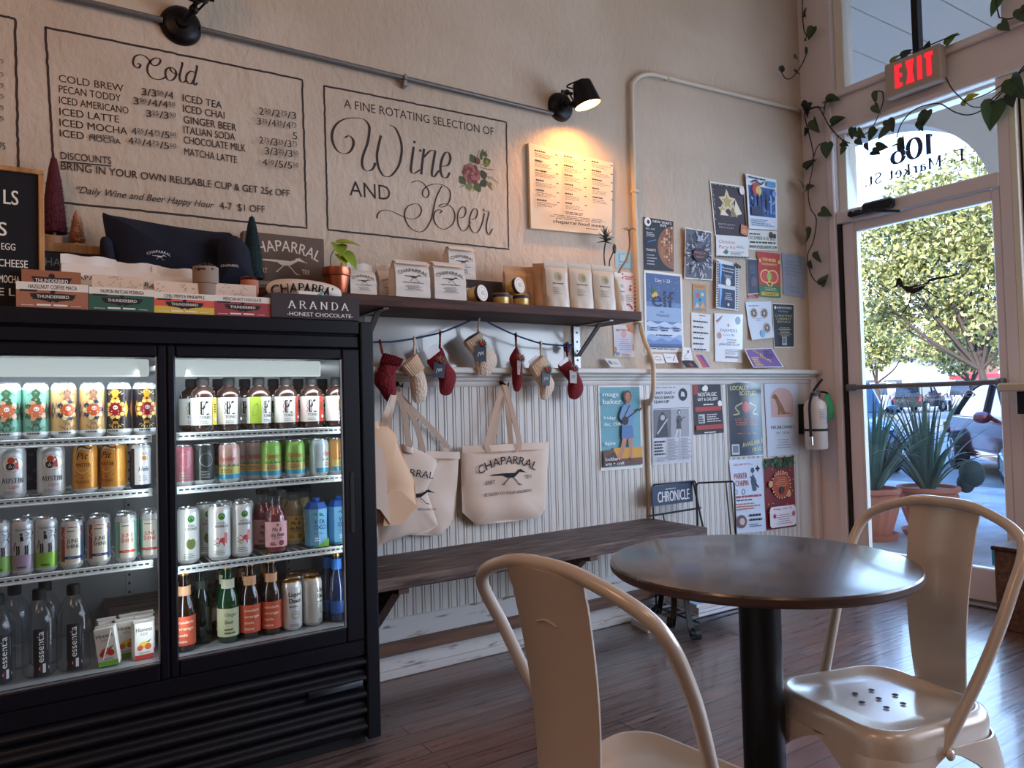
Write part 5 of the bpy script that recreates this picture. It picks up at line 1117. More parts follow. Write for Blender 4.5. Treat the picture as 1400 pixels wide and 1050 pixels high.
def sconce(label, c, head_c, head_dir, lit, arm):
    t = thing('wall_lamp', label, 'lamp', c, 0, 'black wall lamps on the conduit'); c = Vector(c); h = Vector(head_c) - c; d = Vector(head_dir).normalized()
    b = MB(); b.lathe([(.0001, -.052), (.02, -.05), (.024, -.034), (.05, -.03), (.066, -.02), (.07, -.008), (.072, 0), (.0001, 0)], 32, (0, 0, 0), 'y'); b.build('wall_plate', 'sconce_black', t)
    b = MB(); A = [Vector(p) for p in arm]; b.tube([(0, -.04, 0)] + A[:1], .011, 8); b.ball(A[0], .017, 12); b.build('pivot', 'sconce_black', t)
    b = MB()
    for o in (-.014, .014): b.tube([A[0] + Vector((o, 0, 0)), A[1] + Vector((o, 0, 0))], .004, 6)
    b.tube(spline([A[0] + Vector((0, -.02, .0)), (A[0] + A[1]) / 2 + Vector((.02, -.03, .03)), A[1] + Vector((0, 0, .03)), h - d * .065], 6), .004, 6); b.build('arm', 'sconce_black', t)
    b = MB(); b.ball(A[1], .015, 10); b.tube([A[1] + Vector((-.03, 0, 0)), A[1] + Vector((.03, 0, 0))], .008, 8); b.build('knob', 'sconce_black', t)
    rotm = d.to_track_quat('Z', 'Y').to_matrix().to_4x4(); rotm.translation = h
    b = MB(); b.M = rotm; b.lathe([(.0001, -.062), (.02, -.062), (.024, -.055), (.044, -.05), (.046, -.044), (.066, .062), (.064, .062), (.043, -.043), (.0001, -.047)], 32); b.build('lamp_shade', 'sconce_black', t)
    b = MB(); b.M = rotm; b.lathe([(.0625, .0605), (.0425, -.0405), (.0001, -.042)], 32, caps=False); b.build('shade_lining', 'pale_paint', t)
    b = MB(); b.M = rotm; b.ball((0, 0, .012), .03, 14, sc=(1, 1, 1.2)); b.lathe([(.014, -.045), (.014, -.02)], 12); b.build('bulb', 'bulb' if lit else 'pale_paint', t)
    return t, Vector(head_c), d
Y1 = D - .17; hc = W(799, 127, Y1)
_, hc, hd_ = sconce('black wall lamp lit orange at the end of the conduit, above the food menu board', (W(765, 147, D).x, D - .001, W(765, 147, D).z), hc, (.24, -.12, -1), True, [(.02, -.085, -.01), (hc.x - W(765, 147).x - .075, -.13, hc.z - W(765, 147).z + .0)])
light('lamp_beam', 'SPOT', hc + hd_ * .05, hc + hd_ * 1.0 + Vector((-.16, .22, 0)), 27, (1.0, .41, .09), spot_size=2.6, spot_blend=.9, shadow_soft_size=.03)
c2 = W(247, 36); sconce('unlit black wall lamp over the cold drinks menu, cut by the top of the photo', (c2.x, D - .001, c2.z), (c2.x + .03, D - .16, c2.z + .088), (.1, -.6, .8), False, [(.03, -.085, .03), (.06, -.13, .06)])
def quad(pts, y): return [W(px, py, y) for px, py in pts]
def sheet(name, label, cat, pts, draw, off=.004, thick=.0006, group=None, mats='print_paper', curl=None, parent=None, build=True, nu=10, nv=12, base=None, yfn=None):
    """flat print fixed to the wall: pts = its corners TL, TR, BR, BL in the photo; draw(a, w, h) in metres from the lower left"""
    TL, TR, BR, BL = quad(pts, D - off); w_ = ((TR - TL).length + (BR - BL).length) / 2; h_ = ((TL - BL).length + (TR - BR).length) / 2
    def fn(u, v, h):
        s_, t_ = u / w_, v / h_; p = (BL * (1 - s_) + BR * s_) * (1 - t_) + (TL * (1 - s_) + TR * s_) * t_
        return p + Vector((0, -h - (curl(s_, t_) if curl else 0), 0))
    b = MB(); b.grid(nu, nv, lambda s_, t_: fn(s_ * w_, t_ * h_, 0), base or C(236, 234, 228), thick=(0, thick, 0))
    a = Art(fn, b, .0001)
    if draw: draw(a, w_, h_)
    o = b.build(name, mats, None, smooth=30)
    return tag(o, label, cat, group)
def d_food(a, w_, h_):
    K = C(60, 54, 50)
    for c in range(3):
        u = w_ * (.06 + .315 * c); rd = random.Random(c + 40); v = h_ * .94; n = (6, 6, 5)[c]
        for k in range(n):
            a.rows(u, v - h_ * .022, u + w_ * .13, v, 1, C(30, 26, 26), .8, k + c * 9); a.rect(u + w_ * .235, v - h_ * .018, u + w_ * .262, v - h_ * .006, K); a.rows(u, v - h_ * .085, u + w_ * .24, v - h_ * .028, 3, C(120, 108, 96), .35, k * 3 + c); v -= h_ * .118
    a.rows(w_ * .3, h_ * .19, w_ * .62, h_ * .23, 2, K, .5, 3, 'C'); a.rows(w_ * .16, h_ * .12, w_ * .86, h_ * .18, 3, C(110, 100, 92), .4, 5, 'C'); a.text('chaparral food menu', w_ * .52, h_ * .065, h_ * .042, C(30, 32, 46), wd=w_ * .63, bold=.035); a.rows(w_ * .6, h_ * .03, w_ * .82, h_ * .05, 1, K, .4, 8)
sheet('menu_board', 'cream food menu board on the plaster under the lit wall lamp', 'menu board', [(723, 195), (838, 223), (836.5, 322), (726, 312)], d_food, .02, .016, base=C(226, 210, 186))

# ---------------------------------------------------------------- wooden wall shelf with brackets
SZ = 1.527
t = thing('wall_shelf', 'dark wooden shelf on metal brackets holding coffee bags below the painted menus', 'shelf')
part('board', 'shelf_wood', t, ((-.5, 2.575, 1.485), (2.425, D - .001, SZ)), bev=.003)
def bracket(x, label_x):
    b = MB(); b.box((x - .012, 2.60, 1.479), (x + .012, D - .02, 1.485), .001); b.box((x - .02, D - .012, 1.16 if x > 2 else 1.3), (x + .02, D - .004, 1.484), .001)
    br = b.build('bracket', 'conduit_paint' if x < 2 else 'steel_grey', t)
    b = MB(); b.M = None; p0, p1 = Vector((x, 2.68, 1.478)), Vector((x, D - .02, 1.335)); d = (p1 - p0).normalized(); s_ = Vector((.011, 0, 0)); n_ = d.cross(Vector((1, 0, 0))) * .004
    vs = [p + i * s_ + j * n_ for p in (p0, p1) for i in (-1, 1) for j in (-1, 1)]; b.add(vs, [(0, 1, 3, 2), (4, 6, 7, 5), (0, 4, 5, 1), (2, 3, 7, 6), (0, 2, 6, 4), (1, 5, 7, 3)]); b.build('brace', 'conduit_paint', br)
    b = MB()
    for k in range(5): b.lathe([(.0001, -.001), (.005, -.001), (.005, 0)], 8, (x, D - .0125, 1.45 - k * .045), 'y')
    b.build('screw_hole', 'dark_line', br)
bracket(W(787, 470).x, 0); bracket(W(503, 430, 2.78).x, 0); bracket(.25, 0)
# ---------------------------------------------------------------- things on top of the cooler
TZ = 1.3925
def X_(px, py, y): return W(px, py, y).x
def Z_(px, py, y): return W(px, py, y).z
lb = thing('letter_board', 'black felt letter board in an oak frame standing on the cooler at the left edge', 'letter board', (0, 2.47, TZ)); yb = 2.47; lb.location = (0, 0, 0)
rx = X_(60, 240, yb); zt = Z_(58, 234, yb)
part('felt', 'felt', lb, ((-.52, yb - .004, TZ + .01), (rx - .012, yb + .008, zt - .012)), bev=0)
part('frame', 'oak', lb, ((-.53, yb - .012, zt - .014), (rx, yb + .012, zt)), ((rx - .014, yb - .012, TZ), (rx, yb + .012, zt - .014)), ((-.53, yb - .012, TZ), (rx - .014, yb + .012, TZ + .014)), ((-.53, yb - .012, TZ), (-.516, yb + .012, zt)), bev=.002)
a = Art(flat((0, yb - .0045, 0), (1, 0, 0), (0, 0, 1), (0, -1, 0)))
for tx, px0, px1, by, cap in (('LS', 5, 25, 281, 19), ('S', -2, 9, 323, 18), ('EGG', 2, 21, 343, 9), ('CHEESE', -2, 38, 367, 10), ('MOCHA', -1, 27, 388, 10), ('E L', -2, 20, 405, 10)):
    x0, x1 = X_(px0, by, yb), X_(px1, by, yb); a.text(tx, x0, Z_(px1, by, yb), Z_(px1, by - cap, yb) - Z_(px1, by, yb), C(236, 234, 224), al='L', wd=x1 - x0, bold=.02)
a.mb.build('letters', 'plain', lb)
def snack(label, px0, px1, ptop, pbot, cols, title, backcol, riser, y=2.33, back=None):
    x0, x1 = X_(px0, pbot, y), X_(px1, pbot, y); h = Z_((px0 + px1) / 2, ptop, y) - TZ; t = thing('snack_box', label, 'snack bar box', ((x0 + x1) / 2, y, TZ), 0, 'snack bar boxes along the front of the cooler top'); w_ = (x1 - x0) / 2
    b = MB(); dp = .12
    b.box((-w_, 0, 0), (w_, .002, h), 0, C(232, 226, 214)); b.box((-w_, .002, 0), (-w_ + .002, dp, h), 0, cols[1]); b.box((w_ - .002, .002, 0), (w_, dp, h), 0, cols[1]); b.box((-w_, dp - .002, 0), (w_, dp, h), 0, cols[1]); b.box((-w_, .002, 0), (w_, dp, .002), 0, cols[1])
    a = Art(flat((0, 0, 0), (1, 0, 0), (0, 0, 1), (0, -1, 0)), b); a.rect(-w_, 0, w_, h * .70, cols[0])
    if len(cols) > 2: a.rect(-w_, 0, w_, h * .36, cols[2])
    a.text(title, .0, h * .76, h * .155, C(40, 34, 36), wd=w_ * 1.35, bold=.015); a.poly([(-w_ * .9, h * .63), (-w_ * .9, h * .71), (-w_ * .42, h * .71), (-w_ * .46, h * .63)], C(34, 30, 34))
    K = C(26, 24, 28); wg = w_ * .66; v = h * .36
    for s_ in (-1, 1): a.poly([(0, v - .004), (0, v + h * .22), (s_ * wg * .35, v + h * .24), (s_ * wg, v + h * .2), (s_ * wg * .9, v + h * .14), (s_ * wg * .96, v + h * .10), (s_ * wg * .84, v + h * .05), (s_ * wg * .86, v + .0), (s_ * wg * .62, v - h * .02), (s_ * wg * .3, v - h * .06), (s_ * wg * .12, v - h * .12)], K)
    a.poly([(-wg * .1, v + h * .2), (-wg * .12, v + h * .3), (-wg * .02, v + h * .35), (wg * .1, v + h * .32), (wg * .13, v + h * .27), (wg * .06, v + h * .28), (wg * .08, v + h * .2)], K)
    a.text('THUNDERBIRD', 0, v + h * .045, h * .12, C(240, 234, 224), wd=wg * 1.35, bold=.02)
    for s_ in (-.26, .2): a.rect((s_ - .19) * w_, h * .1, (s_ + .2) * w_, h * .17, C(236, 230, 220))
    a.rows(-w_ * .86, h * .1, -w_ * .52, h * .15, 1, C(230, 220, 210), .5, 2); a.rows(w_ * .5, h * .1, w_ * .9, h * .15, 1, C(230, 220, 210), .5, 3)
    b.build('box', 'print_paper', t)
    hb = Z_((px0 + px1) / 2, riser, y + dp) - TZ; b = MB(); k = .86 if back else .82; b.box((-w_ * k, dp - .01, .02), (w_ * k, dp - .0085, hb), 0, backcol); a = Art(flat((0, dp - .01, 0), (1, 0, 0), (0, 0, 1), (0, -1, 0)), b)
    if back:
        vv = hb - .038
        for s_ in (-1, 1): a.poly([(0, vv), (0, vv + .018), (s_ * wg * .9, vv + .02), (s_ * wg * .75, vv + .002)], K)
        a.disc(0, vv + .022, .008, K, 10, rings=1); a.text('THUNDERBIRD', 0, vv + .004, .010, C(240, 234, 224), wd=w_ * .95, bold=.02)
    else:
        rd = random.Random(px0)
        for _ in range(22): u, v2 = rd.uniform(-w_ * .76, w_ * .76), rd.uniform(h + .001, max(h + .004, hb - .006)); a.line([(u, v2), (u + .007, v2 + .004)], .002, C(170, 150, 130))
    b.build('back_flap', 'print_paper', t)
    for k in range(5):
        b = MB(); u = -w_ + .018 + k * (2 * w_ - .036) / 4; b.box((u - .012, .02, .003), (u + .012, dp - .02, h * .93), .002, (backcol, cols[0])[k % 2]); b.build('wrapped_bar', 'print_gloss', t)
snack('brown hazelnut snack bar box with a tall brown back flap', 22, 121, 387, 423.5, [C(166, 108, 80), C(150, 96, 70)], 'HAZELNUT COFFEE MACA', C(156, 98, 66), 371, back=1)
snack('dark green matcha snack bar box with a patterned back flap', 122, 211, 394, 427.5, [C(44, 92, 76), C(40, 84, 68)], 'YAUPON MATCHA MORINGA', C(222, 198, 172), 378)
snack('red and yellow chili pineapple snack bar box', 211, 293, 401, 431.5, [C(220, 92, 74), C(200, 80, 60), C(224, 190, 76)], 'CHILI PEPITA PINEAPPLE', C(226, 206, 182), 387)
snack('maroon hot chocolate snack bar box next to the dark chocolate display box', 293, 370, 405, 435, [C(158, 62, 68), C(140, 54, 60)], 'MEXICAN HOT CHOCOLATE', C(224, 204, 190), 390)
def aranda():
    y = 2.325; x0, x1 = X_(371, 435, y), X_(491.5, 440, y); h = Z_(430, 403, y) - TZ; w_ = (x1 - x0) / 2; t = thing('chocolate_box', 'dark brown chocolate display box with white serif lettering at the cooler corner', 'display box', ((x0 + x1) / 2, y, TZ)); DB = C(52, 38, 40)
    b = MB(); dp = .16; b.box((-w_, 0, 0), (w_, .003, h), 0, DB); b.box((-w_, .003, 0), (-w_ + .003, dp, h), 0, DB); b.box((w_ - .003, .003, 0), (w_, dp, h), 0, DB); b.box((-w_, dp - .003, 0), (w_, dp, h), 0, DB); b.box((-w_, 0, 0), (w_, dp, .003), 0, DB)
    a = Art(flat((0, 0, 0), (1, 0, 0), (0, 0, 1), (0, -1, 0)), b); a.serif('ARANDA', .012, h * .42, h * .3, WHITE, wd=w_ * 1.44, gap=.3, thick=.17, thin=.06); a.text('-HONEST CHOCOLATE-', .012, h * .12, h * .15, WHITE, wd=w_ * 1.5, bold=.01); b.build('box', 'print_paper', t)
    c = thing('chocolate_bar', 'white chocolate bar with a green mark lying on top of the dark display box', 'chocolate bar', ((x0 + x1) / 2 - .005, y + .07, TZ + h), .1); b = MB(); z0 = .0; b.box((-.045, -.025, z0), (.045, .025, z0 + .018), .003, C(236, 224, 206)); a = Art(flat((0, -.025, z0), (1, 0, 0), (0, 0, 1), (0, -1, 0)), b); a.disc(.028, .008, .006, C(40, 150, 130), 8, rings=1); a.disc(.036, .012, .005, C(40, 150, 130), 8, rings=1); b.build('wrapper', 'print_gloss', c)
aranda()
# paper coffee bags laid behind the snack boxes
def paper_bag(label, group, x, y, z, w_, d, h, rz=0, rot=None, logo=True, fold=True, col=C(226, 216, 206), open_top=False, twist=0.0):
    t = thing('coffee_bag', label, 'coffee bag', (x, y, z), rz, group, rot); b = MB(); rd = random.Random(int(x * 997) + int(h * 500)); n = 12
    secs = [(0, 1, 1), (.03, 1.0, 1.02), (.5, 1.0, 1.0), (.8, .99, .8), (.92, .97, .42), (1.0, .96, .12)]
    def face(u, v):      # u around 0..1, v up
        for i in range(len(secs) - 1):
            if v <= secs[i + 1][0] + 1e-9: break
        s0, s1 = secs[i], secs[i + 1]; f_ = (v - s0[0]) / (s1[0] - s0[0]); ww = w_ / 2 * (s0[1] + (s1[1] - s0[1]) * f_); dd = d / 2 * (s0[2] + (s1[2] - s0[2]) * f_); k = u * 4
        if k < 1: p = (-ww + 2 * ww * k, -dd)
        elif k < 2: p = (ww - .012 * math.sin(PI * (k - 1)) * (1 - abs(2 * v - 1) * .3), -dd + 2 * dd * (k - 1))
        elif k < 3: p = (ww - 2 * ww * (k - 2), dd)
        else: p = (-ww + .012 * math.sin(PI * (k - 3)), dd - 2 * dd * (k - 3))
        return Vector((p[0], p[1] + (v ** 2) * twist + .0015 * math.sin(17 * v + 9 * u), v * h))
    b.grid(32, 18, face, col); b.add([face(u, 1) for u in (0, .25, .5, .75)], [(0, 1, 2, 3)], col); b.add([face(u, 0) for u in (0, .25, .5, .75)], [(3, 2, 1, 0)], col)
    if logo:
        a = Art(lambda u, v, q: Vector((u, face(.125, v / h).y - q - .0022, v)), b, .0001); a.logo(0, h * .52, w_ * .86, C(44, 42, 46), False); a.rows(-w_ * .3, h * .40, w_ * .3, h * .43, 1, C(70, 66, 66), .6, 2, 'C'); a.rows(-w_ * .26, h * .2, w_ * .26, h * .36, 5, C(110, 104, 102), .4, 4, 'C')
    b.build('bag', 'print_paper', t, smooth=25)
    b = MB(); yt = twist
    if fold: b.grid(6, 4, lambda u, v: Vector(((u - .5) * w_ * .97, yt - d * .07 - .03 * v - .004 * math.sin(v * 3), h * (1.0 - .13 * v) + .004)), col, thick=(0, .003, .003))
    else: b.grid(8, 2, lambda u, v: Vector(((u - .5) * w_ * .98, yt + .004 * math.sin(u * 9), h * .985 + v * .03 + .003 * math.sin(u * 11))), col, thick=(0, .003, 0))
    b.build('folded_top', mat_paper(col), t)
    return t
_mp = {}
def mat_paper(col):
    if col not in _mp: _mp[col] = mat('paper%d' % len(_mp), col, .75)
    return _mp[col]
GCB = 'white coffee bags'
for i, (px, py, pt, y, rz, s_) in enumerate(((122, 390, 363, 2.52, .1, 'white coffee bag with crumpled top behind the hazelnut box'), (184, 395, 372, 2.53, -.05, 'white coffee bag with crumpled top behind the green box'), (243, 400, 379, 2.53, .05, 'white coffee bag with crumpled top behind the red and yellow box'))):
    h = Z_(px, pt, y) - TZ; paper_bag(s_, 'white coffee bags behind the snack boxes', X_(px, py, y), y, TZ, .15, .06, h, rz, fold=False)
# navy sweatshirts folded over the shelf, brown shop signs, bottle-brush trees
def poutline(pts, y): return [(W(px, py, y).x, W(px, py, y).z) for px, py in pts]
def soft(name, label, cat, pts, y, t0, t1, m, z_min=None, group=None, centre=None, parent=None, n=4, power=2.5, wave=0.0):
    P = sp2(poutline(pts, y), n, True)
    if z_min: P = [(u, max(v, z_min)) for u, v in P]
    cu = (sum(p[0] for p in P) / len(P), sum(p[1] for p in P) / len(P)) if centre is None else (W(*centre, y).x, W(*centre, y).z)
    fn = lambda u, v, h: Vector((u, y - h - (wave * math.sin(u * 42 + v * 9) if h > 0 else 0), v))
    b = MB(); b.pillow(P, fn, t0, t1, centre=cu, power=power); o = b.build(name, m, parent, smooth=60)
    if label: tag(o, label, cat, group)
    def top(u, v, h):            # point on the front bulge
        an = math.atan2(v - cu[1], u - cu[0]); best = 1e9
        for i in range(len(P)):
            (x1, y1), (x2, y2) = P[i - 1], P[i]; dx, dy = math.cos(an), math.sin(an); den = dx * (y2 - y1) - dy * (x2 - x1)
            if abs(den) < 1e-12: continue
            s_ = ((x1 - cu[0]) * (y2 - y1) - (y1 - cu[1]) * (x2 - x1)) / den; q_ = ((x1 - cu[0]) * dy - (y1 - cu[1]) * dx) / den
            if s_ > 0 and -1e-6 <= q_ <= 1 + 1e-6: best = min(best, s_)
        k = min(1, math.hypot(u - cu[0], v - cu[1]) / best); bu = t1 * (1 - k ** power)
        return Vector((u, y - bu - h - .0035 - (abs(wave) + .001 if wave else 0), v))
    return o, top
ys = 2.66
sw = thing('folded_sweatshirt', 'navy sweatshirt with a small white bird logo spread over the shelf', 'sweatshirt'); 
o, top = soft('body', None, None, [(140, 295), (150, 294), (190, 301), (235, 309), (285, 316), (318, 321), (300, 350), (298, 392), (250, 398), (200, 396), (155, 392), (150, 350)], ys, .05, .045, 'navy_cloth', SZ + .002, parent=sw, wave=.004)
p, q_ = W(199, 360, ys), W(231, 360, ys); a = Art(top, eps=.0002); a.logo((p.x + q_.x) / 2 - .002, Z_(214, 356, ys), abs(q_.x - p.x), C(220, 220, 226), False); a.mb.build('chest_logo', 'print_cloth', sw)
o, _ = soft('sleeve', None, None, [(137, 328), (150, 326), (156, 345), (158, 392), (146, 394), (139, 370)], ys - .03, .02, .03, 'navy_cloth', SZ + .002, parent=sw)
s2 = thing('folded_sweatshirt', 'navy sweatshirt folded at the right end, half behind the dark green tree', 'sweatshirt')
o, top = soft('body', None, None, [(300, 330), (320, 322), (336, 334), (343, 352), (349, 392), (320, 396), (296, 394), (297, 360)], ys - .065, .035, .04, 'navy_cloth', SZ + .002, parent=s2)
p, q_ = W(291, 362, ys), W(313, 362, ys); a = Art(top, eps=.0002); a.text('CHAPARRAL', (p.x + q_.x) / 2 + .008, Z_(303, 364, ys - .1), .008, C(220, 220, 226), wd=abs(q_.x - p.x)); a.mb.build('chest_logo', 'print_cloth', s2)
def sign(label, pts, y, zb, dep, col, draw, top=None):
    TL, TR, BR, BL = [W(px, py, y) for px, py in pts]; x0, x1, z1 = (TL.x + BL.x) / 2, (TR.x + BR.x) / 2, (TL.z + TR.z) / 2
    t = thing('shop_sign', label, 'sign', ((x0 + x1) / 2, y, zb)); w_, h = x1 - x0, z1 - zb; b = MB(); b.box((-w_ / 2, 0, 0), (w_ / 2, dep, h), .002, col); a = Art(flat((0, 0, 0), (1, 0, 0), (0, 0, 1), (0, -1, 0)), b); draw(a, w_, h); b.build('panel', 'print_paper', t)
    if top: b = MB(); b.box((-w_ / 2, -.004, h), (w_ / 2, dep, h + top), .002); b.build('wooden_cap', 'oak', t)
    return t
def d_sign(a, w_, h):
    K = C(226, 214, 196); a.text('CHAPARRAL', .0, h * .74, h * .17, K, wd=w_ * .86, bold=.012, arc=w_ * .95); a.runner(.0, h * .50, w_ * .58, K); a.text('LKRT', -w_ * .28, h * .38, h * .075, K, wd=w_ * .13); a.text('TEX', w_ * .26, h * .40, h * .075, K, wd=w_ * .10); a.text('BE GOOD TO YOUR NEIGHBORS', 0, h * .2, h * .05, K, wd=w_ * .72)
sign('square brown shop sign with a white running bird, leaning behind the dark green tree', [(331, 315), (441, 327), (446, 392), (333, 386)], 2.79, SZ, .04, C(98, 78, 66), d_sign)
def d_sign2(a, w_, h):
    K = C(150, 146, 142); a.text('CHAPARRAL', .0, h * .56, h * .24, K, wd=w_ * .92, bold=.0); a.runner(.02, h * .2, w_ * .6, C(170, 170, 176))
zb2 = Z_(100, 332, 2.76)
sign('dark shop sign with a wooden cap behind the white coffee bags, under the small trees', [(46, 343), (141, 349), (141, 385), (46, 380)], 2.76, SZ, .08, C(44, 42, 48), d_sign2, top=.03)
def brush_tree(label, px, ptop, pbase, y, zb, wd_px, cols, base, seed):
    rd = random.Random(seed); x = X_(px, (ptop + pbase) / 2, y); zt = Z_(px, ptop, y); r0 = abs(X_(px + wd_px / 2, pbase, y) - X_(px - wd_px / 2, pbase, y)) / 2 * .9; h = zt - zb; t = thing('bottle_brush_tree', label, 'decorative tree', (x, y, zb)); bh = h * .14
    b = MB(); b.lathe([(.0001, 0), (r0 * .6, 0), (r0 * .6, bh * .7), (r0 * .15, bh * .75), (r0 * .1, bh + .01)], 16, col=base); b.build('wooden_foot', 'plain', t)
    b = MB(); b.lathe([(r0 * .85, bh), (r0 * .74, bh + (h - bh) * .3), (r0 * .54, bh + (h - bh) * .62), (r0 * .36, bh + (h - bh) * .85), (r0 * .2, h * .985), (.0001, h)], 18, col=cols[0])
    for _ in range(1800):
        s_ = rd.random() ** 1.2; z = bh + (h - bh) * s_; rr = r0 * (1 - .7 * s_ - .3 * s_ ** 6) * rd.uniform(.88, 1.18) + .003; an = rd.random() * 2 * PI; ri = rr * .6; c, s2_ = math.cos(an), math.sin(an); w_ = .0022
        b.add([(ri * c - s2_ * w_, ri * s2_ + c * w_, z), (ri * c + s2_ * w_, ri * s2_ - c * w_, z), (rr * c, rr * s2_, z + rd.uniform(-.004, .006))], [(0, 1, 2)], rd.choice(cols))
    b.build('bristles', 'brush_tree', t, smooth=None)
zcap = Z_(100, 343, 2.76) + .03
zcap = ((W(46, 343, 2.76).z + W(141, 349, 2.76).z) / 2) + .03
brush_tree('tall maroon bottle-brush tree beside the letter board', 74, 215, 330, 2.80, zcap, 46, [C(84, 30, 40), C(66, 22, 32), C(104, 40, 48)], C(190, 150, 120), 1)
brush_tree('small tan bottle-brush tree right of the maroon one', 105, 289, 334, 2.80, zcap, 26, [C(190, 140, 110), C(170, 122, 94), C(204, 158, 126)], C(200, 180, 150), 2)
brush_tree('dark green bottle-brush tree in front of the brown sign', 345, 296, 392, 2.62, SZ, 38, [C(16, 40, 44), C(12, 30, 36), C(22, 52, 54)], C(120, 90, 70), 3)
def pot(name, label, px, prim, pbase, y, zb, wtop, m, cat='potted plant'):
    x = X_(px, prim, y); r = abs(X_(px + wtop / 2, prim, y) - X_(px - wtop / 2, prim, y)) / 2 * .93; h = Z_(px, prim, y) - zb; t = thing(name, label, cat, (x, y, zb)); b = MB()
    b.lathe([(.0001, 0), (r * .68, 0), (r * .72, .004), (r * .88, h * .68), (r * .97, h * .69), (r, h * .72), (r, h), (r * .9, h), (r * .86, h * .85), (.0001, h * .85)], 32); b.build('pot', m, t); return t, r, h
t, r, h = pot('potted_succulent', 'small grey clay pot with dark crinkled leaves in front of the navy sweatshirts', 281, 366, 400, 2.46, TZ, 38, 'clay_grey')
b = MB(); rd = random.Random(9)
for _ in range(150): an, el = rd.random() * 6.28, rd.random() * 1.4; p = Vector((math.cos(an) * math.cos(el), math.sin(an) * math.cos(el), math.sin(el) * .8)) * r * rd.uniform(.6, 1.0) + Vector((0, 0, h * .9)); b.ball(p, .006, 6, rd.choice([C(50, 44, 46), C(66, 50, 50), C(40, 44, 42)]), sc=(1, 1, .6))
b.build('leaf_rosette', 'leaf', t)
t, r, h = pot('potted_succulent', 'small tan pot with a red-brown plant at the foot of the dark green tree', 341, 384, 402, 2.47, TZ, 26, 'terracotta')
b = MB()
for k in range(26): an = k * 2.4; rr = r * (.3 + .9 * (k / 26)); b.tube([(0, 0, h * .9), (rr * .6 * math.cos(an), rr * .6 * math.sin(an), h + .012), (rr * math.cos(an), rr * math.sin(an), h + .006)], [.003, .004, .001], 5, col=rd.choice([C(140, 50, 40), C(110, 40, 36), C(80, 60, 40)]))
b.build('leaf_rosette', 'leaf', t)
t, r, h = pot('potted_pothos', 'copper pot with a yellow-green pothos cutting between the brown sign and the coffee bags', 460, 367, 403, 2.64, SZ, 40, 'copper')
def leaf_mesh(b, base, tip_dir, nrm, L, w_, col, droop=.25, fold=.15):
    """heart-shaped leaf from its stalk end"""
    t_, n_ = Vector(tip_dir).normalized(), Vector(nrm); n_ = (n_ - t_ * n_.dot(t_)).normalized(); s_ = t_.cross(n_); pr = [(-.1, .22), (-.02, .42), (.18, .52), (.42, .46), (.68, .3), (.88, .12), (1.0, .01)]; vs = []
    for u, hw in pr:
        c = Vector(base) + t_ * (L * max(u, -.02)) - n_ * (droop * L * max(0, u) ** 2); up_ = n_ * (fold * w_ * hw * 2)
        k = Vector(base) + t_ * (L * u) - n_ * (droop * L * max(0, u) ** 2); vs += [k - s_ * (hw * w_) + up_, c, k + s_ * (hw * w_) + up_]
    b.add(vs, [(3 * i + j, 3 * i + j + 1, 3 * i + j + 4, 3 * i + j + 3) for i in range(6) for j in (0, 1)], col)
YL = [C(150, 168, 46), C(126, 150, 40), C(172, 184, 66)]
b = MB(); b.tube(spline([(-.02, 0, h * .85), (-.024, -.01, h + .04), (.0, -.02, h + .085)], 5), .0022, 5, col=C(130, 150, 60)); b.tube(spline([(.01, 0, h * .85), (.02, -.01, h + .03), (.03, -.02, h + .05)], 5), .0022, 5, col=C(130, 150, 60)); b.build('stem', 'leaf', t)
b = MB(); leaf_mesh(b, (.0, -.02, h + .09), (.8, -.3, .1), (0, -.5, 1), .085, .06, YL[0]); leaf_mesh(b, (.0, -.02, h + .085), (-.05, -.6, -.55), (0, -1, .4), .06, .06, YL[1]); leaf_mesh(b, (.025, -.02, h + .055), (.5, -.5, -.7), (.3, -1, .3), .075, .055, YL[1]); leaf_mesh(b, (.01, -.01, h + .05), (.1, -.6, -.5), (0, -1, .5), .06, .05, YL[2]); b.build('leaves', 'leaf', t)
# white printed shirt rolled up behind the chocolate box
yt = 2.53; ts = thing('rolled_shirt', 'cream shirt rolled up showing black letters, behind the dark chocolate box', 'shirt')
o, top = soft('cloth', None, None, [(364, 396), (372, 384), (396, 381), (430, 384), (455, 390), (466, 398), (462, 408), (420, 410), (380, 408)], yt, .05, .05, mat('shirt_cloth', C(222, 204, 188), .9), TZ + .03, parent=ts, wave=.002)
x0, x1 = X_(374, 392, yt - .04), X_(459, 398, yt - .04); a = Art(top, eps=.0002); a.text('CHAPARRAL', (x0 + x1) / 2, Z_(420, 401, yt - .04), .032, C(44, 44, 52), wd=x1 - x0, bold=.01, arc=.6); a.mb.build('lettering', 'print_cloth', ts)
cb = slabs('storage_box', 'shelf_wood', ((X_(366, 400, 2.56), 2.487, TZ), (X_(466, 400, 2.56), 2.567, TZ + .033)), bev=.002); tag(cb, 'low dark box under the rolled shirt on the cooler', 'box')

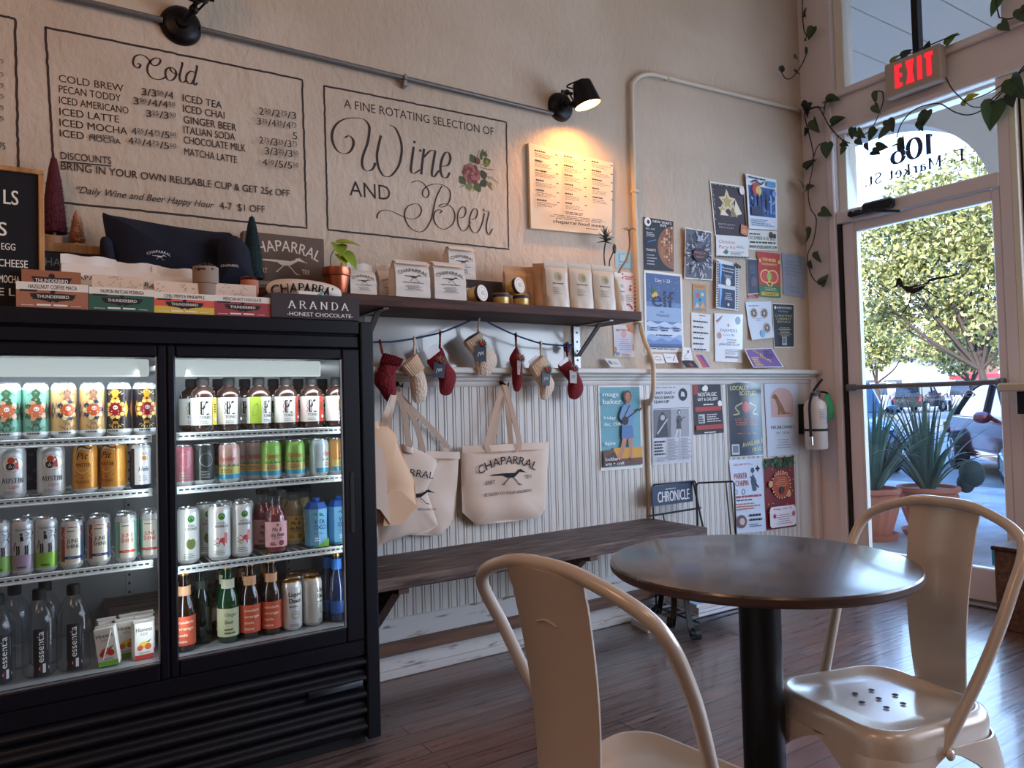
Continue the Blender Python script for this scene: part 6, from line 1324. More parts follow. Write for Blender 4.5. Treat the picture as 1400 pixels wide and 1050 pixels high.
# ---------------------------------------------------------------- things on the wall shelf
def bag_px(label, px0, px1, pt, y, d=.07, zb=SZ, **kw):
    x0, x1 = X_(px0, pt + 20, y - d / 2), X_(px1, pt + 20, y - d / 2); h = Z_((px0 + px1) / 2, pt, y) - zb
    return paper_bag(label, 'white coffee bags on the wall shelf', (x0 + x1) / 2, y, zb, x1 - x0, d, h * .98, **kw)
bag_px('white coffee bag directly right of the copper pot', 479, 515, 370, 2.66, fold=False)
bag_px('white coffee bag pushed back between two nearer bags, half hidden', 519, 548, 371, 2.72, fold=False)
bag_px('white coffee bag with folded-over top, second from the copper pot in the front row', 541, 588, 358, 2.63)
bag_px('white coffee bag standing right behind the folded-top bag', 566, 592, 362, 2.74, d=.06, logo=False)
bag_px('white coffee bag with a flat folded top beside the tins', 594, 637, 361, 2.63)
dbx = slabs('cardboard_box', mat('dark_card', C(54, 38, 34), .8), ((X_(612, 400, 2.77), 2.70, SZ), (X_(676, 395, 2.77), 2.84, Z_(655, 383, 2.70))), bev=.002); tag(dbx, 'dark brown cardboard box at the back of the shelf behind the tins', 'box')
bag_px('white coffee bag standing up on the dark cardboard box', 614, 650, 339, 2.77, zb=Z_(655, 383, 2.70), d=.06)
def tin(label, x, y, z, r, h, rot=(0, 0, 0)):
    t = thing('candle_tin', label, 'tin', (x, y, z), 0, 'gold and navy candle tins on the wall shelf', rot); b = MB(); b.lathe([(.0001, 0), (r * .97, 0), (r, .002), (r, h * .62), (r, h * .66)], 28, cols=[C(190, 150, 80), C(190, 150, 80), C(206, 172, 96), C(206, 172, 96)]); b.build('body', 'print_can', t)
    b = MB(); b.lathe([(r * 1.02, h * .66), (r * 1.03, h * .68), (r * 1.03, h - .002), (r * .99, h), (.0001, h)], 28, cols=[C(40, 44, 66), C(40, 44, 66), C(212, 176, 100), C(228, 220, 208)]); a = Art(lambda u, v, q: Vector((u, v, h + q)), b, .0001); a.ring(0, 0, r * .72, .0012, C(130, 120, 110)); a.rows(-r * .4, -r * .2, r * .4, r * .3, 4, C(140, 130, 120), .4, 3, 'C'); b.build('lid', 'print_paper', t)
TR_ = .034; yy = 2.63
x = X_(650, 400, yy); tin('candle tin tipped on its side showing its pale lid, beside the white bag', x, yy + .02, SZ + TR_ * 1.03, TR_, .052, (PI / 2 - .1, 0, .35))
tin('candle tin on its side, half hidden behind the other tipped one', X_(634, 400, yy + .07), yy + .09, SZ + TR_ * 1.03, TR_, .052, (PI / 2, 0, .1))
tin('candle tin standing upright, left one of the lower pair', X_(685, 410, yy), yy, SZ, TR_, .046); tin('candle tin standing upright, right one of the lower pair', X_(712, 411, yy), yy, SZ, TR_, .046)
tin('candle tin leaning on edge on top of the upright pair', X_(698, 390, yy + .03), yy + .028, SZ + .046 + TR_ * 1.03, TR_, .05, (PI / 2 - .12, 0, .3))
def pouch(label, px0, px1, pt, y, rz=0, col=C(214, 196, 176), zip_=True, art=True, name='snack_pouch', w=None, seed=1):
    x0, x1 = X_(px0, pt + 30, y), X_(px1, pt + 30, y); w_ = w or x1 - x0; h = Z_((px0 + px1) / 2, pt, y) - SZ; t = thing(name, label, 'pouch', ((x0 + x1) / 2, y, SZ), rz, 'pale stand-up pouches at the right of the wall shelf'); rd = random.Random(seed)
    def dep(u, v): return (.034 * (1 - v) ** .7 * (1 - (2 * u - 1) ** 4 * .6) + .004) * (1 if v < .86 else .12 / .034 * .034 + .1)
    def fr(s_): return lambda u, v: Vector(((u - .5) * w_ * (1 - .03 * math.sin(PI * v)), s_ * dep(u, v) - .002 * math.sin(u * 13 + v * 7) * (1 - v) * (s_ < 0), v * h))
    b = MB(); b.grid(12, 16, fr(-1), col); b.grid(12, 16, lambda u, v: fr(1)(1 - u, v), col); b.grid(12, 1, lambda u, v: fr(-1 if v < .5 else 1)(u, 0), col)
    for uu in (0, 1): b.grid(1, 16, lambda u, v: fr(-1 if (u < .5) == (uu == 1) else 1)(uu, v), col)
    b.grid(12, 1, lambda u, v: fr(-1 if v < .5 else 1)(u, 1), col)
    if art:
        fnt = fr(-1); a = Art(lambda u, v, q: fnt(u / w_ + .5, v / h) + Vector((0, -q - .0012, 0)), b, .00012); a.rect(-w_ * .47, h * .865, w_ * .47, h * .885, C(190, 172, 152), 8); a.disc(0, h * .66, w_ * .17, C(186, 170, 130), 14, rings=1); a.disc(w_ * .02, h * .65, w_ * .1, C(150, 140, 100), 10, rings=1); a.rows(-w_ * .28, h * .50, w_ * .2, h * .54, 1, C(120, 104, 92), .6, 2); a.rows(-w_ * .28, h * .28, w_ * .1, h * .44, 4, C(170, 152, 136), .4, 5)
    b.build('pouch', mpouch, t, smooth=50)
mpouch = mat('pouch_film', attr=True, rough=.32, spec=.6); add_bump(mpouch, 26, .35, .004)
pouch('pale pouch with a yellow-green badge, leftmost of the front row', 744, 775, 358, 2.62); pouch('pale pouch, middle one of the front row', 777, 808, 360, 2.62, seed=2); pouch('pale pouch with a leaf badge, third of the front row', 809, 838, 363, 2.62, seed=3); pouch('narrow pale pouch nearest the shelf end', 838, 853, 373, 2.64, seed=4, rz=.3)
pouch('kraft pouch standing behind the stacked candle tins', 689, 722, 364, 2.72, col=C(196, 158, 120), art=False); pouch('brown pouch turned edge-on, first left of the pale pouches', 722, 737, 365, 2.70, col=C(190, 148, 112), rz=-.7, art=False, w=.085); pouch('brown pouch turned edge-on, second left of the pale pouches', 733, 752, 360, 2.66, col=C(190, 148, 112), rz=-.6, art=False, w=.09)
# dried stems behind the pouches
yd = 2.78; t = thing('dried_stems', 'thin dark dried stems with spiky heads rising behind the last pouches', 'dried plant', (X_(838, 400, yd), yd, SZ)); o = Vector(t.location); DKG = C(44, 48, 44)
b = MB(); b.lathe([(.0001, 0), (.032, 0), (.036, .01), (.03, .08), (.022, .09), (.02, .085), (.0001, .08)], 20); b.build('vase', 'clay_grey', t)
for pts, head in (([(833, 395), (827, 362), (826, 345), (828, 330)], 'spike'), ([(838, 395), (833, 362), (837, 348), (840, 340)], 'bud'), ([(842, 395), (846, 372), (856, 355), (861, 335), (860, 316)], 'palm')):
    b = MB(); P = [W(px, py, yd) - o for px, py in pts]; b.tube(spline(P, 5), .0035 if head != 'palm' else .005, 6, col=DKG if head != 'palm' else C(120, 100, 70)); e = P[-1]
    if head == 'spike':
        for k in range(18): an = k * 2.4; el = -.2 + 1.6 * (k / 18); d = Vector((math.cos(an) * math.cos(el), math.sin(an) * math.cos(el), math.sin(el))); b.tube([e + Vector((0, 0, .012 * k / 6)), e + Vector((0, 0, .012 * k / 6)) + d * .045], [.005, .0008], 4, col=DKG)
    if head == 'bud': b.ball(e + Vector((0, 0, .0)), .014, 8, DKG, sc=(.8, .6, 1.9))
    if head == 'palm':
        for k in range(7): an = k * .9; b.tube(spline([e, e + Vector((math.cos(an) * .025, math.sin(an) * .02, .014)), e + Vector((math.cos(an) * .05, math.sin(an) * .03, .002))], 4), [.003 - .0003 * i for i in range(9)], 4, col=C(120, 116, 80))
    b.build('stem', 'leaf', t)
# ---------------------------------------------------------------- posters and cards on the wall
q6 = lambda *p: [(820 + x / 3.5, 220 + y / 3.5) for x, y in p]
q7 = lambda *p: [(780 + x / 3.751, 480 + y / 3.751) for x, y in p]
K = C(24, 24, 30); GREY = C(120, 122, 130)
def fill(a, w, h, col, m=0.0, mt=None): a.rect(w * m, h * m, w * (1 - m), h * (1 - (mt if mt is not None else m)), col, 6, 8)
def d_nye(a, w, h):
    fill(a, w, h, C(26, 32, 50)); a.text('NEW YEAR\'S', w * .62, h * .925, h * .045, WHITE, wd=w * .62, bold=.02); a.text('EVE', w * .66, h * .865, h * .045, WHITE, wd=w * .2, bold=.02); a.disc(w * .14, h * .92, w * .11, WHITE, 14); a.disc(w * .16, h * .92, w * .05, C(26, 32, 50), 10)
    P = [(w, h * .9)] + [(w * 1.02 - w * .56 * math.cos(PI * (k / 16 - .5)) , h * .47 + h * .43 * math.sin(PI * (.5 - k / 16))) for k in range(17)] + [(w, h * .04)]
    a.poly(P, C(150, 100, 74)); rd = random.Random(2)
    for i in range(7):
        for j in range(14):
            u, v = w * (.5 + .075 * i), h * (.08 + .058 * j)
            if ((u - w * 1.02) / (w * .52)) ** 2 + ((v - h * .47) / (h * .4)) ** 2 < 1 and u + w * .06 < w: a.rect(u, v, u + w * .062, v + h * .048, rd.choice([C(176, 122, 90), C(206, 156, 116), C(130, 84, 62), C(224, 186, 150), C(160, 110, 84)]))
    a.text('DEC. 31ST', w * .2, h * .77, h * .028, WHITE, wd=w * .3); a.rows(w * .06, h * .64, w * .4, h * .74, 3, C(200, 204, 214), .4); a.text('TICKETS', w * .2, h * .36, h * .04, WHITE, wd=w * .32, bold=.02); a.rows(w * .06, h * .1, w * .42, h * .33, 4, C(190, 194, 206), .3, 4)
    a.line(sp2([(w * .08, h * .52), (w * .2, h * .55), (w * .36, h * .58)], 3), h * .02, C(80, 120, 180))
sheet('event_poster', 'dark New Year poster with a copper mirror ball, just right of the cream conduit', 'poster', q6((208, 268), (352, 290), (354, 530), (212, 520)), d_nye, .003, group='posters above the ledge')
def d_elf(a, w, h):
    fill(a, w, h, C(72, 100, 150), .05, .03); a.rect(w * .05, h * .1, w * .95, h * .62, C(104, 136, 184)); a.rect(w * .05, h * .38, w * .95, h * .56, C(150, 178, 214)); N = C(34, 44, 84)
    for k, (v, c) in enumerate(((.36, C(196, 212, 234)), (.31, C(140, 168, 210)), (.27, C(206, 220, 238)), (.2, C(150, 176, 216)), (.15, C(110, 140, 196)))):
        P = [(w * (.05 + .9 * i / 14), h * (v + .018 * math.sin(i * 1.1 + k * 2))) for i in range(15)]; a.poly(P + [(w * .95, h * .1), (w * .05, h * .1)], c)
    a.text('Dec 1-23', w * .48, h * .87, h * .042, WHITE, wd=w * .38); a.text('elf', w * .48, h * .56, h * .2, N, wd=w * .56, bold=.03)
    a.poly([(w * .18, h * .73), (w * .18, h * .82), (w * .34, h * .73)], C(60, 110, 70)); a.poly([(w * .18, h * .70), (w * .3, h * .75), (w * .36, h * .70), (w * .2, h * .67)], C(226, 186, 60)); a.text('the', w * .44, h * .49, h * .022, N, wd=w * .09); a.text('Musical', w * .46, h * .44, h * .034, C(90, 100, 140), wd=w * .32)
    a.rows(w * .1, h * .26, w * .34, h * .32, 2, N, .5, 1, 'C'); a.rows(w * .38, h * .26, w * .62, h * .32, 2, N, .5, 2, 'C'); a.rows(w * .68, h * .26, w * .92, h * .32, 2, N, .5, 3, 'C'); a.rows(w * .26, h * .2, w * .9, h * .22, 1, N, .6, 4)
    a.rows(w * .07, h * .03, w * .8, h * .08, 2, N, .4, 5); rd = random.Random(4)
    for _ in range(40): a.disc(w * rd.uniform(.08, .92), h * rd.uniform(.55, .95), w * .006, WHITE, 6, rings=1)
sheet('event_poster', 'blue wintry elf poster with snow drifts, under the mirror ball poster', 'poster', q6((210, 522), (393, 543), (403, 915), (218, 912)), d_elf, .003, group='posters above the ledge')
def d_mag(a, w, h):
    fill(a, w, h, C(96, 96, 110), .02); rd = random.Random(6)
    for _ in range(130):
        an = rd.random() * 6.28; r_ = rd.uniform(.2, .5); u, v = w * (.5 + r_ * .95 * math.cos(an)), h * (.5 + r_ * .9 * math.sin(an)); L = w * .1; a.line(sp2([(u, v), (u + L * .5 * math.cos(an + .5), v + L * .5 * math.sin(an + .5)), (u + L * math.cos(an), v + L * math.sin(an))], 2), w * .025, rd.choice([C(190, 192, 204), C(60, 58, 70), C(140, 142, 156), C(214, 216, 224), C(44, 40, 50)])) if w * .04 < u < w * .9 and h * .04 < v < h * .94 else None
    a.disc(w * .5, h * .48, w * .26, C(40, 34, 44), 18, h * .14); a.text('MAGICAL', w * .5, h * .5, h * .055, C(196, 110, 110), wd=w * .44, bold=.02); a.text('NIGHT', w * .5, h * .42, h * .045, C(196, 120, 116), wd=w * .3, bold=.02); a.rows(w * .36, h * .76, w * .64, h * .88, 4, C(216, 226, 240), .5, 3, 'C')
sheet('event_poster', 'silver-grey feathered poster with dull red lettering, between the elf and birthday posters', 'poster', q6((402, 320), (536, 340), (540, 572), (405, 562)), d_mag, .012, group='posters above the ledge', curl=lambda u, v: .012 * (1 - u) * v)
def d_bday(a, w, h):
    fill(a, w, h, C(60, 40, 50), .03); rd = random.Random(1); GO = [C(226, 206, 160), C(190, 164, 110), C(240, 228, 196), C(150, 126, 90)]
    for u, v, r_ in ((.46, .66, .26), (.3, .5, .14), (.62, .5, .16)): a.star(w * u, h * v, w * r_, w * r_ * .5, 5, GO[0]); a.star(w * (u - .01), h * v, w * r_ * .6, w * r_ * .3, 5, GO[1])
    a.poly([(w * .62, h * .4), (w * .7, h * .72), (w * .86, h * .46)], GO[2]); a.poly([(w * .5, h * .38), (w * .58, h * .58), (w * .7, h * .4)], GO[3]); a.poly([(w * .2, h * .4), (w * .3, h * .52), (w * .46, h * .4)], GO[2])
    for k in range(26): u = w * (.05 + .9 * rd.random()); a.disc(u, h * .955, w * .018, C(150, 150, 120), 6, rings=1); a.disc(w * .05, h * rd.uniform(.3, .95), w * .014, C(150, 150, 130), 6, rings=1)
    a.text('BIRTHDAY', w * .36, h * .21, h * .035, C(190, 170, 180), wd=w * .5); a.text('EDITION', w * .33, h * .15, h * .035, C(190, 170, 180), wd=w * .42); a.disc(w * .9, h * .9, w * .08, WHITE, 14)
    a.poly([(w * .74, h * .08), (w * .78, h * .26), (w * 1.0, h * .22), (w * .97, h * .04)], C(206, 126, 86)); a.rows(w * .81, h * .1, w * .94, h * .18, 3, C(240, 214, 190), .3)
sheet('event_poster', 'dark maroon birthday poster with gold star balloons', 'poster', q6((526, 97), (690, 122), (712, 372), (552, 360)), d_bday, .006, group='posters above the ledge')
def d_xkit(a, w, h):
    fill(a, w, h, C(232, 230, 228), .02); a.text('Christmas', w * .33, h * .66, h * .15, C(170, 90, 80), wd=w * .5); a.text('Party Kit', w * .34, h * .42, h * .15, C(170, 90, 80), wd=w * .5); a.poly([(w * .2, h * .22), (w * .28, h * .4), (w * .38, h * .3), (w * .32, h * .16)], C(60, 130, 90)); a.rows(w * .62, h * .48, w * .94, h * .62, 2, GREY, .4)
    a.rows(w * .42, h * .14, w * .86, h * .34, 3, GREY, .4, 2)
    for k in range(22): a.disc(w * (.03 + .94 * k / 21), h * .045, w * .022, C(70, 80, 70), 6, rings=1)
sheet('flyer', 'white Christmas party kit flyer right under the birthday poster', 'flyer', q6((556, 355), (708, 368), (713, 468), (558, 462)), d_xkit, .009, group='posters above the ledge')
def d_band(a, w, h):
    fill(a, w, h, C(226, 232, 240), .02); a.rect(w * .06, h * .24, w * .95, h * .8, C(50, 84, 146)); rd = random.Random(8)
    for _ in range(60): a.disc(w * rd.uniform(.12, .9), h * rd.uniform(.3, .74), w * rd.uniform(.03, .08), rd.choice([C(70, 116, 190), C(110, 160, 220), C(40, 56, 104), C(150, 190, 230), C(60, 60, 110)]), 8, rings=1)
    a.disc(w * .3, h * .74, w * .14, C(190, 60, 60), 10, rings=1); a.disc(w * .38, h * .72, w * .1, C(220, 190, 110), 10, rings=1); a.rect(w * .1, h * .26, w * .5, h * .4, C(40, 44, 76)); a.disc(w * .47, h * .32, w * .06, C(40, 44, 60), 10)
    for k in range(5): a.line([(w * (.2 + .14 * k), h * .3), (w * (.22 + .14 * k), h * .58), (w * (.19 + .14 * k), h * .66)], w * .05, rd.choice([C(40, 60, 120), C(120, 170, 226), C(30, 34, 66)]))
    a.rows(w * .06, h * .93, w * .9, h * .97, 1, K, .6); a.line(sp2([(w * .14, h * .85), (w * .3, h * .9), (w * .45, h * .84), (w * .55, h * .9)], 4), w * .03, K); a.rect(w * .64, h * .83, w * .94, h * .93, C(90, 150, 200)); a.rows(w * .06, h * .06, w * .9, h * .2, 4, C(110, 130, 170), .4, 3)
sheet('event_poster', 'blue band photo poster, highest one beside the corner', 'poster', q6((690, 62), (845, 90), (850, 332), (706, 325)), d_band, .008, group='posters above the ledge', curl=lambda u, v: .012 * (1 - u) ** 2)
def d_dec(a, w, h):
    fill(a, w, h, C(226, 226, 220), .02); O = C(70, 70, 50); a.text('DECEMBER 8-10, 2023', w * .48, h * .52, h * .16, O, wd=w * .9, bold=.03); a.rows(w * .05, h * .34, w * .95, h * .46, 1, O, .7, 2); a.text('WWW.FOSSILSARENT.COM', w * .5, h * .08, h * .15, O, wd=w * .94, bold=.03)
    a.rows(w * .05, h * .76, w * .6, h * .86, 1, K, .6); a.disc(w * .78, h * .78, w * .08, O, 8); a.disc(w * .9, h * .74, w * .06, O, 8)
sheet('flyer', 'narrow cream December flyer directly under the blue band poster', 'flyer', q6((706, 327), (848, 337), (850, 430), (712, 425)), d_dec, .005, group='posters above the ledge')
def d_film(a, w, h):
    fill(a, w, h, C(216, 220, 226), .0)
    for k in range(19):
        v = h * (.03 + .05 * k)
        for u in (.02, .9): a.rect(w * u, v, w * (u + .07), v + h * .026, K)
    for v0, v1 in ((.5, .92), (.03, .42)): a.rect(w * .13, h * v0, w * .84, h * v1, C(40, 52, 82), 3, 3); a.poly([(w * .13, h * v0), (w * .13, h * v1), (w * .3, h * v1), (w * .22, h * v0)], C(120, 170, 226))
    for i, s_ in enumerate(('Mixed Movie', 'Wednesday')): a.text(s_, w * .52, h * (.83 - .06 * i), h * .034, WHITE, wd=w * (.56 - .06 * i), bold=.015)
    a.rows(w * .34, h * .64, w * .72, h * .72, 3, C(200, 206, 220), .4, 2, 'C'); a.disc(w * .52, h * .56, w * .12, WHITE, 12); a.rows(w * .34, h * .2, w * .72, h * .36, 4, C(190, 200, 220), .4, 3, 'C'); a.disc(w * .52, h * .1, w * .05, C(200, 206, 220), 10)
    a.poly([(w * .8, h * .94), (w * .84, h * 1.0), (w * 1.08, h * .93), (w * 1.06, h * .88)], K)
sheet('event_poster', 'film-strip movie night poster in dark blue under the Christmas flyer', 'poster', q6((550, 470), (662, 490), (662, 718), (548, 705)), d_film, .007, group='posters above the ledge', curl=lambda u, v: .02 * (1 - u) ** 2 * .6)
def d_dim(a, w, h):
    fill(a, w, h, C(66, 72, 92), .02); a.rows(w * .2, h * .6, w * .8, h * .85, 5, C(110, 120, 140), .4); a.disc(w * .5, h * .35, w * .26, C(90, 100, 120), 14); a.line([(w * .3, h * .2), (w * .5, h * .44), (w * .7, h * .2)], w * .03, C(160, 90, 90))
sheet('flyer', 'dim slate-blue flyer partly covered by the red tennis poster', 'flyer', q6((703, 466), (760, 470), (768, 635), (708, 640)), d_dim, .005, group='posters above the ledge')
def d_strip(a, w, h): fill(a, w, h, C(150, 52, 52)); a.rows(w * .1, h * .2, w * .9, h * .8, 2, C(220, 190, 180), .4)
sheet('flyer', 'sliver of a red flyer showing below the slate-blue one', 'flyer', q6((706, 636), (756, 634), (757, 656), (707, 658)), d_strip, .003, group='posters above the ledge')
def d_ten(a, w, h):
    fill(a, w, h, C(190, 62, 64), .0); a.rect(0, 0, w, h * .26, C(60, 120, 80)); a.rect(w * .1, h * .03, w * .9, h * .11, C(214, 186, 70)); a.text('TENNIS', w * .5, h * .8, h * .07, C(240, 214, 120), wd=w * .62, bold=.03); a.text('TOURNAMENT', w * .5, h * .71, h * .05, C(240, 214, 120), wd=w * .72, bold=.02)
    for u in (.33, .64):
        a.disc(w * u, h * .46, w * .24, C(206, 70, 70), 18, h * .14); a.ring(w * u, h * .46, w * .24, w * .035, C(240, 214, 120), ry=h * .14)
        for k in range(5): a.line([(w * (u - .18 + .09 * k), h * .36), (w * (u - .18 + .09 * k), h * .56)], w * .008, C(240, 190, 150))
        a.line([(w * u, h * .32), (w * (.5 + (u - .5) * .2), h * .24)], w * .04, C(240, 214, 120))
    a.disc(w * .49, h * .46, w * .09, C(150, 200, 90), 14, h * .09); a.rows(w * .16, h * .05, w * .84, h * .1, 2, C(120, 60, 40), .4, 2, 'C'); a.rows(w * .12, h * .14, w * .88, h * .22, 3, C(206, 226, 190), .35, 3, 'C')
    for u in (.08, .92): a.disc(w * u, h * .8, w * .06, C(206, 190, 110), 10)
sheet('event_poster', 'red tennis poster with two rackets', 'poster', q6((752, 432), (862, 445), (866, 655), (765, 648)), d_ten, .008, group='posters above the ledge')
def d_faint(a, w, h): fill(a, w, h, C(150, 160, 176)); a.rows(w * .12, h * .5, w * .9, h * .9, 5, C(138, 148, 164), .4); a.rows(w * .3, h * .1, w * .9, h * .3, 2, C(140, 150, 166), .4)
sheet('flyer', 'faded grey-blue sheet in a plastic sleeve, rightmost by the corner', 'flyer', q6((870, 440), (985, 460), (982, 660), (880, 640)), d_faint, .004, group='posters above the ledge', mats='print_gloss', base=C(170, 180, 192))
def d_cards(a, w, h):
    fill(a, w, h, C(196, 140, 84), .0); a.rect(w * .08, h * .04, w * .92, h * .78, C(96, 150, 186)); a.text('NOVELTY', w * .5, h * .86, h * .07, C(120, 60, 40), wd=w * .7); a.disc(w * .35, h * .58, w * .14, C(190, 90, 60), 10); a.disc(w * .7, h * .62, w * .1, C(230, 206, 160), 10); a.poly([(w * .1, h * .1), (w * .3, h * .32), (w * .5, h * .14)], C(220, 190, 150)); a.poly([(w * .5, h * .1), (w * .74, h * .36), (w * .9, h * .1)], C(226, 160, 70)); a.disc(w * .5, h * .42, w * .1, C(60, 110, 90), 10)
sheet('flyer', 'small orange-framed card with a blue picture above the list of names', 'flyer', q6((446, 588), (510, 592), (510, 720), (447, 716)), d_cards, .004, group='posters above the ledge')
def d_list(a, w, h):
    fill(a, w, h, C(226, 226, 226)); a.rows(w * .4, h * .93, w * .9, h * .96, 1, K, .7)
    for k in range(6): a.rows(w * .42, h * (.86 - .15 * k), w * .62, h * (.875 - .15 * k), 1, K, .4, words=False); a.rows(w * .08, h * (.76 - .148 * k), w * .9, h * (.815 - .148 * k), 1, C(60, 60, 70), .7, k)
sheet('flyer', 'plain white sheet listing names in six lines', 'flyer', q6((438, 725), (530, 735), (525, 912), (440, 908)), d_list, .004, group='posters above the ledge')
def d_farm(a, w, h):
    fill(a, w, h, C(224, 226, 232)); a.poly([(w * .04, h * .84), (w * .28, h * .97), (w * .24, h * .9), (w * .1, h * .8)], C(150, 104, 84)); a.disc(w * .82, h * .87, w * .1, C(52, 96, 116), 14); a.star(w * .48, h * .76, w * .06, w * .03, 4, C(190, 110, 90)); a.text('FARMERS', w * .5, h * .62, h * .06, C(70, 74, 96), wd=w * .6); a.text('CLUB', w * .5, h * .54, h * .04, C(70, 74, 96), wd=w * .4)
    a.text('JOIN OUR CO-OP', w * .52, h * .34, h * .045, C(50, 54, 84), wd=w * .74, bold=.01); a.rows(w * .34, h * .4, w * .84, h * .5, 2, GREY, .35, 3, 'C'); a.disc(w * .16, h * .54, w * .08, C(196, 130, 100), 10); a.rect(w * .36, h * .08, w * .84, h * .12, C(130, 76, 60)); a.rows(w * .36, h * .16, w * .9, h * .28, 4, GREY, .4, 6)
sheet('flyer', 'white farmers flyer in a shiny sleeve below the film-strip poster', 'flyer', q6((548, 728), (685, 735), (682, 965), (552, 960)), d_farm, .006, group='posters above the ledge', mats='print_gloss')
def d_plate(a, w, h):
    fill(a, w, h, C(216, 226, 238)); a.rows(w * .1, h * .88, w * .7, h * .94, 1, C(120, 140, 190), .5)
    for u, v in ((.27, .7), (.68, .68), (.74, .28)):
        a.disc(w * u, h * v, w * .16, C(196, 190, 186), 14, h * .15)
        for k in range(7): an = k * .9; a.disc(w * (u + .08 * math.cos(an)), h * (v + .08 * math.sin(an)), w * .04, (C(120, 90, 80), C(84, 96, 80), C(150, 110, 96))[k % 3], 8, rings=1)
    a.disc(w * .5, h * .14, w * .1, C(120, 180, 214), 12); a.rows(w * .34, h * .48, w * .6, h * .58, 2, C(150, 160, 180), .4, 3)
sheet('flyer', 'white sheet with round food pictures and a curled lower edge', 'flyer', q6((697, 675), (822, 672), (826, 845), (720, 858)), d_plate, .006, group='posters above the ledge', curl=lambda u, v: .035 * max(0, .45 - v) ** 1.2)
def d_dark(a, w, h):
    fill(a, w, h, C(50, 58, 64), .02); Y = C(180, 180, 130); a.text('INEVITABLE', w * .55, h * .88, h * .045, C(226, 226, 210), wd=w * .68, bold=.02); a.text('Holiday', w * .5, h * .8, h * .05, C(130, 170, 220), wd=w * .5, shear=.3)
    for k, s_ in enumerate(('CHRISTMAS', 'CABARET', 'SPECTACLE')): a.text(s_, w * .5, h * (.7 - .07 * k), h * .045, Y, wd=w * (.8 - .08 * k), bold=.02)
    a.rows(w * .2, h * .26, w * .86, h * .48, 6, C(190, 190, 170), .35, 4, 'C'); a.rect(w * .36, h * .05, w * .6, h * .24, C(170, 180, 190)); a.rect(w * .4, h * .1, w * .56, h * .22, C(110, 120, 130)); a.disc(w * .1, h * .9, w * .05, WHITE, 8)
sheet('event_poster', 'dark olive holiday poster at the right just above the ledge', 'poster', q6((825, 680), (930, 685), (931, 893), (835, 893)), d_dark, .005, group='posters above the ledge')
def d_purple(a, w, h):
    fill(a, w, h, C(118, 84, 150), .03); a.text('LOCAL', w * .4, h * .72, h * .12, C(226, 190, 60), rot=-.5, wd=w * .3, bold=.03); a.text('LOVE', w * .55, h * .4, h * .14, C(226, 190, 60), rot=-.5, wd=w * .3, bold=.03); a.rows(w * .1, h * .1, w * .36, h * .6, 5, C(226, 180, 90), .6, 2); a.rows(w * .6, h * .5, w * .92, h * .9, 5, C(70, 50, 110), .5, 3)
sheet('flyer', 'purple flyer with yellow letters propped on the ledge', 'flyer', q6((693, 900), (825, 895), (857, 988), (712, 990)), d_purple, .03, group='posters above the ledge', curl=lambda u, v: .035 * (1 - v) ** 1.3)
def d_blue(a, w, h): fill(a, w, h, C(150, 196, 210)); a.rect(w * .2, h * .3, w * .8, h * .84, C(120, 172, 192)); a.rect(w * .3, h * .4, w * .7, h * .8, C(170, 206, 216)); a.rows(w * .2, h * .1, w * .8, h * .22, 2, C(90, 140, 170), .4)
sheet('flyer', 'pale blue sheet behind the dried stems', 'flyer', q6((73, 430), (150, 436), (150, 514), (75, 508)), d_blue, .003)
def d_candy(a, w, h):
    fill(a, w, h, C(232, 226, 224))
    for k in range(13):
        v = h * k / 13
        for u in (0, .88): a.poly([(w * u, v), (w * (u + .12), v + h * .03), (w * (u + .12), v + h * .06), (w * u, v + h * .03)], C(176, 36, 44))
    a.rows(w * .2, h * .86, w * .8, h * .94, 2, C(170, 60, 60), .5, 2, 'C'); a.disc(w * .6, h * .66, w * .09, C(160, 90, 60), 10); a.disc(w * .6, h * .73, w * .06, C(160, 90, 60), 10); a.line(sp2([(w * .25, h * .3), (w * .45, h * .37), (w * .66, h * .33), (w * .74, h * .27)], 3), w * .07, C(176, 50, 56)); a.rows(w * .2, h * .42, w * .8, h * .58, 4, C(150, 140, 140), .35, 4, 'C'); a.rows(w * .2, h * .08, w * .8, h * .22, 4, C(150, 140, 140), .35, 5, 'C')
sheet('flyer', 'candy-cane bordered flyer partly hidden by the end of the wooden shelf', 'flyer', q6((103, 530), (173, 538), (172, 778), (100, 772)), d_candy, .003)
def d_mich(a, w, h):
    fill(a, w, h, C(228, 216, 216)); a.poly([(w * .62, h), (w, h), (w, h * .72), (w * .74, h * .82)], C(214, 140, 90)); a.text('MICHELLE', w * .46, h * .8, h * .07, C(60, 44, 50), wd=w * .68, bold=.02); a.rect(w * .14, h * .16, w * .86, h * .74, C(214, 214, 230)); a.disc(w * .5, h * .7, w * .14, C(226, 170, 170), 14); a.rows(w * .22, h * .22, w * .8, h * .6, 6, C(150, 150, 176), .3, 3, 'C')
    for u, v in ((.05, .3), (.95, .4)): a.line(sp2([(w * u, h * v), (w * (u + .03), h * (v - .1)), (w * (u - .02), h * (v - .2))], 3), w * .05, C(206, 130, 90))
    a.rect(w * .08, h * .03, w * .24, h * .14, C(120, 150, 190)); a.rows(w * .34, h * .03, w * .9, h * .12, 2, C(150, 120, 110), .4)
sheet('flyer', 'pale pink and orange flyer under the right end of the wooden shelf', 'flyer', q6((64, 785), (160, 785), (165, 940), (70, 935)), d_mich, .004)
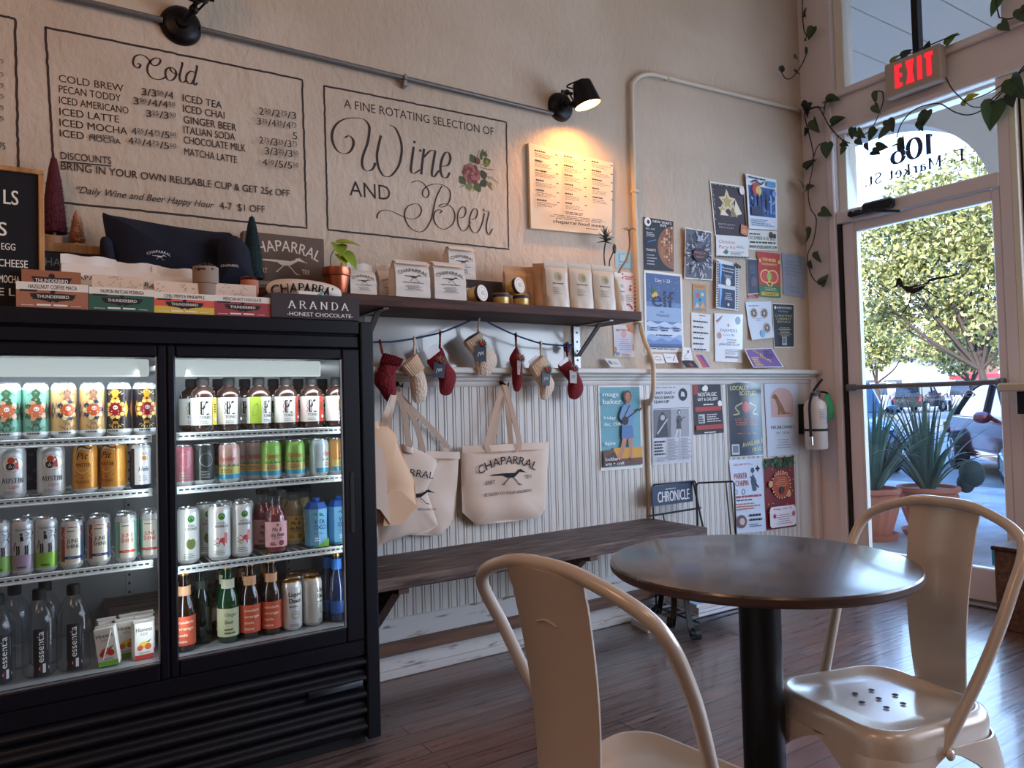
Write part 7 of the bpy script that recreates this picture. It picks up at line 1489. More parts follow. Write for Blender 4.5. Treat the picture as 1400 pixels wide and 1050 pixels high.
# cards standing on the ledge
def card(label, pts, col, draw, off=.03, lean=.02):
    sheet('business_card', label, 'card', q6(*pts), draw, off, .0012, 'cards along the ledge', base=col, curl=lambda u, v: lean * (1 - v), nu=4, nv=4)
def d_c1(a, w, h): a.rect(w * .1, h * .3, w * .35, h * .75, C(150, 150, 150)); a.rows(w * .42, h * .3, w * .9, h * .7, 3, GREY, .4)
card('white card in a little stand, left of the cream conduit', ((22, 945), (86, 948), (95, 987), (40, 987)), C(232, 232, 230), d_c1)
def d_c2(a, w, h): a.line(sp2([(w * .2, h * .6), (w * .5, h * .75), (w * .8, h * .6)], 3), w * .03, C(160, 70, 60)); a.rows(w * .2, h * .3, w * .8, h * .5, 2, GREY, .4, 2, 'C')
card('white card with a red arc, first right of the cream conduit', ((240, 924), (300, 926), (300, 970), (250, 970)), C(232, 228, 224), d_c2, .02)
def d_c3(a, w, h): a.rows(w * .15, h * .5, w * .6, h * .7, 2, C(120, 140, 180), .5, 2); a.line(sp2([(w * .6, h * .2), (w * .75, h * .6), (w * .9, h * .8)], 3), w * .04, C(90, 110, 160))
card('white card with a pale blue sketch, second right of the conduit', ((304, 922), (363, 926), (365, 966), (306, 966)), C(230, 230, 234), d_c3, .02)
def d_c4(a, w, h): a.line(sp2([(w * .2, h * .3), (w * .5, h * .6), (w * .8, h * .9)], 3), w * .03, C(60, 66, 90)); a.disc(w * .6, h * .72, w * .12, C(110, 120, 150), 10); a.rows(w * .2, h * .1, w * .8, h * .3, 2, GREY, .4)
card('tall white card with a plant sketch, behind the black card', ((398, 890), (436, 896), (436, 964), (378, 962)), C(228, 228, 230), d_c4, .02)
def d_c5(a, w, h): a.disc(w * .55, h * .4, w * .14, C(150, 60, 60), 10); a.rows(w * .3, h * .5, w * .7, h * .7, 1, C(90, 70, 80), .5)
card('black card lying tilted at the ledge edge', ((390, 955), (446, 955), (462, 990), (402, 990)), C(30, 24, 30), d_c5, .05)
def d_c6(a, w, h): a.poly([(0, 0), (w * .7, 0), (w * .3, h), (0, h)], C(190, 66, 84)); a.poly([(w * .7, 0), (w, 0), (w, h), (w * .5, h)], C(84, 70, 150))
card('red and purple card beside the black card', ((460, 927), (490, 928), (514, 988), (482, 990)), C(160, 60, 90), d_c6, .045)
p0, p1 = W(820 + 525 / 3.5, 502, D - .05), W(820 + 640 / 3.5, 502, D - .05)
for k in range(5):
    x = p0.x + (p1.x - p0.x) * (k + .5) / 5; b = MB(); b.box((-.028, -.02, 0), (.028, .02, .0015 + .001 * k), 0, C(226, 224, 220)); a = Art(flat((0, 0, .0015 + .001 * k), (1, 0, 0), (0, 1, 0), (0, 0, 1)), b); a.rows(-.02, -.012, .02, .012, 3, GREY, .4, k)
    o = b.build('business_card', 'print_paper'); o.location = (x, D - .04, 1.2722); o.rotation_euler = (0, 0, .2 * (k % 3 - 1)); tag(o, 'small white card lying flat on the ledge, %s from the left' % ['first', 'second', 'third', 'fourth', 'fifth'][k], 'card', 'flat cards on the ledge')

# posters on the beadboard: hung just off its beads
OB = .0185
def person_fig(a, T, top, low, skin, hair, strap=C(40, 34, 40)):
    """standing figure with a banjo, T maps unit figure coordinates"""
    a.poly(T([(-.12, .3), (-.2, .12), (-.28, .0), (-.3, -.02), (-.2, -.02), (-.1, .1), (-.02, .28)]), skin); a.poly(T([(.0, .3), (.03, .1), (.02, -.03), (.09, -.03), (.1, .1), (.12, .3)]), skin)
    a.poly(T([(-.14, .46), (-.16, .28), (-.01, .27), (.0, .32), (.02, .27), (.15, .28), (.12, .46)]), low); a.poly(T([(-.13, .46), (-.16, .6), (-.12, .72), (-.03, .75), (.06, .75), (.13, .7), (.17, .58), (.12, .45)]), top)
    a.poly(T([(-.13, .7), (-.2, .58), (-.17, .53), (-.03, .55), (-.03, .58), (-.12, .6)]), top); a.poly(T([(.13, .7), (.22, .58), (.17, .54), (.08, .58)]), top); a.line(T([(-.14, .55), (.0, .53)]), .035 * abs(T([(1, 0)])[0][0] - T([(0, 0)])[0][0]), skin)
    a.poly(T([(-.02, .75), (-.02, .8), (.05, .8), (.05, .75)]), skin); c = T([(.015, .86)])[0]; k = abs(T([(1, 0)])[0][0] - T([(0, 0)])[0][0]); kv = abs(T([(0, 1)])[0][1] - T([(0, 0)])[0][1])
    a.disc(c[0], c[1], .1 * k, hair, 14, .085 * kv); a.disc(c[0] + .01 * k, c[1] - .01 * kv, .062 * k, skin, 12, .065 * kv); a.line(sp2([(c[0] - .025 * k, c[1] - .035 * kv), (c[0] + .01 * k, c[1] - .045 * kv), (c[0] + .04 * k, c[1] - .033 * kv)], 3), .012 * k, C(150, 60, 56))
    for s_ in (-.018, .034): a.disc(c[0] + s_ * k, c[1] + .005 * kv, .008 * k, K, 6, rings=1)
    a.disc(*T([(-.06, .52)])[0], .085 * k, strap, 14, .06 * kv); a.line(T([(-.02, .55), (.3, .68)]), .028 * k, strap); a.poly(T([(.28, .66), (.36, .71), (.37, .68), (.3, .64)]), strap); a.line(T([(-.1, .55), (.06, .73)]), .02 * k, strap)
def d_mags(a, w, h):
    fill(a, w, h, C(112, 172, 186), .035, .02); rd = random.Random(3)
    for j in range(20):
        for i in range(6): u = w * (.04 + .155 * i + (.07 if j % 2 else 0)); a.line([(u, h * (.3 + .034 * j)), (min(w * .96, u + w * .13), h * (.3 + .034 * j))], h * .002, C(96, 156, 172))
    a.rect(w * .035, h * .05, w * .965, h * .24, C(104, 72, 60)); a.rect(w * .28, h * .13, w * .965, h * .26, C(214, 156, 50)); a.poly([(w * .035, h * .14), (w * .3, h * .22), (w * .42, h * .07), (w * .035, h * .04)], C(84, 56, 50))
    def T2(p): return [(w * .62 + x * w * .95, h * .13 + y * h * .86) for x, y in p]
    person_fig(a, T2, C(110, 150, 190), C(84, 124, 176), C(190, 130, 104), C(110, 56, 40)); a.poly(T2([(.0, -.03), (.1, -.05), (.1, -.02), (.02, .02)]), C(96, 50, 36)); a.poly(T2([(-.32, -.04), (-.2, -.05), (-.2, -.01), (-.28, .02)]), C(96, 50, 36))
    W_ = C(238, 240, 240)
    for s_, u, v, cp, ww in (('mags', .06, .87, .052, .36), ('baker', .06, .78, .06, .42), ('friday', .06, .6, .036, .28), ('dec. 15th', .06, .525, .038, .4), ('6pm', .07, .3, .042, .24), ('lockhart', .07, .115, .04, .34), ('arts + craft', .07, .06, .036, .44)): a.text(s_, w * u, h * v, h * cp, W_, al='L', wd=w * ww, bold=.02)
sheet('event_poster', 'turquoise concert poster of a banjo player in denim shorts', 'poster', q7((140, 177), (360, 175), (370, 598), (155, 615)), d_mags, OB, group='posters on the beadboard')
def d_news(a, w, h):
    fill(a, w, h, C(206, 206, 212)); a.rows(w * .05, h * .95, w * .9, h * .97, 1, GREY, .5)
    for k, s_ in enumerate(('JENNY SAAD +', 'MAGS BAKER', 'TEAM UP')): a.text(s_, w * .03, h * (.87 - .055 * k), h * .035, K, al='L', wd=w * (.56, .54, .4)[k], bold=.03)
    a.disc(w * .8, h * .86, w * .12, K, 18); a.poly([(w * .74, h * .84), (w * .76, h * .9), (w * .83, h * .89), (w * .86, h * .83)], C(206, 206, 212)); a.rect(w * .03, h * .69, w * .97, h * .695, K); a.rect(w * .03, h * .33, w * .46, h * .68, C(110, 110, 116), 2, 2); a.rect(w * .47, h * .33, w * .95, h * .68, C(160, 160, 166), 2, 2)
    a.poly([(w * .08, h * .34), (w * .16, h * .6), (w * .26, h * .66), (w * .36, h * .58), (w * .4, h * .34)], C(60, 60, 66)); a.disc(w * .26, h * .58, w * .06, C(180, 180, 184), 10, h * .035); a.line([(w * .12, h * .38), (w * .38, h * .56)], w * .03, C(190, 190, 196))
    def T(p): return [(w * .68 + x * w * .42, h * .33 + y * h * .36) for x, y in p]
    person_fig(a, T, C(90, 90, 96), C(70, 70, 76), C(206, 206, 210), C(50, 50, 56)); a.rows(w * .04, h * .12, w * .32, h * .31, 5, K, .55, 2); a.rows(w * .37, h * .05, w * .64, h * .32, 16, GREY, .45, 3); a.rows(w * .69, h * .05, w * .95, h * .32, 16, GREY, .45, 4); a.rows(w * .04, h * .04, w * .32, h * .1, 4, GREY, .45, 6)
sheet('event_poster', 'grey newspaper-style concert poster with two musician photos', 'poster', q7((418, 170), (612, 165), (620, 570), (420, 585)), d_news, OB, group='posters on the beadboard')
def d_nost(a, w, h):
    fill(a, w, h, C(40, 32, 38)); a.rect(0, h * .8, w * .18, h, C(150, 48, 44)); a.disc(w * .45, h * .92, w * .08, WHITE, 12); a.disc(w * .38, h * .91, w * .06, WHITE, 10); a.disc(w * .93, h * .6, w * .08, WHITE, 10)
    a.text('NOSTALGIC', w * .5, h * .76, h * .075, WHITE, wd=w * .68, bold=.03); a.text('GIFT & GALLERY', w * .5, h * .67, h * .06, WHITE, wd=w * .72, bold=.03); a.rows(w * .24, h * .58, w * .78, h * .63, 1, WHITE, .5, 1, 'C'); a.rect(w * .04, h * .46, w * .96, h * .55, C(176, 56, 50)); a.rect(w * .14, h * .22, w * .36, h * .4, C(196, 196, 196)); a.rows(w * .16, h * .24, w * .34, h * .38, 3, K, .6); a.rows(w * .42, h * .24, w * .94, h * .42, 4, C(214, 206, 204), .45, 3); a.rect(w * .04, h * .09, w * .96, h * .18, C(176, 56, 50)); a.rows(w * .3, h * .02, w * .7, h * .06, 1, WHITE, .5, 2, 'C')
sheet('flyer', 'small black and red shop flyer under the ledge', 'flyer', q7((628, 172), (768, 168), (787, 418), (637, 430)), d_nost, OB, group='posters on the beadboard')
def d_cider(a, w, h):
    fill(a, w, h, C(36, 40, 54), .01); Y = C(216, 206, 130); a.text('LOCALLY', w * .34, h * .89, h * .055, Y, wd=w * .5, bold=.02); a.text('BOTTLED', w * .58, h * .82, h * .055, Y, wd=w * .5, bold=.02); a.disc(w * .5, h * .66, w * .11, C(190, 50, 46), 12)
    for s_ in (-1, 1): a.line(sp2([(w * (.5 - s_ * .1), h * .72), (w * (.5 - s_ * .3), h * .66), (w * (.5 - s_ * .2), h * .58), (w * (.5 - s_ * .36), h * .56)], 4), w * .03, C(190, 180, 120))
    a.text('LOST HORIZON', w * .5, h * .48, h * .032, C(206, 120, 90), wd=w * .62); a.text('CIDER MILL', w * .5, h * .42, h * .045, C(206, 120, 90), wd=w * .6, bold=.02); a.rows(w * .1, h * .3, w * .92, h * .34, 1, C(150, 80, 70), .5, 3, 'C'); a.text('AVAILABLE', w * .66, h * .15, h * .055, Y, wd=w * .62, bold=.03, rot=.12); a.text('HERE', w * .78, h * .07, h * .055, Y, wd=w * .28, bold=.03, rot=.12); a.rect(w * .05, h * .03, w * .26, h * .17, C(196, 200, 206)); a.rect(w * .08, h * .06, w * .23, h * .15, C(120, 126, 134))
sheet('event_poster', 'glossy dark navy cider poster with yellow lettering', 'poster', q7((800, 158), (977, 158), (990, 535), (818, 545)), d_cider, OB, group='posters on the beadboard', mats='print_gloss', curl=lambda u, v: .006 * math.sin(PI * u))
def d_dog(a, w, h):
    fill(a, w, h, C(206, 214, 228)); PK = C(206, 170, 164); a.poly([(w * .16, h * .52), (w * .16, h * .78)] + [(w * (.5 - .34 * math.cos(PI * k / 12)), h * (.78 + .14 * math.sin(PI * k / 12))) for k in range(13)] + [(w * .84, h * .52)], PK)
    a.poly([(w * u, h * v) for u, v in [(.2, .785), (.25, .83), (.31, .835), (.37, .80), (.45, .73), (.53, .66), (.6, .58), (.58, .555), (.47, .555), (.455, .61), (.435, .555), (.365, .555), (.375, .63), (.34, .70), (.3, .755), (.26, .77)]], C(150, 104, 70)); a.poly([(w * u, h * v) for u, v in [(.58, .565), (.7, .56), (.76, .58), (.7, .575), (.59, .585)]], C(130, 88, 60)); a.poly([(w * u, h * v) for u, v in [(.31, .83), (.35, .79), (.34, .76), (.3, .79)]], C(116, 76, 52))
    a.text("MR.BROWN'S", w * .5, h * .36, h * .042, C(40, 44, 56), wd=w * .72, bold=.02); a.text('PET STOP', w * .5, h * .29, h * .028, C(60, 64, 80), wd=w * .4); a.rows(w * .26, h * .1, w * .74, h * .24, 4, C(140, 146, 160), .3, 3, 'C')
sheet('event_poster', 'pale blue pet shop poster with a brown sitting dog in an arch', 'poster', q7((992, 157), (1165, 160), (1172, 527), (1012, 540)), d_dog, OB, group='posters on the beadboard')
def d_park(a, w, h):
    fill(a, w, h, C(206, 216, 232)); RD = C(170, 66, 66); a.rows(w * .12, h * .92, w * .86, h * .95, 2, RD, .5); a.text('PARKER', w * .3, h * .74, h * .075, RD, wd=w * .4, bold=.03); a.text('CHAPIN', w * .32, h * .64, h * .075, RD, wd=w * .4, bold=.03)
    a.poly([(w * .64, h * .56), (w * .6, h * .7), (w * .68, h * .8), (w * .78, h * .7), (w * .76, h * .56)], C(66, 80, 110)); a.disc(w * .68, h * .84, w * .06, C(60, 70, 90), 10); a.line([(w * .6, h * .76), (w * .84, h * .6)], w * .04, C(50, 60, 84)); a.star(w * .84, h * .86, w * .08, w * .04, 4, K)
    for u in (.1, .34): a.ring(w * u, h * .56, w * .05, w * .012, K, 12)
    a.rows(w * .06, h * .48, w * .92, h * .52, 1, RD, .7, 2); a.rows(w * .1, h * .44, w * .8, h * .465, 1, K, .6, 3); a.rows(w * .06, h * .32, w * .92, h * .42, 3, C(190, 110, 90), .5, 4); a.disc(w * .2, h * .16, w * .17, C(120, 80, 80), 16, h * .09); a.disc(w * .22, h * .16, w * .08, C(200, 190, 190), 12, h * .05)
    for k, s_ in enumerate(('OLD SETTLERS', 'TAVERN')): a.rows(w * .46, h * (.22 - .06 * k), w * .9, h * (.26 - .06 * k), 1, K, .7, k + 5)
    a.rows(w * .46, h * .08, w * .84, h * .13, 2, C(90, 100, 130), .5, 8)
sheet('event_poster', 'pale blue concert poster with red name, lower row beside the red Christmas poster', 'poster', q7((812, 560), (985, 548), (1000, 922), (845, 937)), d_park, OB, group='posters on the beadboard', curl=lambda u, v: .004 * math.sin(3 * v + 2 * u))
def d_xmas(a, w, h):
    fill(a, w, h, C(120, 26, 34)); rd = random.Random(12)
    for _ in range(70): a.star(w * rd.uniform(.02, .98), h * rd.uniform(.86, .99), w * .07, w * .03, 4, rd.choice([C(44, 84, 48), C(60, 104, 58), C(34, 64, 40)]), rd.random() * 3)
    for _ in range(26): a.disc(w * rd.uniform(.05, .95), h * rd.uniform(.1, .95), w * .012, C(240, 206, 130), 6, rings=1)
    a.disc(w * .5, h * .62, w * .3, C(170, 70, 40), 20, h * .18)
    for k in range(24): an = k * 2 * PI / 24; a.disc(w * (.5 + .31 * math.cos(an)), h * (.62 + .19 * math.sin(an)), w * .016, C(250, 226, 170), 6, rings=1)
    for u, v in ((.14, .64), (.74, .48)): a.disc(w * u, h * v, w * .07, C(214, 160, 110), 12)
    a.text('OFFICE PARTY', w * .5, h * .76, h * .03, C(240, 206, 160), wd=w * .42); a.rows(w * .28, h * .6, w * .72, h * .74, 5, C(226, 160, 110), .35, 3, 'C'); a.disc(w * .5, h * .54, w * .08, C(60, 40, 40), 10)
    P = [(w * .12, h * .03), (w * .88, h * .03), (w * .93, h * .06), (w * .93, h * .28), (w * .88, h * .32), (w * .12, h * .32), (w * .07, h * .28), (w * .07, h * .06)]; a.poly(P, C(232, 222, 228)); a.text('Friday, Dec. 15', w * .5, h * .27, h * .028, C(140, 40, 50), wd=w * .6, bold=.02); a.rows(w * .26, h * .07, w * .8, h * .22, 5, C(150, 120, 130), .35, 4, 'C'); a.star(w * .22, h * .19, w * .07, w * .03, 5, C(170, 40, 50)); a.disc(w * .85, h * .2, w * .05, C(190, 90, 110), 10, h * .04)
sheet('event_poster', 'red Christmas party poster with a garland, lowest at the corner', 'poster', q7((992, 553), (1143, 540), (1157, 898), (1003, 920)), d_xmas, OB, group='posters on the beadboard')

# ---------------------------------------------------------------- stockings on a blue rope
q8 = lambda x, y: (480 + x / 3.088, 420 + y / 3.088)
yr = D - .10
t = thing('hanging_rope', 'blue rope slung under the wooden shelf with stockings hanging from it', 'rope'); b = MB()
b.tube(spline([W(*q8(x, y), yr if i not in (0, 5, 10) else yr) for i, (x, y) in enumerate([(60, 148), (125, 147), (180, 145), (270, 132), (376, 108), (450, 80), (540, 46), (600, 75), (695, 118), (800, 152), (880, 161), (938, 166)])], 5), .004, 7); b.build('rope', 'blue_rope', t)
p = W(*q8(540, 46), yr); b = MB(); b.tube(spline([p + Vector((0, 0, -.006)), p + Vector((.006, .012, .02)), (p.x, yr + .02, 1.484)], 4), .003, 6); b.build('tie_loop', 'pale_paint', t)
p = W(*q8(938, 166), yr); b = MB()
for k in range(5): b.ball(p + Vector((.012 * math.cos(k * 1.3), .05, .016 * math.sin(k * 1.3))), .012, 8, sc=(1, .5, 1))
b.tube(spline([p, p + Vector((.01, .04, .01)), (p.x + .004, D - .02, p.z)], 4), .004, 6); b.build('knot', 'blue_rope', t)
def stocking(label, m, out, strap, centre, dark, card=None, tagp=None, tcol=None, cuff=None, ttext=None):
    t = thing('stocking', label, 'stocking', (0, 0, 0), 0, 'knitted stockings hanging from the blue rope'); yy = yr + .01
    P = sp2(poutline([q8(*p) for p in out], yy), 4, True); cu = (W(*q8(*centre), yy).x, W(*q8(*centre), yy).z)
    b = MB(); b.pillow(P, lambda u, v, h: Vector((u, yy - h, v)), .022, .03, centre=cu, power=3); b.build('knit_body', m, t, smooth=70)
    if cuff:        # ribbed turn-over
        b = MB(); c4 = [W(*q8(*p), yy) for p in cuff]
        def cf(u, v): p_ = (c4[3] * (1 - u) + c4[2] * u) * (1 - v) + (c4[0] * (1 - u) + c4[1] * u) * v; return p_ + Vector((0, -.024 - .012 * math.sin(PI * u) - .003 * math.sin(u * PI * 18), 0))
        b.grid(72, 4, cf, thick=(0, .02, 0)); b.build('ribbed_cuff', m.replace('knit', 'rib'), t, smooth=60)
    b = MB(); s0, s1 = W(*q8(*strap[0]), yr), W(*q8(*strap[1]), yr); b.tube(spline([s1 + Vector((0, .004, 0)), (s0 + s1) / 2 + Vector((-.004, -.006, 0)), s0 + Vector((-.002, -.006, .004)), s0 + Vector((.002, .006, .004)), (s0 + s1) / 2 + Vector((.004, .008, 0)), s1 + Vector((.004, .01, 0))], 4), .0045, 6); b.build('hanging_loop', 'knit_red' if dark else 'knit_cream', t)
    if card:
        c4 = [W(*q8(*p), yy - .012) for p in card]; b = MB(); b.grid(4, 4, lambda u, v: (c4[3] * (1 - u) + c4[2] * u) * (1 - v) + (c4[0] * (1 - u) + c4[1] * u) * v, C(232, 232, 236), thick=(0, .002, 0)); b.build('gift_card', 'print_paper', t)
    if tagp:
        c4 = [W(*q8(*p), yy - .04) for p in tagp]; b = MB(); f_ = lambda u, v, h=0: (c4[3] * (1 - u) + c4[2] * u) * (1 - v) + (c4[0] * (1 - u) + c4[1] * u) * v + Vector((0, -h, 0))
        b.grid(4, 4, f_, tcol, thick=(0, .003, 0)); a = Art(lambda u, v, h: f_(u, v, h), b, .0002); ink = C(206, 206, 214) if sum(tcol[:3]) < .6 else C(70, 70, 80)
        a.line(sp2([(.25, .3), (.35, .6), (.5, .4), (.55, .62), (.7, .45), (.72, .66)], 4), .04, ink) ; tg = b.build('name_tag', 'print_paper', t)
        e = f_(.5, 1.0); b = MB()
        for k, (dx, dz) in enumerate(((0, 0), (.01, .006), (-.006, .008))): b.ball(e + Vector((dx, -.006, dz + .006)), .0065, 8, C(200, 36, 34))
        for k in range(7): an = -.6 + k * .55; leaf_mesh(b, e + Vector((.004, -.004, .006)), (math.cos(an), -.3, math.sin(an) * .8), (0, -1, .2), .026, .016, C(40, 78, 44))
        b.build('berry_sprig', 'leaf', tg)
ND = C(26, 30, 48)
stocking('dark red stocking nearest the cooler, toe pointing left', 'knit_red', [(135, 198), (172, 206), (210, 222), (203, 245), (186, 272), (190, 330), (188, 385), (165, 405), (140, 385), (118, 350), (98, 320), (103, 285), (118, 250)], ((122, 148), (135, 198)), (148, 310), True, cuff=((135, 196), (211, 221), (198, 250), (119, 235)))
stocking('cream stocking second from the cooler', 'knit_cream', [(268, 200), (285, 225), (302, 258), (318, 310), (322, 355), (310, 395), (285, 408), (262, 395), (250, 345), (244, 290), (212, 250)], ((267, 133), (268, 200)), (280, 310), False, cuff=((210, 250), (268, 198), (300, 258), (248, 295)))
stocking('dark red stocking with a white card and a black name tag, third from the cooler', 'knit_red', [(376, 170), (395, 200), (412, 238), (440, 275), (442, 312), (425, 360), (400, 373), (375, 360), (371, 310), (350, 272), (320, 225)], ((376, 110), (376, 172)), (392, 270), True, [(309, 186), (358, 152), (376, 184), (328, 222)], [(350, 232), (397, 235), (393, 300), (347, 295)], ND)
stocking('cream stocking hung highest at the middle of the rope with a black name tag', 'knit_cream', [(535, 105), (556, 122), (582, 165), (612, 202), (613, 245), (580, 288), (545, 284), (527, 258), (512, 200), (473, 148)], ((540, 48), (538, 106)), (550, 200), False, None, [(523, 162), (571, 164), (571, 230), (524, 228)], ND, cuff=((472, 148), (536, 104), (556, 150), (505, 195)))
stocking('narrow dark red stocking turned edge-on, right of the highest one', 'knit_red', [(697, 168), (708, 188), (716, 225), (720, 280), (715, 345), (700, 357), (685, 345), (680, 290), (680, 240), (668, 215)], ((695, 118), (698, 170)), (699, 270), True, None, [(702, 222), (717, 226), (713, 286), (703, 285)], C(170, 160, 160))
stocking('cream stocking with a white card and a slate name tag, second from the bracket', 'knit_cream', [(800, 205), (822, 246), (836, 280), (858, 320), (850, 357), (825, 390), (800, 385), (797, 340), (776, 302), (750, 250)], ((800, 152), (803, 206)), (815, 310), False, [(747, 230), (787, 198), (802, 226), (764, 252)], [(806, 270), (842, 275), (838, 332), (806, 330)], C(70, 72, 80), cuff=((749, 250), (800, 204), (824, 246), (774, 296)))
stocking('dark red stocking with a pale grey name tag, beside the shelf bracket', 'knit_red', [(912, 215), (940, 250), (962, 285), (980, 330), (975, 366), (950, 389), (922, 382), (915, 350), (920, 312), (896, 280), (873, 245)], ((910, 166), (915, 216)), (935, 310), True, [(874, 240), (913, 207), (919, 226), (884, 250)], [(923, 265), (953, 268), (953, 322), (925, 320)], C(180, 176, 170))

# ---------------------------------------------------------------- tote bags on hooks under the ledge
def tote(label, out, y, centre, straps, t0=.012, t1=.03, logo=None, m='canvas', wave=.004, z9=q8, sw_=.0105):
    t = thing('tote_bag', label, 'bag', (0, 0, 0), 0, 'canvas tote bags on hooks'); pts = [z9(*p) for p in out]; P0 = poutline(pts, y)
    P = []
    for i in range(len(P0)):
        a_, b_ = P0[i], P0[(i + 1) % len(P0)]
        for k in range(6): P.append((a_[0] + (b_[0] - a_[0]) * k / 6, a_[1] + (b_[1] - a_[1]) * k / 6))
    cu = (W(*z9(*centre), y).x, W(*z9(*centre), y).z)
    def wv(u, v): return wave * (math.sin(u * 31 + v * 11) + .6 * math.sin(u * 17 - v * 23) + .5 * math.sin(v * 47 + u * 5))
    b = MB(); b.pillow(P, lambda u, v, h: Vector((u, y - h - (wv(u, v) if h > 0 else 0), v)), t0, t1, centre=cu, power=4, rings=(1, .97, .92, .85, .75, .62, .48, .34, .2, .1)); b.build('bag_body', m, t, smooth=70)
    def top(u, v, h): return Vector((u, y - t1 - h - wv(u, v) - .003, v))
    if logo:
        (lx, ly, lw_) = logo; c = W(*z9(lx, ly), y); a = Art(top, eps=.0002); a.logo(c.x, c.z, lw_, C(34, 34, 38)); a.mb.build('printed_logo', 'print_cloth', t)
    b = MB()
    a_, b_ = P0[0], P0[1]; b.grid(12, 2, lambda u, v: Vector((a_[0] + (b_[0] - a_[0]) * u, y - .006 - t1 * (1 - abs(2 * u - 1) ** 3) * .9 * (1 - v * .6) - wv(a_[0] + (b_[0] - a_[0]) * u, a_[1]), a_[1] + (b_[1] - a_[1]) * u - .03 * (1 - v) + .004)), thick=(0, .008, 0)); b.build('top_hem', m, t)
    for st in straps:
        P3 = spline([W(*z9(x, y_), y - dy) for x, y_, dy in st], 6); n = len(P3); b = MB(); vs = []
        for i, p_ in enumerate(P3):
            d = P3[min(i + 1, n - 1)] - P3[max(i - 1, 0)]; s_ = Vector((-d.z, 0, d.x)).normalized() * sw_; s_ = Vector((s_.x, .004, s_.z)); vs += [p_ - s_, p_ + s_, p_ + s_ + Vector((0, .003, 0)), p_ - s_ + Vector((0, .003, 0))]
        b.add(vs, [(4 * i + j, 4 * i + (j + 1) % 4, 4 * i + 4 + (j + 1) % 4, 4 * i + 4 + j) for i in range(n - 1) for j in range(4)] + [(3, 2, 1, 0), (4 * n - 4, 4 * n - 3, 4 * n - 2, 4 * n - 1)]); b.build('strap', 'canvas', t)
    return t, top
def hook(label, px, py):
    p = W(px, py, D - .05); b = MB(); b.tube(spline([(p.x, D - .024, p.z + .012), (p.x, D - .05, p.z + .006), (p.x, D - .078, p.z - .002), (p.x, D - .084, p.z + .012)], 4), .0035, 6); b.lathe([(.0001, 0), (.012, 0), (.012, .004)], 12, (p.x, D - .026, p.z + .012), 'y'); o = b.build('coat_hook', 'black_metal'); tag(o, label, 'hook', 'black hooks under the ledge')
hook('black hook holding the open-printed tote bag', *q8(648, 330)); hook('black hook holding the cluster of tote bags by the cooler', *q8(203, 335))
tote('cream canvas tote bag with a full bird logo, hanging on its own', [(465, 590), (835, 572), (828, 710), (820, 852), (796, 890), (530, 922), (470, 866), (464, 720)], D - .055, (645, 740), [[(582, 610, .034), (575, 575, .03), (612, 430, .02), (640, 345, .02), (648, 330, .025)], [(706, 610, .036), (710, 560, .036), (680, 440, .03), (655, 350, .03), (648, 330, .028)], [(600, 588, .0), (596, 570, .0), (630, 430, .0), (648, 332, .0)], [(676, 585, .0), (674, 560, .0), (662, 430, .0), (650, 332, .0)]], .015, .03, (648, 722, .31))
z56 = lambda x, y: (500 + x / 5.25, 560 + y / 5.25)
tote('plain cream tote bag at the back of the cluster by the cooler', [(300, 300), (670, 310), (655, 560), (634, 800), (535, 905), (280, 900), (200, 700)], D - .05, (460, 600), [[(400, 310, .01), (410, 285, .02), (370, 130, .02), (320, 20, .02), (225, -120, .02)], [(560, 300, -.01), (575, 250, -.01), (330, -10, .0), (222, -118, .0)]], .012, .022, z9=z56)
t_, top = tote('cream tote bag folded over showing half of a bird logo', [(255, 255), (330, 268), (520, 355), (518, 385), (435, 580), (520, 830), (450, 880), (290, 905), (90, 975), (60, 700), (150, 400)], D - .115, (280, 620), [[(310, 275, .015), (312, 250, .02), (290, 120, .01), (265, -20, .0), (215, -122, -.03)], [(120, 330, .01), (150, 120, .0), (190, -20, -.01), (212, -120, -.03)]], .012, .024, z9=z56)
c = W(*z56(330, 540), D - .115); a = Art(lambda u, v, h: top(u, v, h + .002)); a.text('RRAL', c.x + .03, c.z + .03, .028, C(34, 34, 38), rot=-.2, wd=.105); a.runner(c.x + .012, c.z - .055, .16, C(34, 34, 38)); a.text('NEIGHBORS', c.x + .05, c.z - .105, .009, C(34, 34, 38), wd=.08, rot=-.1); a.mb.build('printed_logo', 'print_cloth', t_)
yb_ = D - .19
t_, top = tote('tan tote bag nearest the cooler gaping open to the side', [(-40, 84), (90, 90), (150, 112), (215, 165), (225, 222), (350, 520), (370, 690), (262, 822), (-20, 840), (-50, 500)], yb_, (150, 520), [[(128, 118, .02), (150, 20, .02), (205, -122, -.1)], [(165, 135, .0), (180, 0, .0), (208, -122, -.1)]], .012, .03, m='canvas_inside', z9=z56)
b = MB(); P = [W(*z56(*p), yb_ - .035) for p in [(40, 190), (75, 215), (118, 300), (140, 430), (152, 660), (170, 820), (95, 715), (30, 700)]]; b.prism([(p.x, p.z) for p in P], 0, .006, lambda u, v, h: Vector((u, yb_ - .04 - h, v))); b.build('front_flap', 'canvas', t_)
b = MB(); P = [W(*z56(*p), yb_ - .03) for p in [(155, 580), (240, 578), (362, 690), (258, 820), (118, 834)]]; b.prism([(p.x, p.z) for p in P], 0, .006, lambda u, v, h: Vector((u, yb_ - .033 - h, v))); b.build('boxed_corner', 'canvas_inside', t_)
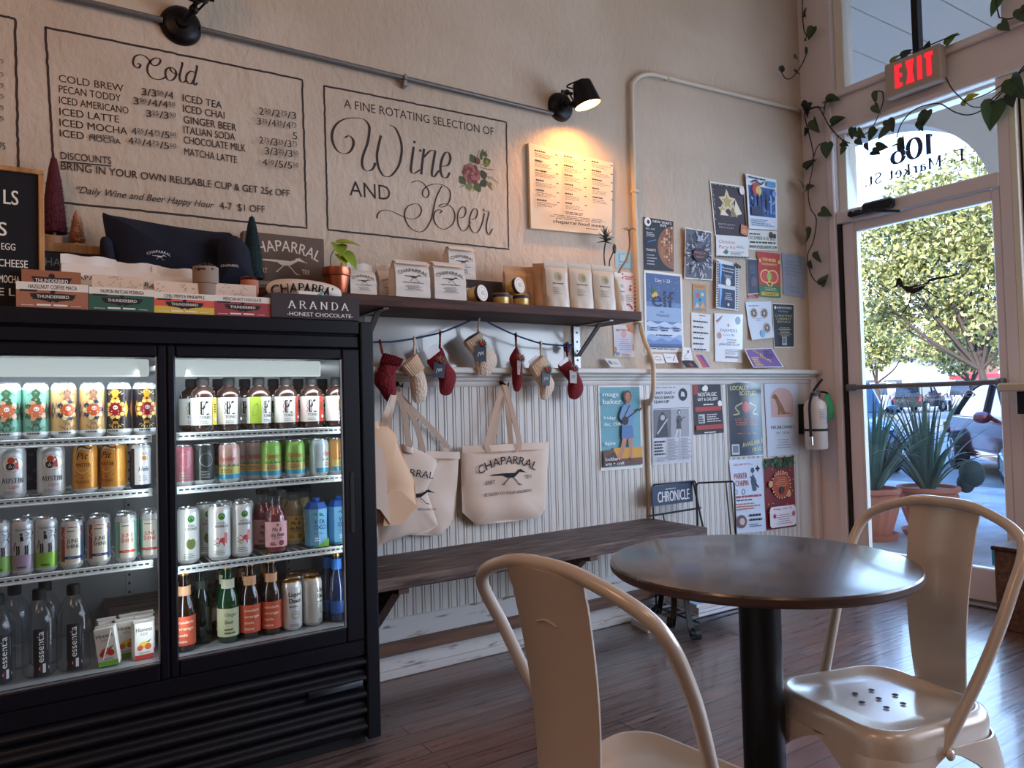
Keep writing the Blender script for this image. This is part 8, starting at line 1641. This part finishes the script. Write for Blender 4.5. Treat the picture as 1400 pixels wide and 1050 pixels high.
# ---------------------------------------------------------------- bench
t = thing('wall_bench', 'long worn wooden bench along the beadboard wall', 'bench', (1.7, 2.66, 0)); t.location = (0, 0, 0)
BR = 2.69
part('seat', 'bench_wood', t, ((.2, 2.455, .455), (BR, 2.66, .50)), ((.2, 2.663, .455), (BR, D - .016, .50)), bev=.004)
part('foot_rail', 'rail_wood', t, ((.2, D - .06, .10), (BR + .02, D - .0225, .148)), bev=.003)
for x in (1.14, 2.03):
    b = MB(); b.prism([(2.50, .452), (D - .018, .452), (D - .018, .20), (D - .05, .20), (2.56, .418), (2.50, .425)], -.02, .02, lambda u, v, h: Vector((x + h, u, v))); b.build('bracket', 'rail_wood', t)
# ---------------------------------------------------------------- round table
TC = Vector((1.35, 1.09, 0)); RT = .324
t = thing('round_table', 'round dark wooden cafe table on a black column', 'table', TC)
b = MB(); b.lathe([(.0001, .723), (RT - .01, .723), (RT - .003, .726), (RT, .730), (RT, .740), (RT - .002, .744), (RT - .006, .745), (.0001, .745)], 96); b.build('tabletop', 'table_wood', t, smooth=25)
b = MB(); b.lathe([(RT - .006, .7225), (RT + .0006, .729), (RT + .0006, .7395)], 96); b.build('edge_band', 'table_edge', t)
b = MB(); b.lathe([(.045, .02), (.045, .705)], 40); b.build('column', 'black_metal', t)
b = MB(); b.lathe([(.0001, .70), (.13, .70), (.13, .706), (.06, .7225), (.0001, .7225)], 32); b.build('top_plate', 'black_metal', t)
b = MB(); b.lathe([(.0001, 0), (.15, 0), (.152, .006), (.135, .016), (.07, .028), (.05, .04), (.0001, .04)], 48); b.build('foot', 'black_metal', t)
# ---------------------------------------------------------------- metal chairs
HOOP = [(.011, .159, .396), (-.071, .191, .556), (-.137, .208, .698), (-.193, .196, .797), (-.217, .093, .845), (-.218, 0, .854)]
def chair(label, x, y, rz):
    t = thing('metal_chair', label, 'chair', (x, y, 0), rz, 'cream metal cafe chairs at the round table')
    def sq(s_, n=40, fr=.158, bk=.15, rr=.07):      # rounded seat outline scaled to half width s_
        P = []
        for cx_, cy_, a0, w_ in ((fr - rr, fr - rr, 0, 0), (-fr + rr, bk - rr, 90, 0), (-fr + rr, -bk + rr, 180, 0), (fr - rr, -fr + rr, 270, 0)):
            for k in range(9): an = math.radians(a0 + 90 * k / 8); P.append(((cx_ + rr * math.cos(an)) * s_, (cy_ + rr * math.sin(an)) * s_))
        return P
    secs = [(1.0, .395), (1.08, .40), (1.085, .43), (1.06, .446), (1.0, .4525), (.95, .452), (.90, .444), (.6, .441), (.3, .44)]; base = sq(1); n = len(base); b = MB(); vs = []
    for k, z in secs: vs += [(u * k, v * k, z) for u, v in base]
    vs.append((0, 0, .44)); fs = [(i * n + j, i * n + (j + 1) % n, (i + 1) * n + (j + 1) % n, (i + 1) * n + j) for i in range(len(secs) - 1) for j in range(n)] + [((len(secs) - 1) * n + j, (len(secs) - 1) * n + (j + 1) % n, len(secs) * n) for j in range(n)]
    b.add(vs, fs); b.build('seat', 'chair_enamel', t, smooth=50)
    for k in range(7):
        an = 2 * PI * k / 6; u, v = (0, 0) if k == 6 else (.048 * math.cos(an), .048 * math.sin(an)); h = MB(); h.lathe([(.0001, .4425), (.0062, .4425), (.0068, .4418)], 12, (u, v, 0)); h.build('drain_hole', 'dark_line', t, loc=(0, 0, .0008))
    mir = [Vector(p) for p in HOOP] + [Vector((p[0], -p[1], p[2])) for p in HOOP[-2::-1]]; b = MB(); b.tube(spline(mir, 9), .0115, 12); b.build('hoop_back', 'chair_enamel', t, smooth=60)
    def spl(u, v, h=0):          # centre splat: curved sheet from hoop to seat rim
        s_ = v; wd = .062 + .026 * s_ ** .8; zz_ = .42 + .428 * s_; xx = -.166 - .052 * s_ + .012 * math.sin(PI * s_) - .02 * (1 - s_) ** 3; q = (2 * u - 1)
        return Vector((xx + .012 * (1 - q * q) * -1 + h, q * wd, zz_ - .010 * q * q * (s_ > .9)))
    b = MB(); b.grid(16, 20, spl, thick=(-.0035, 0, 0)); sp_ = b.build('backrest_splat', 'chair_enamel', t, smooth=50)
    b = MB(); b.tube(spline([spl(.36, .80, -.0045), spl(.5, .815, -.0045), spl(.64, .80, -.0045)], 6), .0018, 6); b.build('pressed_ridge', 'chair_enamel', sp_)
    for sx_ in (1, -1):
        for sy_ in (1, -1):
            b = MB(); r0 = .07
            def lf(u, v):            # sheet wrapped round the seat corner, arching to its neighbours and flaring to the foot
                z = .402 * (1 - v); e = .026 + .145 * math.exp(-v * .402 / .055); d = (2 * u - 1) * e; f_ = .174 + .042 * v ** .8; q = max(.022, r0 * (1 - .6 * v)); La = q * PI / 4
                if abs(d) < La: an = PI / 4 + d / q; x_, y_ = f_ - q + q * math.cos(an), f_ - q + q * math.sin(an)
                elif d > 0: x_, y_ = f_ - q - (d - La), f_
                else: x_, y_ = f_, f_ - q + (d + La)
                return (sx_ * x_, sy_ * y_ * .96, z)
            b.grid(24, 20, lf, thick=(-sx_ * .003, -sy_ * .003, 0))
            lg = b.build('leg', 'chair_enamel', t, smooth=35); b = MB(); b.lathe([(.0001, 0), (.016, 0), (.014, .012), (.0001, .012)], 12, (sx_ * .205, sy_ * .197, 0)); b.build('rubber_foot', 'rubber', lg)
    b = MB(); b.tube([(.185, .17, .2), (-.185, -.17, .2)], .006, 8); b.tube([(.185, -.17, .212), (-.185, .17, .212)], .006, 8); b.build('cross_brace', 'chair_enamel', t)
    for s_ in (1, -1):
        b = MB(); b.ball((.011, s_ * .178, .398), .011, 10, sc=(1, .6, 1)); b.build('rivet', 'chair_enamel', t)
    return t
chair('cream metal chair right of the round table, seat and drain holes facing us', 1.545, .939, 2.934)
chair('cream metal chair at the front left of the round table, seen from behind', .881, .962, .106)
# ---------------------------------------------------------------- newspaper rack
t = thing('newspaper_rack', 'black wire rack with scroll feet and a blue sign past the bench', 'rack')
yk = 2.79
def tb(name, pts, r, parent=t, m='black_metal', n=6, sm=True):
    b = MB(); b.tube(spline(pts, 6) if sm else pts, r, n); return b.build(name, m, parent)
A, B_ = W(892, 664, yk), W(948, 672, yk); Cc, Dd = W(952, 661, 2.70), W(1004, 668, 2.62)
tb('side_hoop', [(A.x, yk, .062), (A.x, yk, A.z - .01), (A.x + .012, yk, A.z + .004), (B_.x - .012, yk - .02, A.z + .004), (B_.x, yk - .02, A.z - .01), (B_.x, yk - .02, .062)], .005, sm=False)
tb('side_hoop', [(Cc.x, 2.70, .062), (Cc.x, 2.70, Cc.z - .012), (Cc.x + .012, 2.70, Cc.z + .002), (Dd.x - .012, 2.62, Cc.z + .002), (Dd.x, 2.62, Cc.z - .012), (Dd.x, 2.62, .062)], .005, sm=False)
tb('cross_rail', [(A.x - .05, yk - .01, A.z - .15), (B_.x + .02, yk - .03, A.z - .14)], .005, sm=False)
tb('slanted_strut', [(B_.x - .02, yk - .02, A.z), (B_.x - .1, yk - .25, .062)], .006, sm=False); tb('slanted_strut', [(Dd.x - .04, 2.64, Cc.z), (Dd.x - .09, 2.55, .062)], .004, sm=False); tb('slanted_strut', [(A.x + .05, yk - .02, A.z - .15), (A.x + .05, yk - .1, .06)], .004, sm=False)
p0, p1, p2, p3 = W(891, 664, yk - .012), W(946, 667, yk - .012), W(948, 690, yk - .012), W(896, 691, yk - .012); w_ = (p1 - p0).length; h_ = p0.z - p3.z
b = MB(); f_ = lambda u, v, h: Vector((p0.x + u, yk - .014 - h, p0.z - .004 - h_ + v)); b.box((p0.x, yk - .014, p0.z - .004 - h_), (p0.x + w_, yk - .008, p0.z - .004), 0, C(46, 62, 88)); a = Art(f_, b, .0002); a.text('CHRONICLE', w_ * .52, h_ * .16, h_ * .52, C(226, 228, 232), wd=w_ * .78, bold=.03); a.rows(w_ * .32, h_ * .76, w_ * .7, h_ * .86, 1, C(170, 180, 196), .6); b.build('sign_plate', 'print_paper', t)
tray = [(2.66, 2.80), (2.62, 2.46), (2.99, 2.47), (3.06, 2.76)]
tb('tray_frame', [(x, y, .062) for x, y in tray + tray[:1]], .005, sm=False)
for k in range(1, 6): tb('tray_wire', [(2.66 - .04 * k / 6, 2.80 - .34 * k / 6, .059), (3.06 - .07 * k / 6, 2.76 - .29 * k / 6, .059)], .0035, sm=False)
def scroll(x, y, dx, dy, top):
    d = Vector((dx, dy, 0)).normalized(); P = [Vector((x, y, 0)) - d * .05 + Vector((0, 0, top)), Vector((x, y, 0)) - d * .055 + Vector((0, 0, top * .6)), Vector((x, y, 0)) - d * .03 + Vector((0, 0, top * .25)), Vector((x, y, 0)) + Vector((0, 0, .012))]
    for k in range(1, 9): an = -PI / 2 + k * .72; rr = .03 * (1 - k * .06); P.append(Vector((x, y, .04)) + d * (rr * math.cos(an) + .02) + Vector((0, 0, rr * math.sin(an))))
    P = spline(P, 5); b = MB(); s_ = Vector((-d.y, d.x, 0)) * .014; n = len(P); vs = []
    for i, p in enumerate(P):
        t_ = (P[min(i + 1, n - 1)] - P[max(i - 1, 0)]).normalized(); nn = t_.cross(s_).normalized() * .003; vs += [p - s_ - nn, p + s_ - nn, p + s_ + nn, p - s_ + nn]
    b.add(vs, [(4 * i + j, 4 * i + (j + 1) % 4, 4 * i + 4 + (j + 1) % 4, 4 * i + 4 + j) for i in range(n - 1) for j in range(4)] + [(3, 2, 1, 0), (4 * n - 4, 4 * n - 3, 4 * n - 2, 4 * n - 1)]); return b.build('scroll_leg', 'black_metal', t)
scroll(2.55, 2.435, -.3, -1, .30); scroll(2.66, 2.78, -1, -.3, .26); scroll(2.60, 2.62, -1, -.6, .2)
tb('wire_foot', [(2.99, 2.47, .06), (2.99, 2.47, .02), (2.975, 2.46, .004), (2.94, 2.50, .06)], .0045, sm=False); tb('wire_foot', [(3.05, 2.75, .06), (3.05, 2.75, .004), (3.0, 2.75, .06)], .0045, sm=False)
rd = random.Random(5)
for k, s_ in enumerate(('lowest', 'second', 'third', 'topmost')):
    b = MB(); z0 = .069 + .016 * k; dx, dy = rd.uniform(-.015, .015), rd.uniform(-.01, .01); cs = [(2.70, 2.77), (2.66, 2.50), (2.97, 2.50), (3.02, 2.75)]
    b.prism([(x + dx, y + dy) for x, y in cs], 0, .014, lambda u, v, h: Vector((u, v, z0 + h + .006 * math.sin((u - 2.6) * 7))), [C(120, 170, 200), C(210, 212, 218), C(190, 196, 206), C(140, 186, 210)][k], side=C(216, 216, 220))
    a = Art(lambda u, v, h: Vector((2.70 + u + dx, 2.53 + v + dy, z0 + .014 + h + .006 * math.sin((.1 + u) * 7))), b, .0002); a.rows(.02, .02, .24, .2, 6, C(60, 90, 120), .3, k); o = b.build('newspaper', 'print_paper'); tag(o, 'folded newspaper in the wire rack, %s of the pile' % s_, 'newspaper', 'newspapers in the rack')
b = MB(); b.prism([(2.50, 2.80), (2.46, 2.64), (2.62, 2.62), (2.66, 2.78)], 0, .03, lambda u, v, h: Vector((u, v, .001 + h)), C(206, 206, 208)); o = b.build('magazine', 'print_paper'); tag(o, 'pale magazine lying on the floor under the end of the bench', 'magazine')

# ---------------------------------------------------------------- fire extinguisher
p = W(1115, 575, D - .115); t = thing('fire_extinguisher', 'white fire extinguisher with a green tag hanging at the corner by the door', 'fire extinguisher', (p.x, D - .115, .79)); r = .066; hh = W(1115, 545, D - .115).z - .79
b = MB(); b.lathe([(.0001, 0), (r * .9, 0), (r, .008), (r, hh * .82), (r * .9, hh * .92), (r * .55, hh * .985), (.022, hh), (.022, hh + .012), (.0001, hh + .012)], 36); b.build('cylinder', 'white_enamel', t)
a = Art(cyl(r)); a.rect(-.045, hh * .42, .05, hh * .8, C(206, 196, 190), 8); a.rect(.012, hh * .5, .05, hh * .66, C(120, 160, 200), 4); a.rows(-.04, hh * .6, .0, hh * .76, 4, C(170, 150, 146), .4); a.mb.build('label', 'print_paper', t)
b = MB(); b.lathe([(r + .001, hh * .36), (r + .003, hh * .365), (r + .003, hh * .40), (r + .001, hh * .405)], 36); b.build('strap', 'rubber', t)
b = MB(); b.box((-.02, -.02, hh + .01), (.02, .02, hh + .045), .006); b.lathe([(.0001, -.03), (.018, -.03), (.018, -.018)], 14, (0, 0, hh + .03), 'y'); b.build('valve', 'chrome', t)
b = MB(); b.tube(spline([(-.01, 0, hh + .045), (.01, -.01, hh + .075), (.05, -.02, hh + .115)], 5), [.008] * 11, 8); b.tube(spline([(.0, 0, hh + .035), (.05, -.02, hh + .04), (.085, -.03, hh + .03)], 5), .007, 8); b.build('handle', 'rubber', t)
b = MB(); b.tube(spline([(-.015, 0, hh + .03), (-.055, -.02, hh + .025), (-.088, -.025, hh - .04), (-.095, -.03, hh * .5), (-.093, -.03, hh * .22)], 6), .0085, 8); b.build('hose', 'rubber', t)
b = MB(); b.lathe([(.0001, hh * .1), (.014, hh * .1), (.012, hh * .26), (.0001, hh * .26)], 14, (-.093, -.03, 0)); b.build('nozzle', 'chrome', t)
b = MB(); b.grid(3, 8, lambda u, v: Vector((.022 + .05 * u + .035 * (1 - v), -.05 - .012 * math.sin(PI * v), hh + .02 - .15 * (1 - v) + .008 * u)), C(30, 150, 88), thick=(0, .001, 0)); b.build('inspection_tag', 'print_paper', t)
part('wall_hanger', 'black_metal', t, ((-.03, .066, hh * .3), (.03, .113, hh * .9)), bev=.003)

# ---------------------------------------------------------------- exit sign
tl, tr, br_, bl = [XW(px, py, XC - .085) for px, py in ((1208.6, 88.6), (1284, 58.6), (1288.6, 110), (1210, 134))]; y0, y1, z0, z1 = (tr.y + br_.y) / 2, (tl.y + bl.y) / 2, (bl.z + br_.z) / 2, (tl.z + tr.z) / 2
t = thing('exit_sign', 'lit red EXIT sign in a beige case over the door', 'sign', (XC - .085, (y0 + y1) / 2, z0)); wv_ = (y1 - y0); hv = z1 - z0
b = MB(); b.box((0, -wv_ / 2, 0), (.062, wv_ / 2, hv), .008); b.box((.062, -.05, hv * .2), (.085, .05, hv * .8)); b.build('case', 'exit_case', t)
a = Art(flat((0, 0, 0), (0, -1, 0), (0, 0, 1), (-1, 0, 0)), eps=.0004); lw = wv_ * .085; L0 = -wv_ * .31; cw = wv_ * .155; gp = wv_ * .05; RC = C(255, 30, 40); v0, v1 = hv * .2, hv * .86; vm = (v0 + v1) / 2
x = L0; a.rect(x, v0, x + lw, v1, RC); [a.rect(x, v, x + cw * .9, v + lw * .9, RC) for v in (v0, vm - lw * .45, v1 - lw * .9)]
x += cw + gp; a.poly([(x, v0), (x + lw, v0), (x + cw, v1), (x + cw - lw, v1)], RC); a.poly([(x, v1), (x + lw, v1), (x + cw, v0), (x + cw - lw, v0)], RC)
x += cw + gp; a.rect(x, v0, x + lw, v1, RC); x += lw + gp * .9; a.rect(x, v1 - lw * .9, x + cw * .95, v1, RC); a.rect(x + cw * .475 - lw / 2, v0, x + cw * .475 + lw / 2, v1, RC); a.mb.build('letters', 'exit_red', t)

# ---------------------------------------------------------------- trailing vines
VG = [C(36, 56, 40), C(50, 74, 46), C(30, 44, 40), C(64, 84, 52)]
def V(px, py):
    return XW(px, py, XC - .055) if px > 1106 else W(px, py, D - .06)
def vine(label, stems, leaves, seed, thick=.0035):
    t = thing('trailing_vine', label, 'vine', (0, 0, 0), 0, 'vines trailing round the door wall'); rd = random.Random(seed); b = MB()
    for s_ in stems: b.tube(spline([V(*p) for p in s_], 5), thick, 5, col=C(46, 40, 36))
    b.build('stem', 'leaf', t)
    b = MB()
    for l in leaves:
        px, py, s_ = l[:3]; ang = l[3] if len(l) > 3 else rd.uniform(-2.6, -.5); col = l[4] if len(l) > 4 else rd.choice(VG); p = V(px, py); L = s_ / 235.0
        if px > 1106: d = Vector((rd.uniform(-.3, .1), -math.cos(ang), math.sin(ang))); n_ = Vector((-1, rd.uniform(-.5, .5), rd.uniform(-.1, .6)))
        else: d = Vector((math.cos(ang), rd.uniform(-.3, .1), math.sin(ang))); n_ = Vector((rd.uniform(-.5, .5), -1, rd.uniform(-.1, .6)))
        leaf_mesh(b, p - d.normalized() * L * .45, d, n_, L, L * .82, col, rd.uniform(.05, .35), rd.uniform(.05, .3))
    b.build('leaves', 'leaf', t)
vine('vine hanging down the wall corner from above, cut by the top of the photo', [[(1098, -30), (1097, 8), (1099, 40), (1106, 56), (1102, 75), (1094, 92), (1083, 106), (1074, 107), (1067, 96)]], [(1105, 4, 17), (1102, 18, 15), (1109, 45, 18), (1105, 52, 15), (1089, 80, 13, .1), (1090, 100, 13, -.2), (1069, 93, 12, 1.0), (1102, 68, 10)], 1)
vine('vine running down the corner beside the posters', [[(1128, 148), (1115, 146), (1101, 152), (1102, 168), (1109, 195), (1112, 215), (1110, 235), (1105, 262), (1108, 285), (1116, 300), (1112, 330), (1104, 350), (1110, 378), (1122, 388), (1128, 382)], [(1110, 222), (1118, 200), (1130, 194)]],
     [(1100, 152, 26, -.6, C(28, 36, 44)), (1106, 150, 18), (1115, 172, 22, -1.3), (1102, 180, 12), (1130, 205, 22, -1.7), (1107, 224, 18, .7), (1096, 250, 17, 1.9, C(84, 116, 126)), (1107, 256, 15, .1), (1128, 291, 19, -.5), (1104, 322, 22, -1.0), (1118, 351, 17, -1.4), (1108, 362, 13), (1126, 383, 17, .9)], 2)
vine('vine arching across the header left of the exit sign into the transom corner', [[(1101, 152), (1118, 147), (1126, 158), (1135, 174), (1150, 190), (1162, 196)], [(1126, 158), (1129, 140), (1138, 135)], [(1207, 126), (1207, 140), (1200, 160), (1190, 178), (1178, 186)], [(1207, 126), (1200, 125), (1198, 138)]],
     [(1137, 136, 22, -.2), (1145, 165, 20, .2), (1198, 132, 16, -1.8), (1198, 149, 15, -1.2), (1165, 182, 15), (1176, 183, 16), (1192, 184, 18), (1152, 206, 12, -2.4), (1155, 197, 12), (1217, 171, 18, -1.2), (1208, 182, 19), (1174, 193, 14), (1186, 200, 13, -1.4), (1205, 201, 16, -.3), (1197, 208, 14), (1234, 195, 16), (1230, 202, 10)], 3)
vine('vine looping over the address glass to the right of the door', [[(1226, 188), (1232, 170), (1245, 154), (1262, 145), (1285, 142), (1305, 153), (1326, 157), (1350, 146), (1372, 124), (1402, 88)], [(1293, 106), (1302, 122), (1318, 138), (1330, 146), (1346, 146)], [(1318, 140), (1350, 128), (1376, 112), (1400, 96)], [(1346, 144), (1378, 116), (1402, 92)]],
     [(1262, 164, 26, -2.0), (1258, 172, 14, -1.4), (1357, 155, 32, -1.7, C(58, 90, 52)), (1390, 120, 30, -1.2, C(48, 80, 50)), (1382, 136, 18, -1.4), (1329, 132, 13, .3, C(190, 180, 60)), (1321, 137, 13, 1.2, C(150, 160, 60))], 4)
vine('vine leaves lying along the top of the exit sign', [[(1222, 84), (1238, 76), (1256, 68), (1275, 60), (1295, 52), (1312, 47)]], [(1224, 80, 14, .7, C(120, 140, 60)), (1239, 73, 15, .3), (1268, 62, 11, 1.2), (1299, 53, 17, .6, C(96, 120, 56))], 5)
vine('vine in the upper right corner of the photo', [[(1366, 24), (1380, 26), (1392, 20), (1404, 10)], [(1360, -10), (1362, 6), (1366, 24)]], [(1361, 6, 24, -2.2, C(70, 106, 56)), (1374, 36, 15, -1.0), (1399, 20, 20, -1.2)], 6)

# ---------------------------------------------------------------- right edge of the photo
t = thing('window_counter', 'narrow pale-topped counter on a black bracket right of the door', 'counter'); p = XW(1379, 530, XC - .05)
part('top', 'conduit_cream', t, ((XC - .22, -.6, p.z - .02), (XC - .0, p.y - .02, p.z + .022)), bev=.008)
part('bracket', 'black_metal', t, ((XC - .12, p.y - .10, p.z - .13), (XC - .0, p.y - .06, p.z - .02)), bev=.004)
t = thing('wood_crate', 'dark wooden crate on the floor at the right edge of the photo', 'crate'); p = XW(1386, 742, XC - .1)
part('side', 'rail_wood', t, ((XC - .35, .9, .0), (XC - .03, p.y - .02, p.z)), bev=.004)
part('lid', 'shelf_wood', t, ((XC - .36, .88, p.z), (XC - .025, p.y - .01, p.z + .02)), bev=.004)
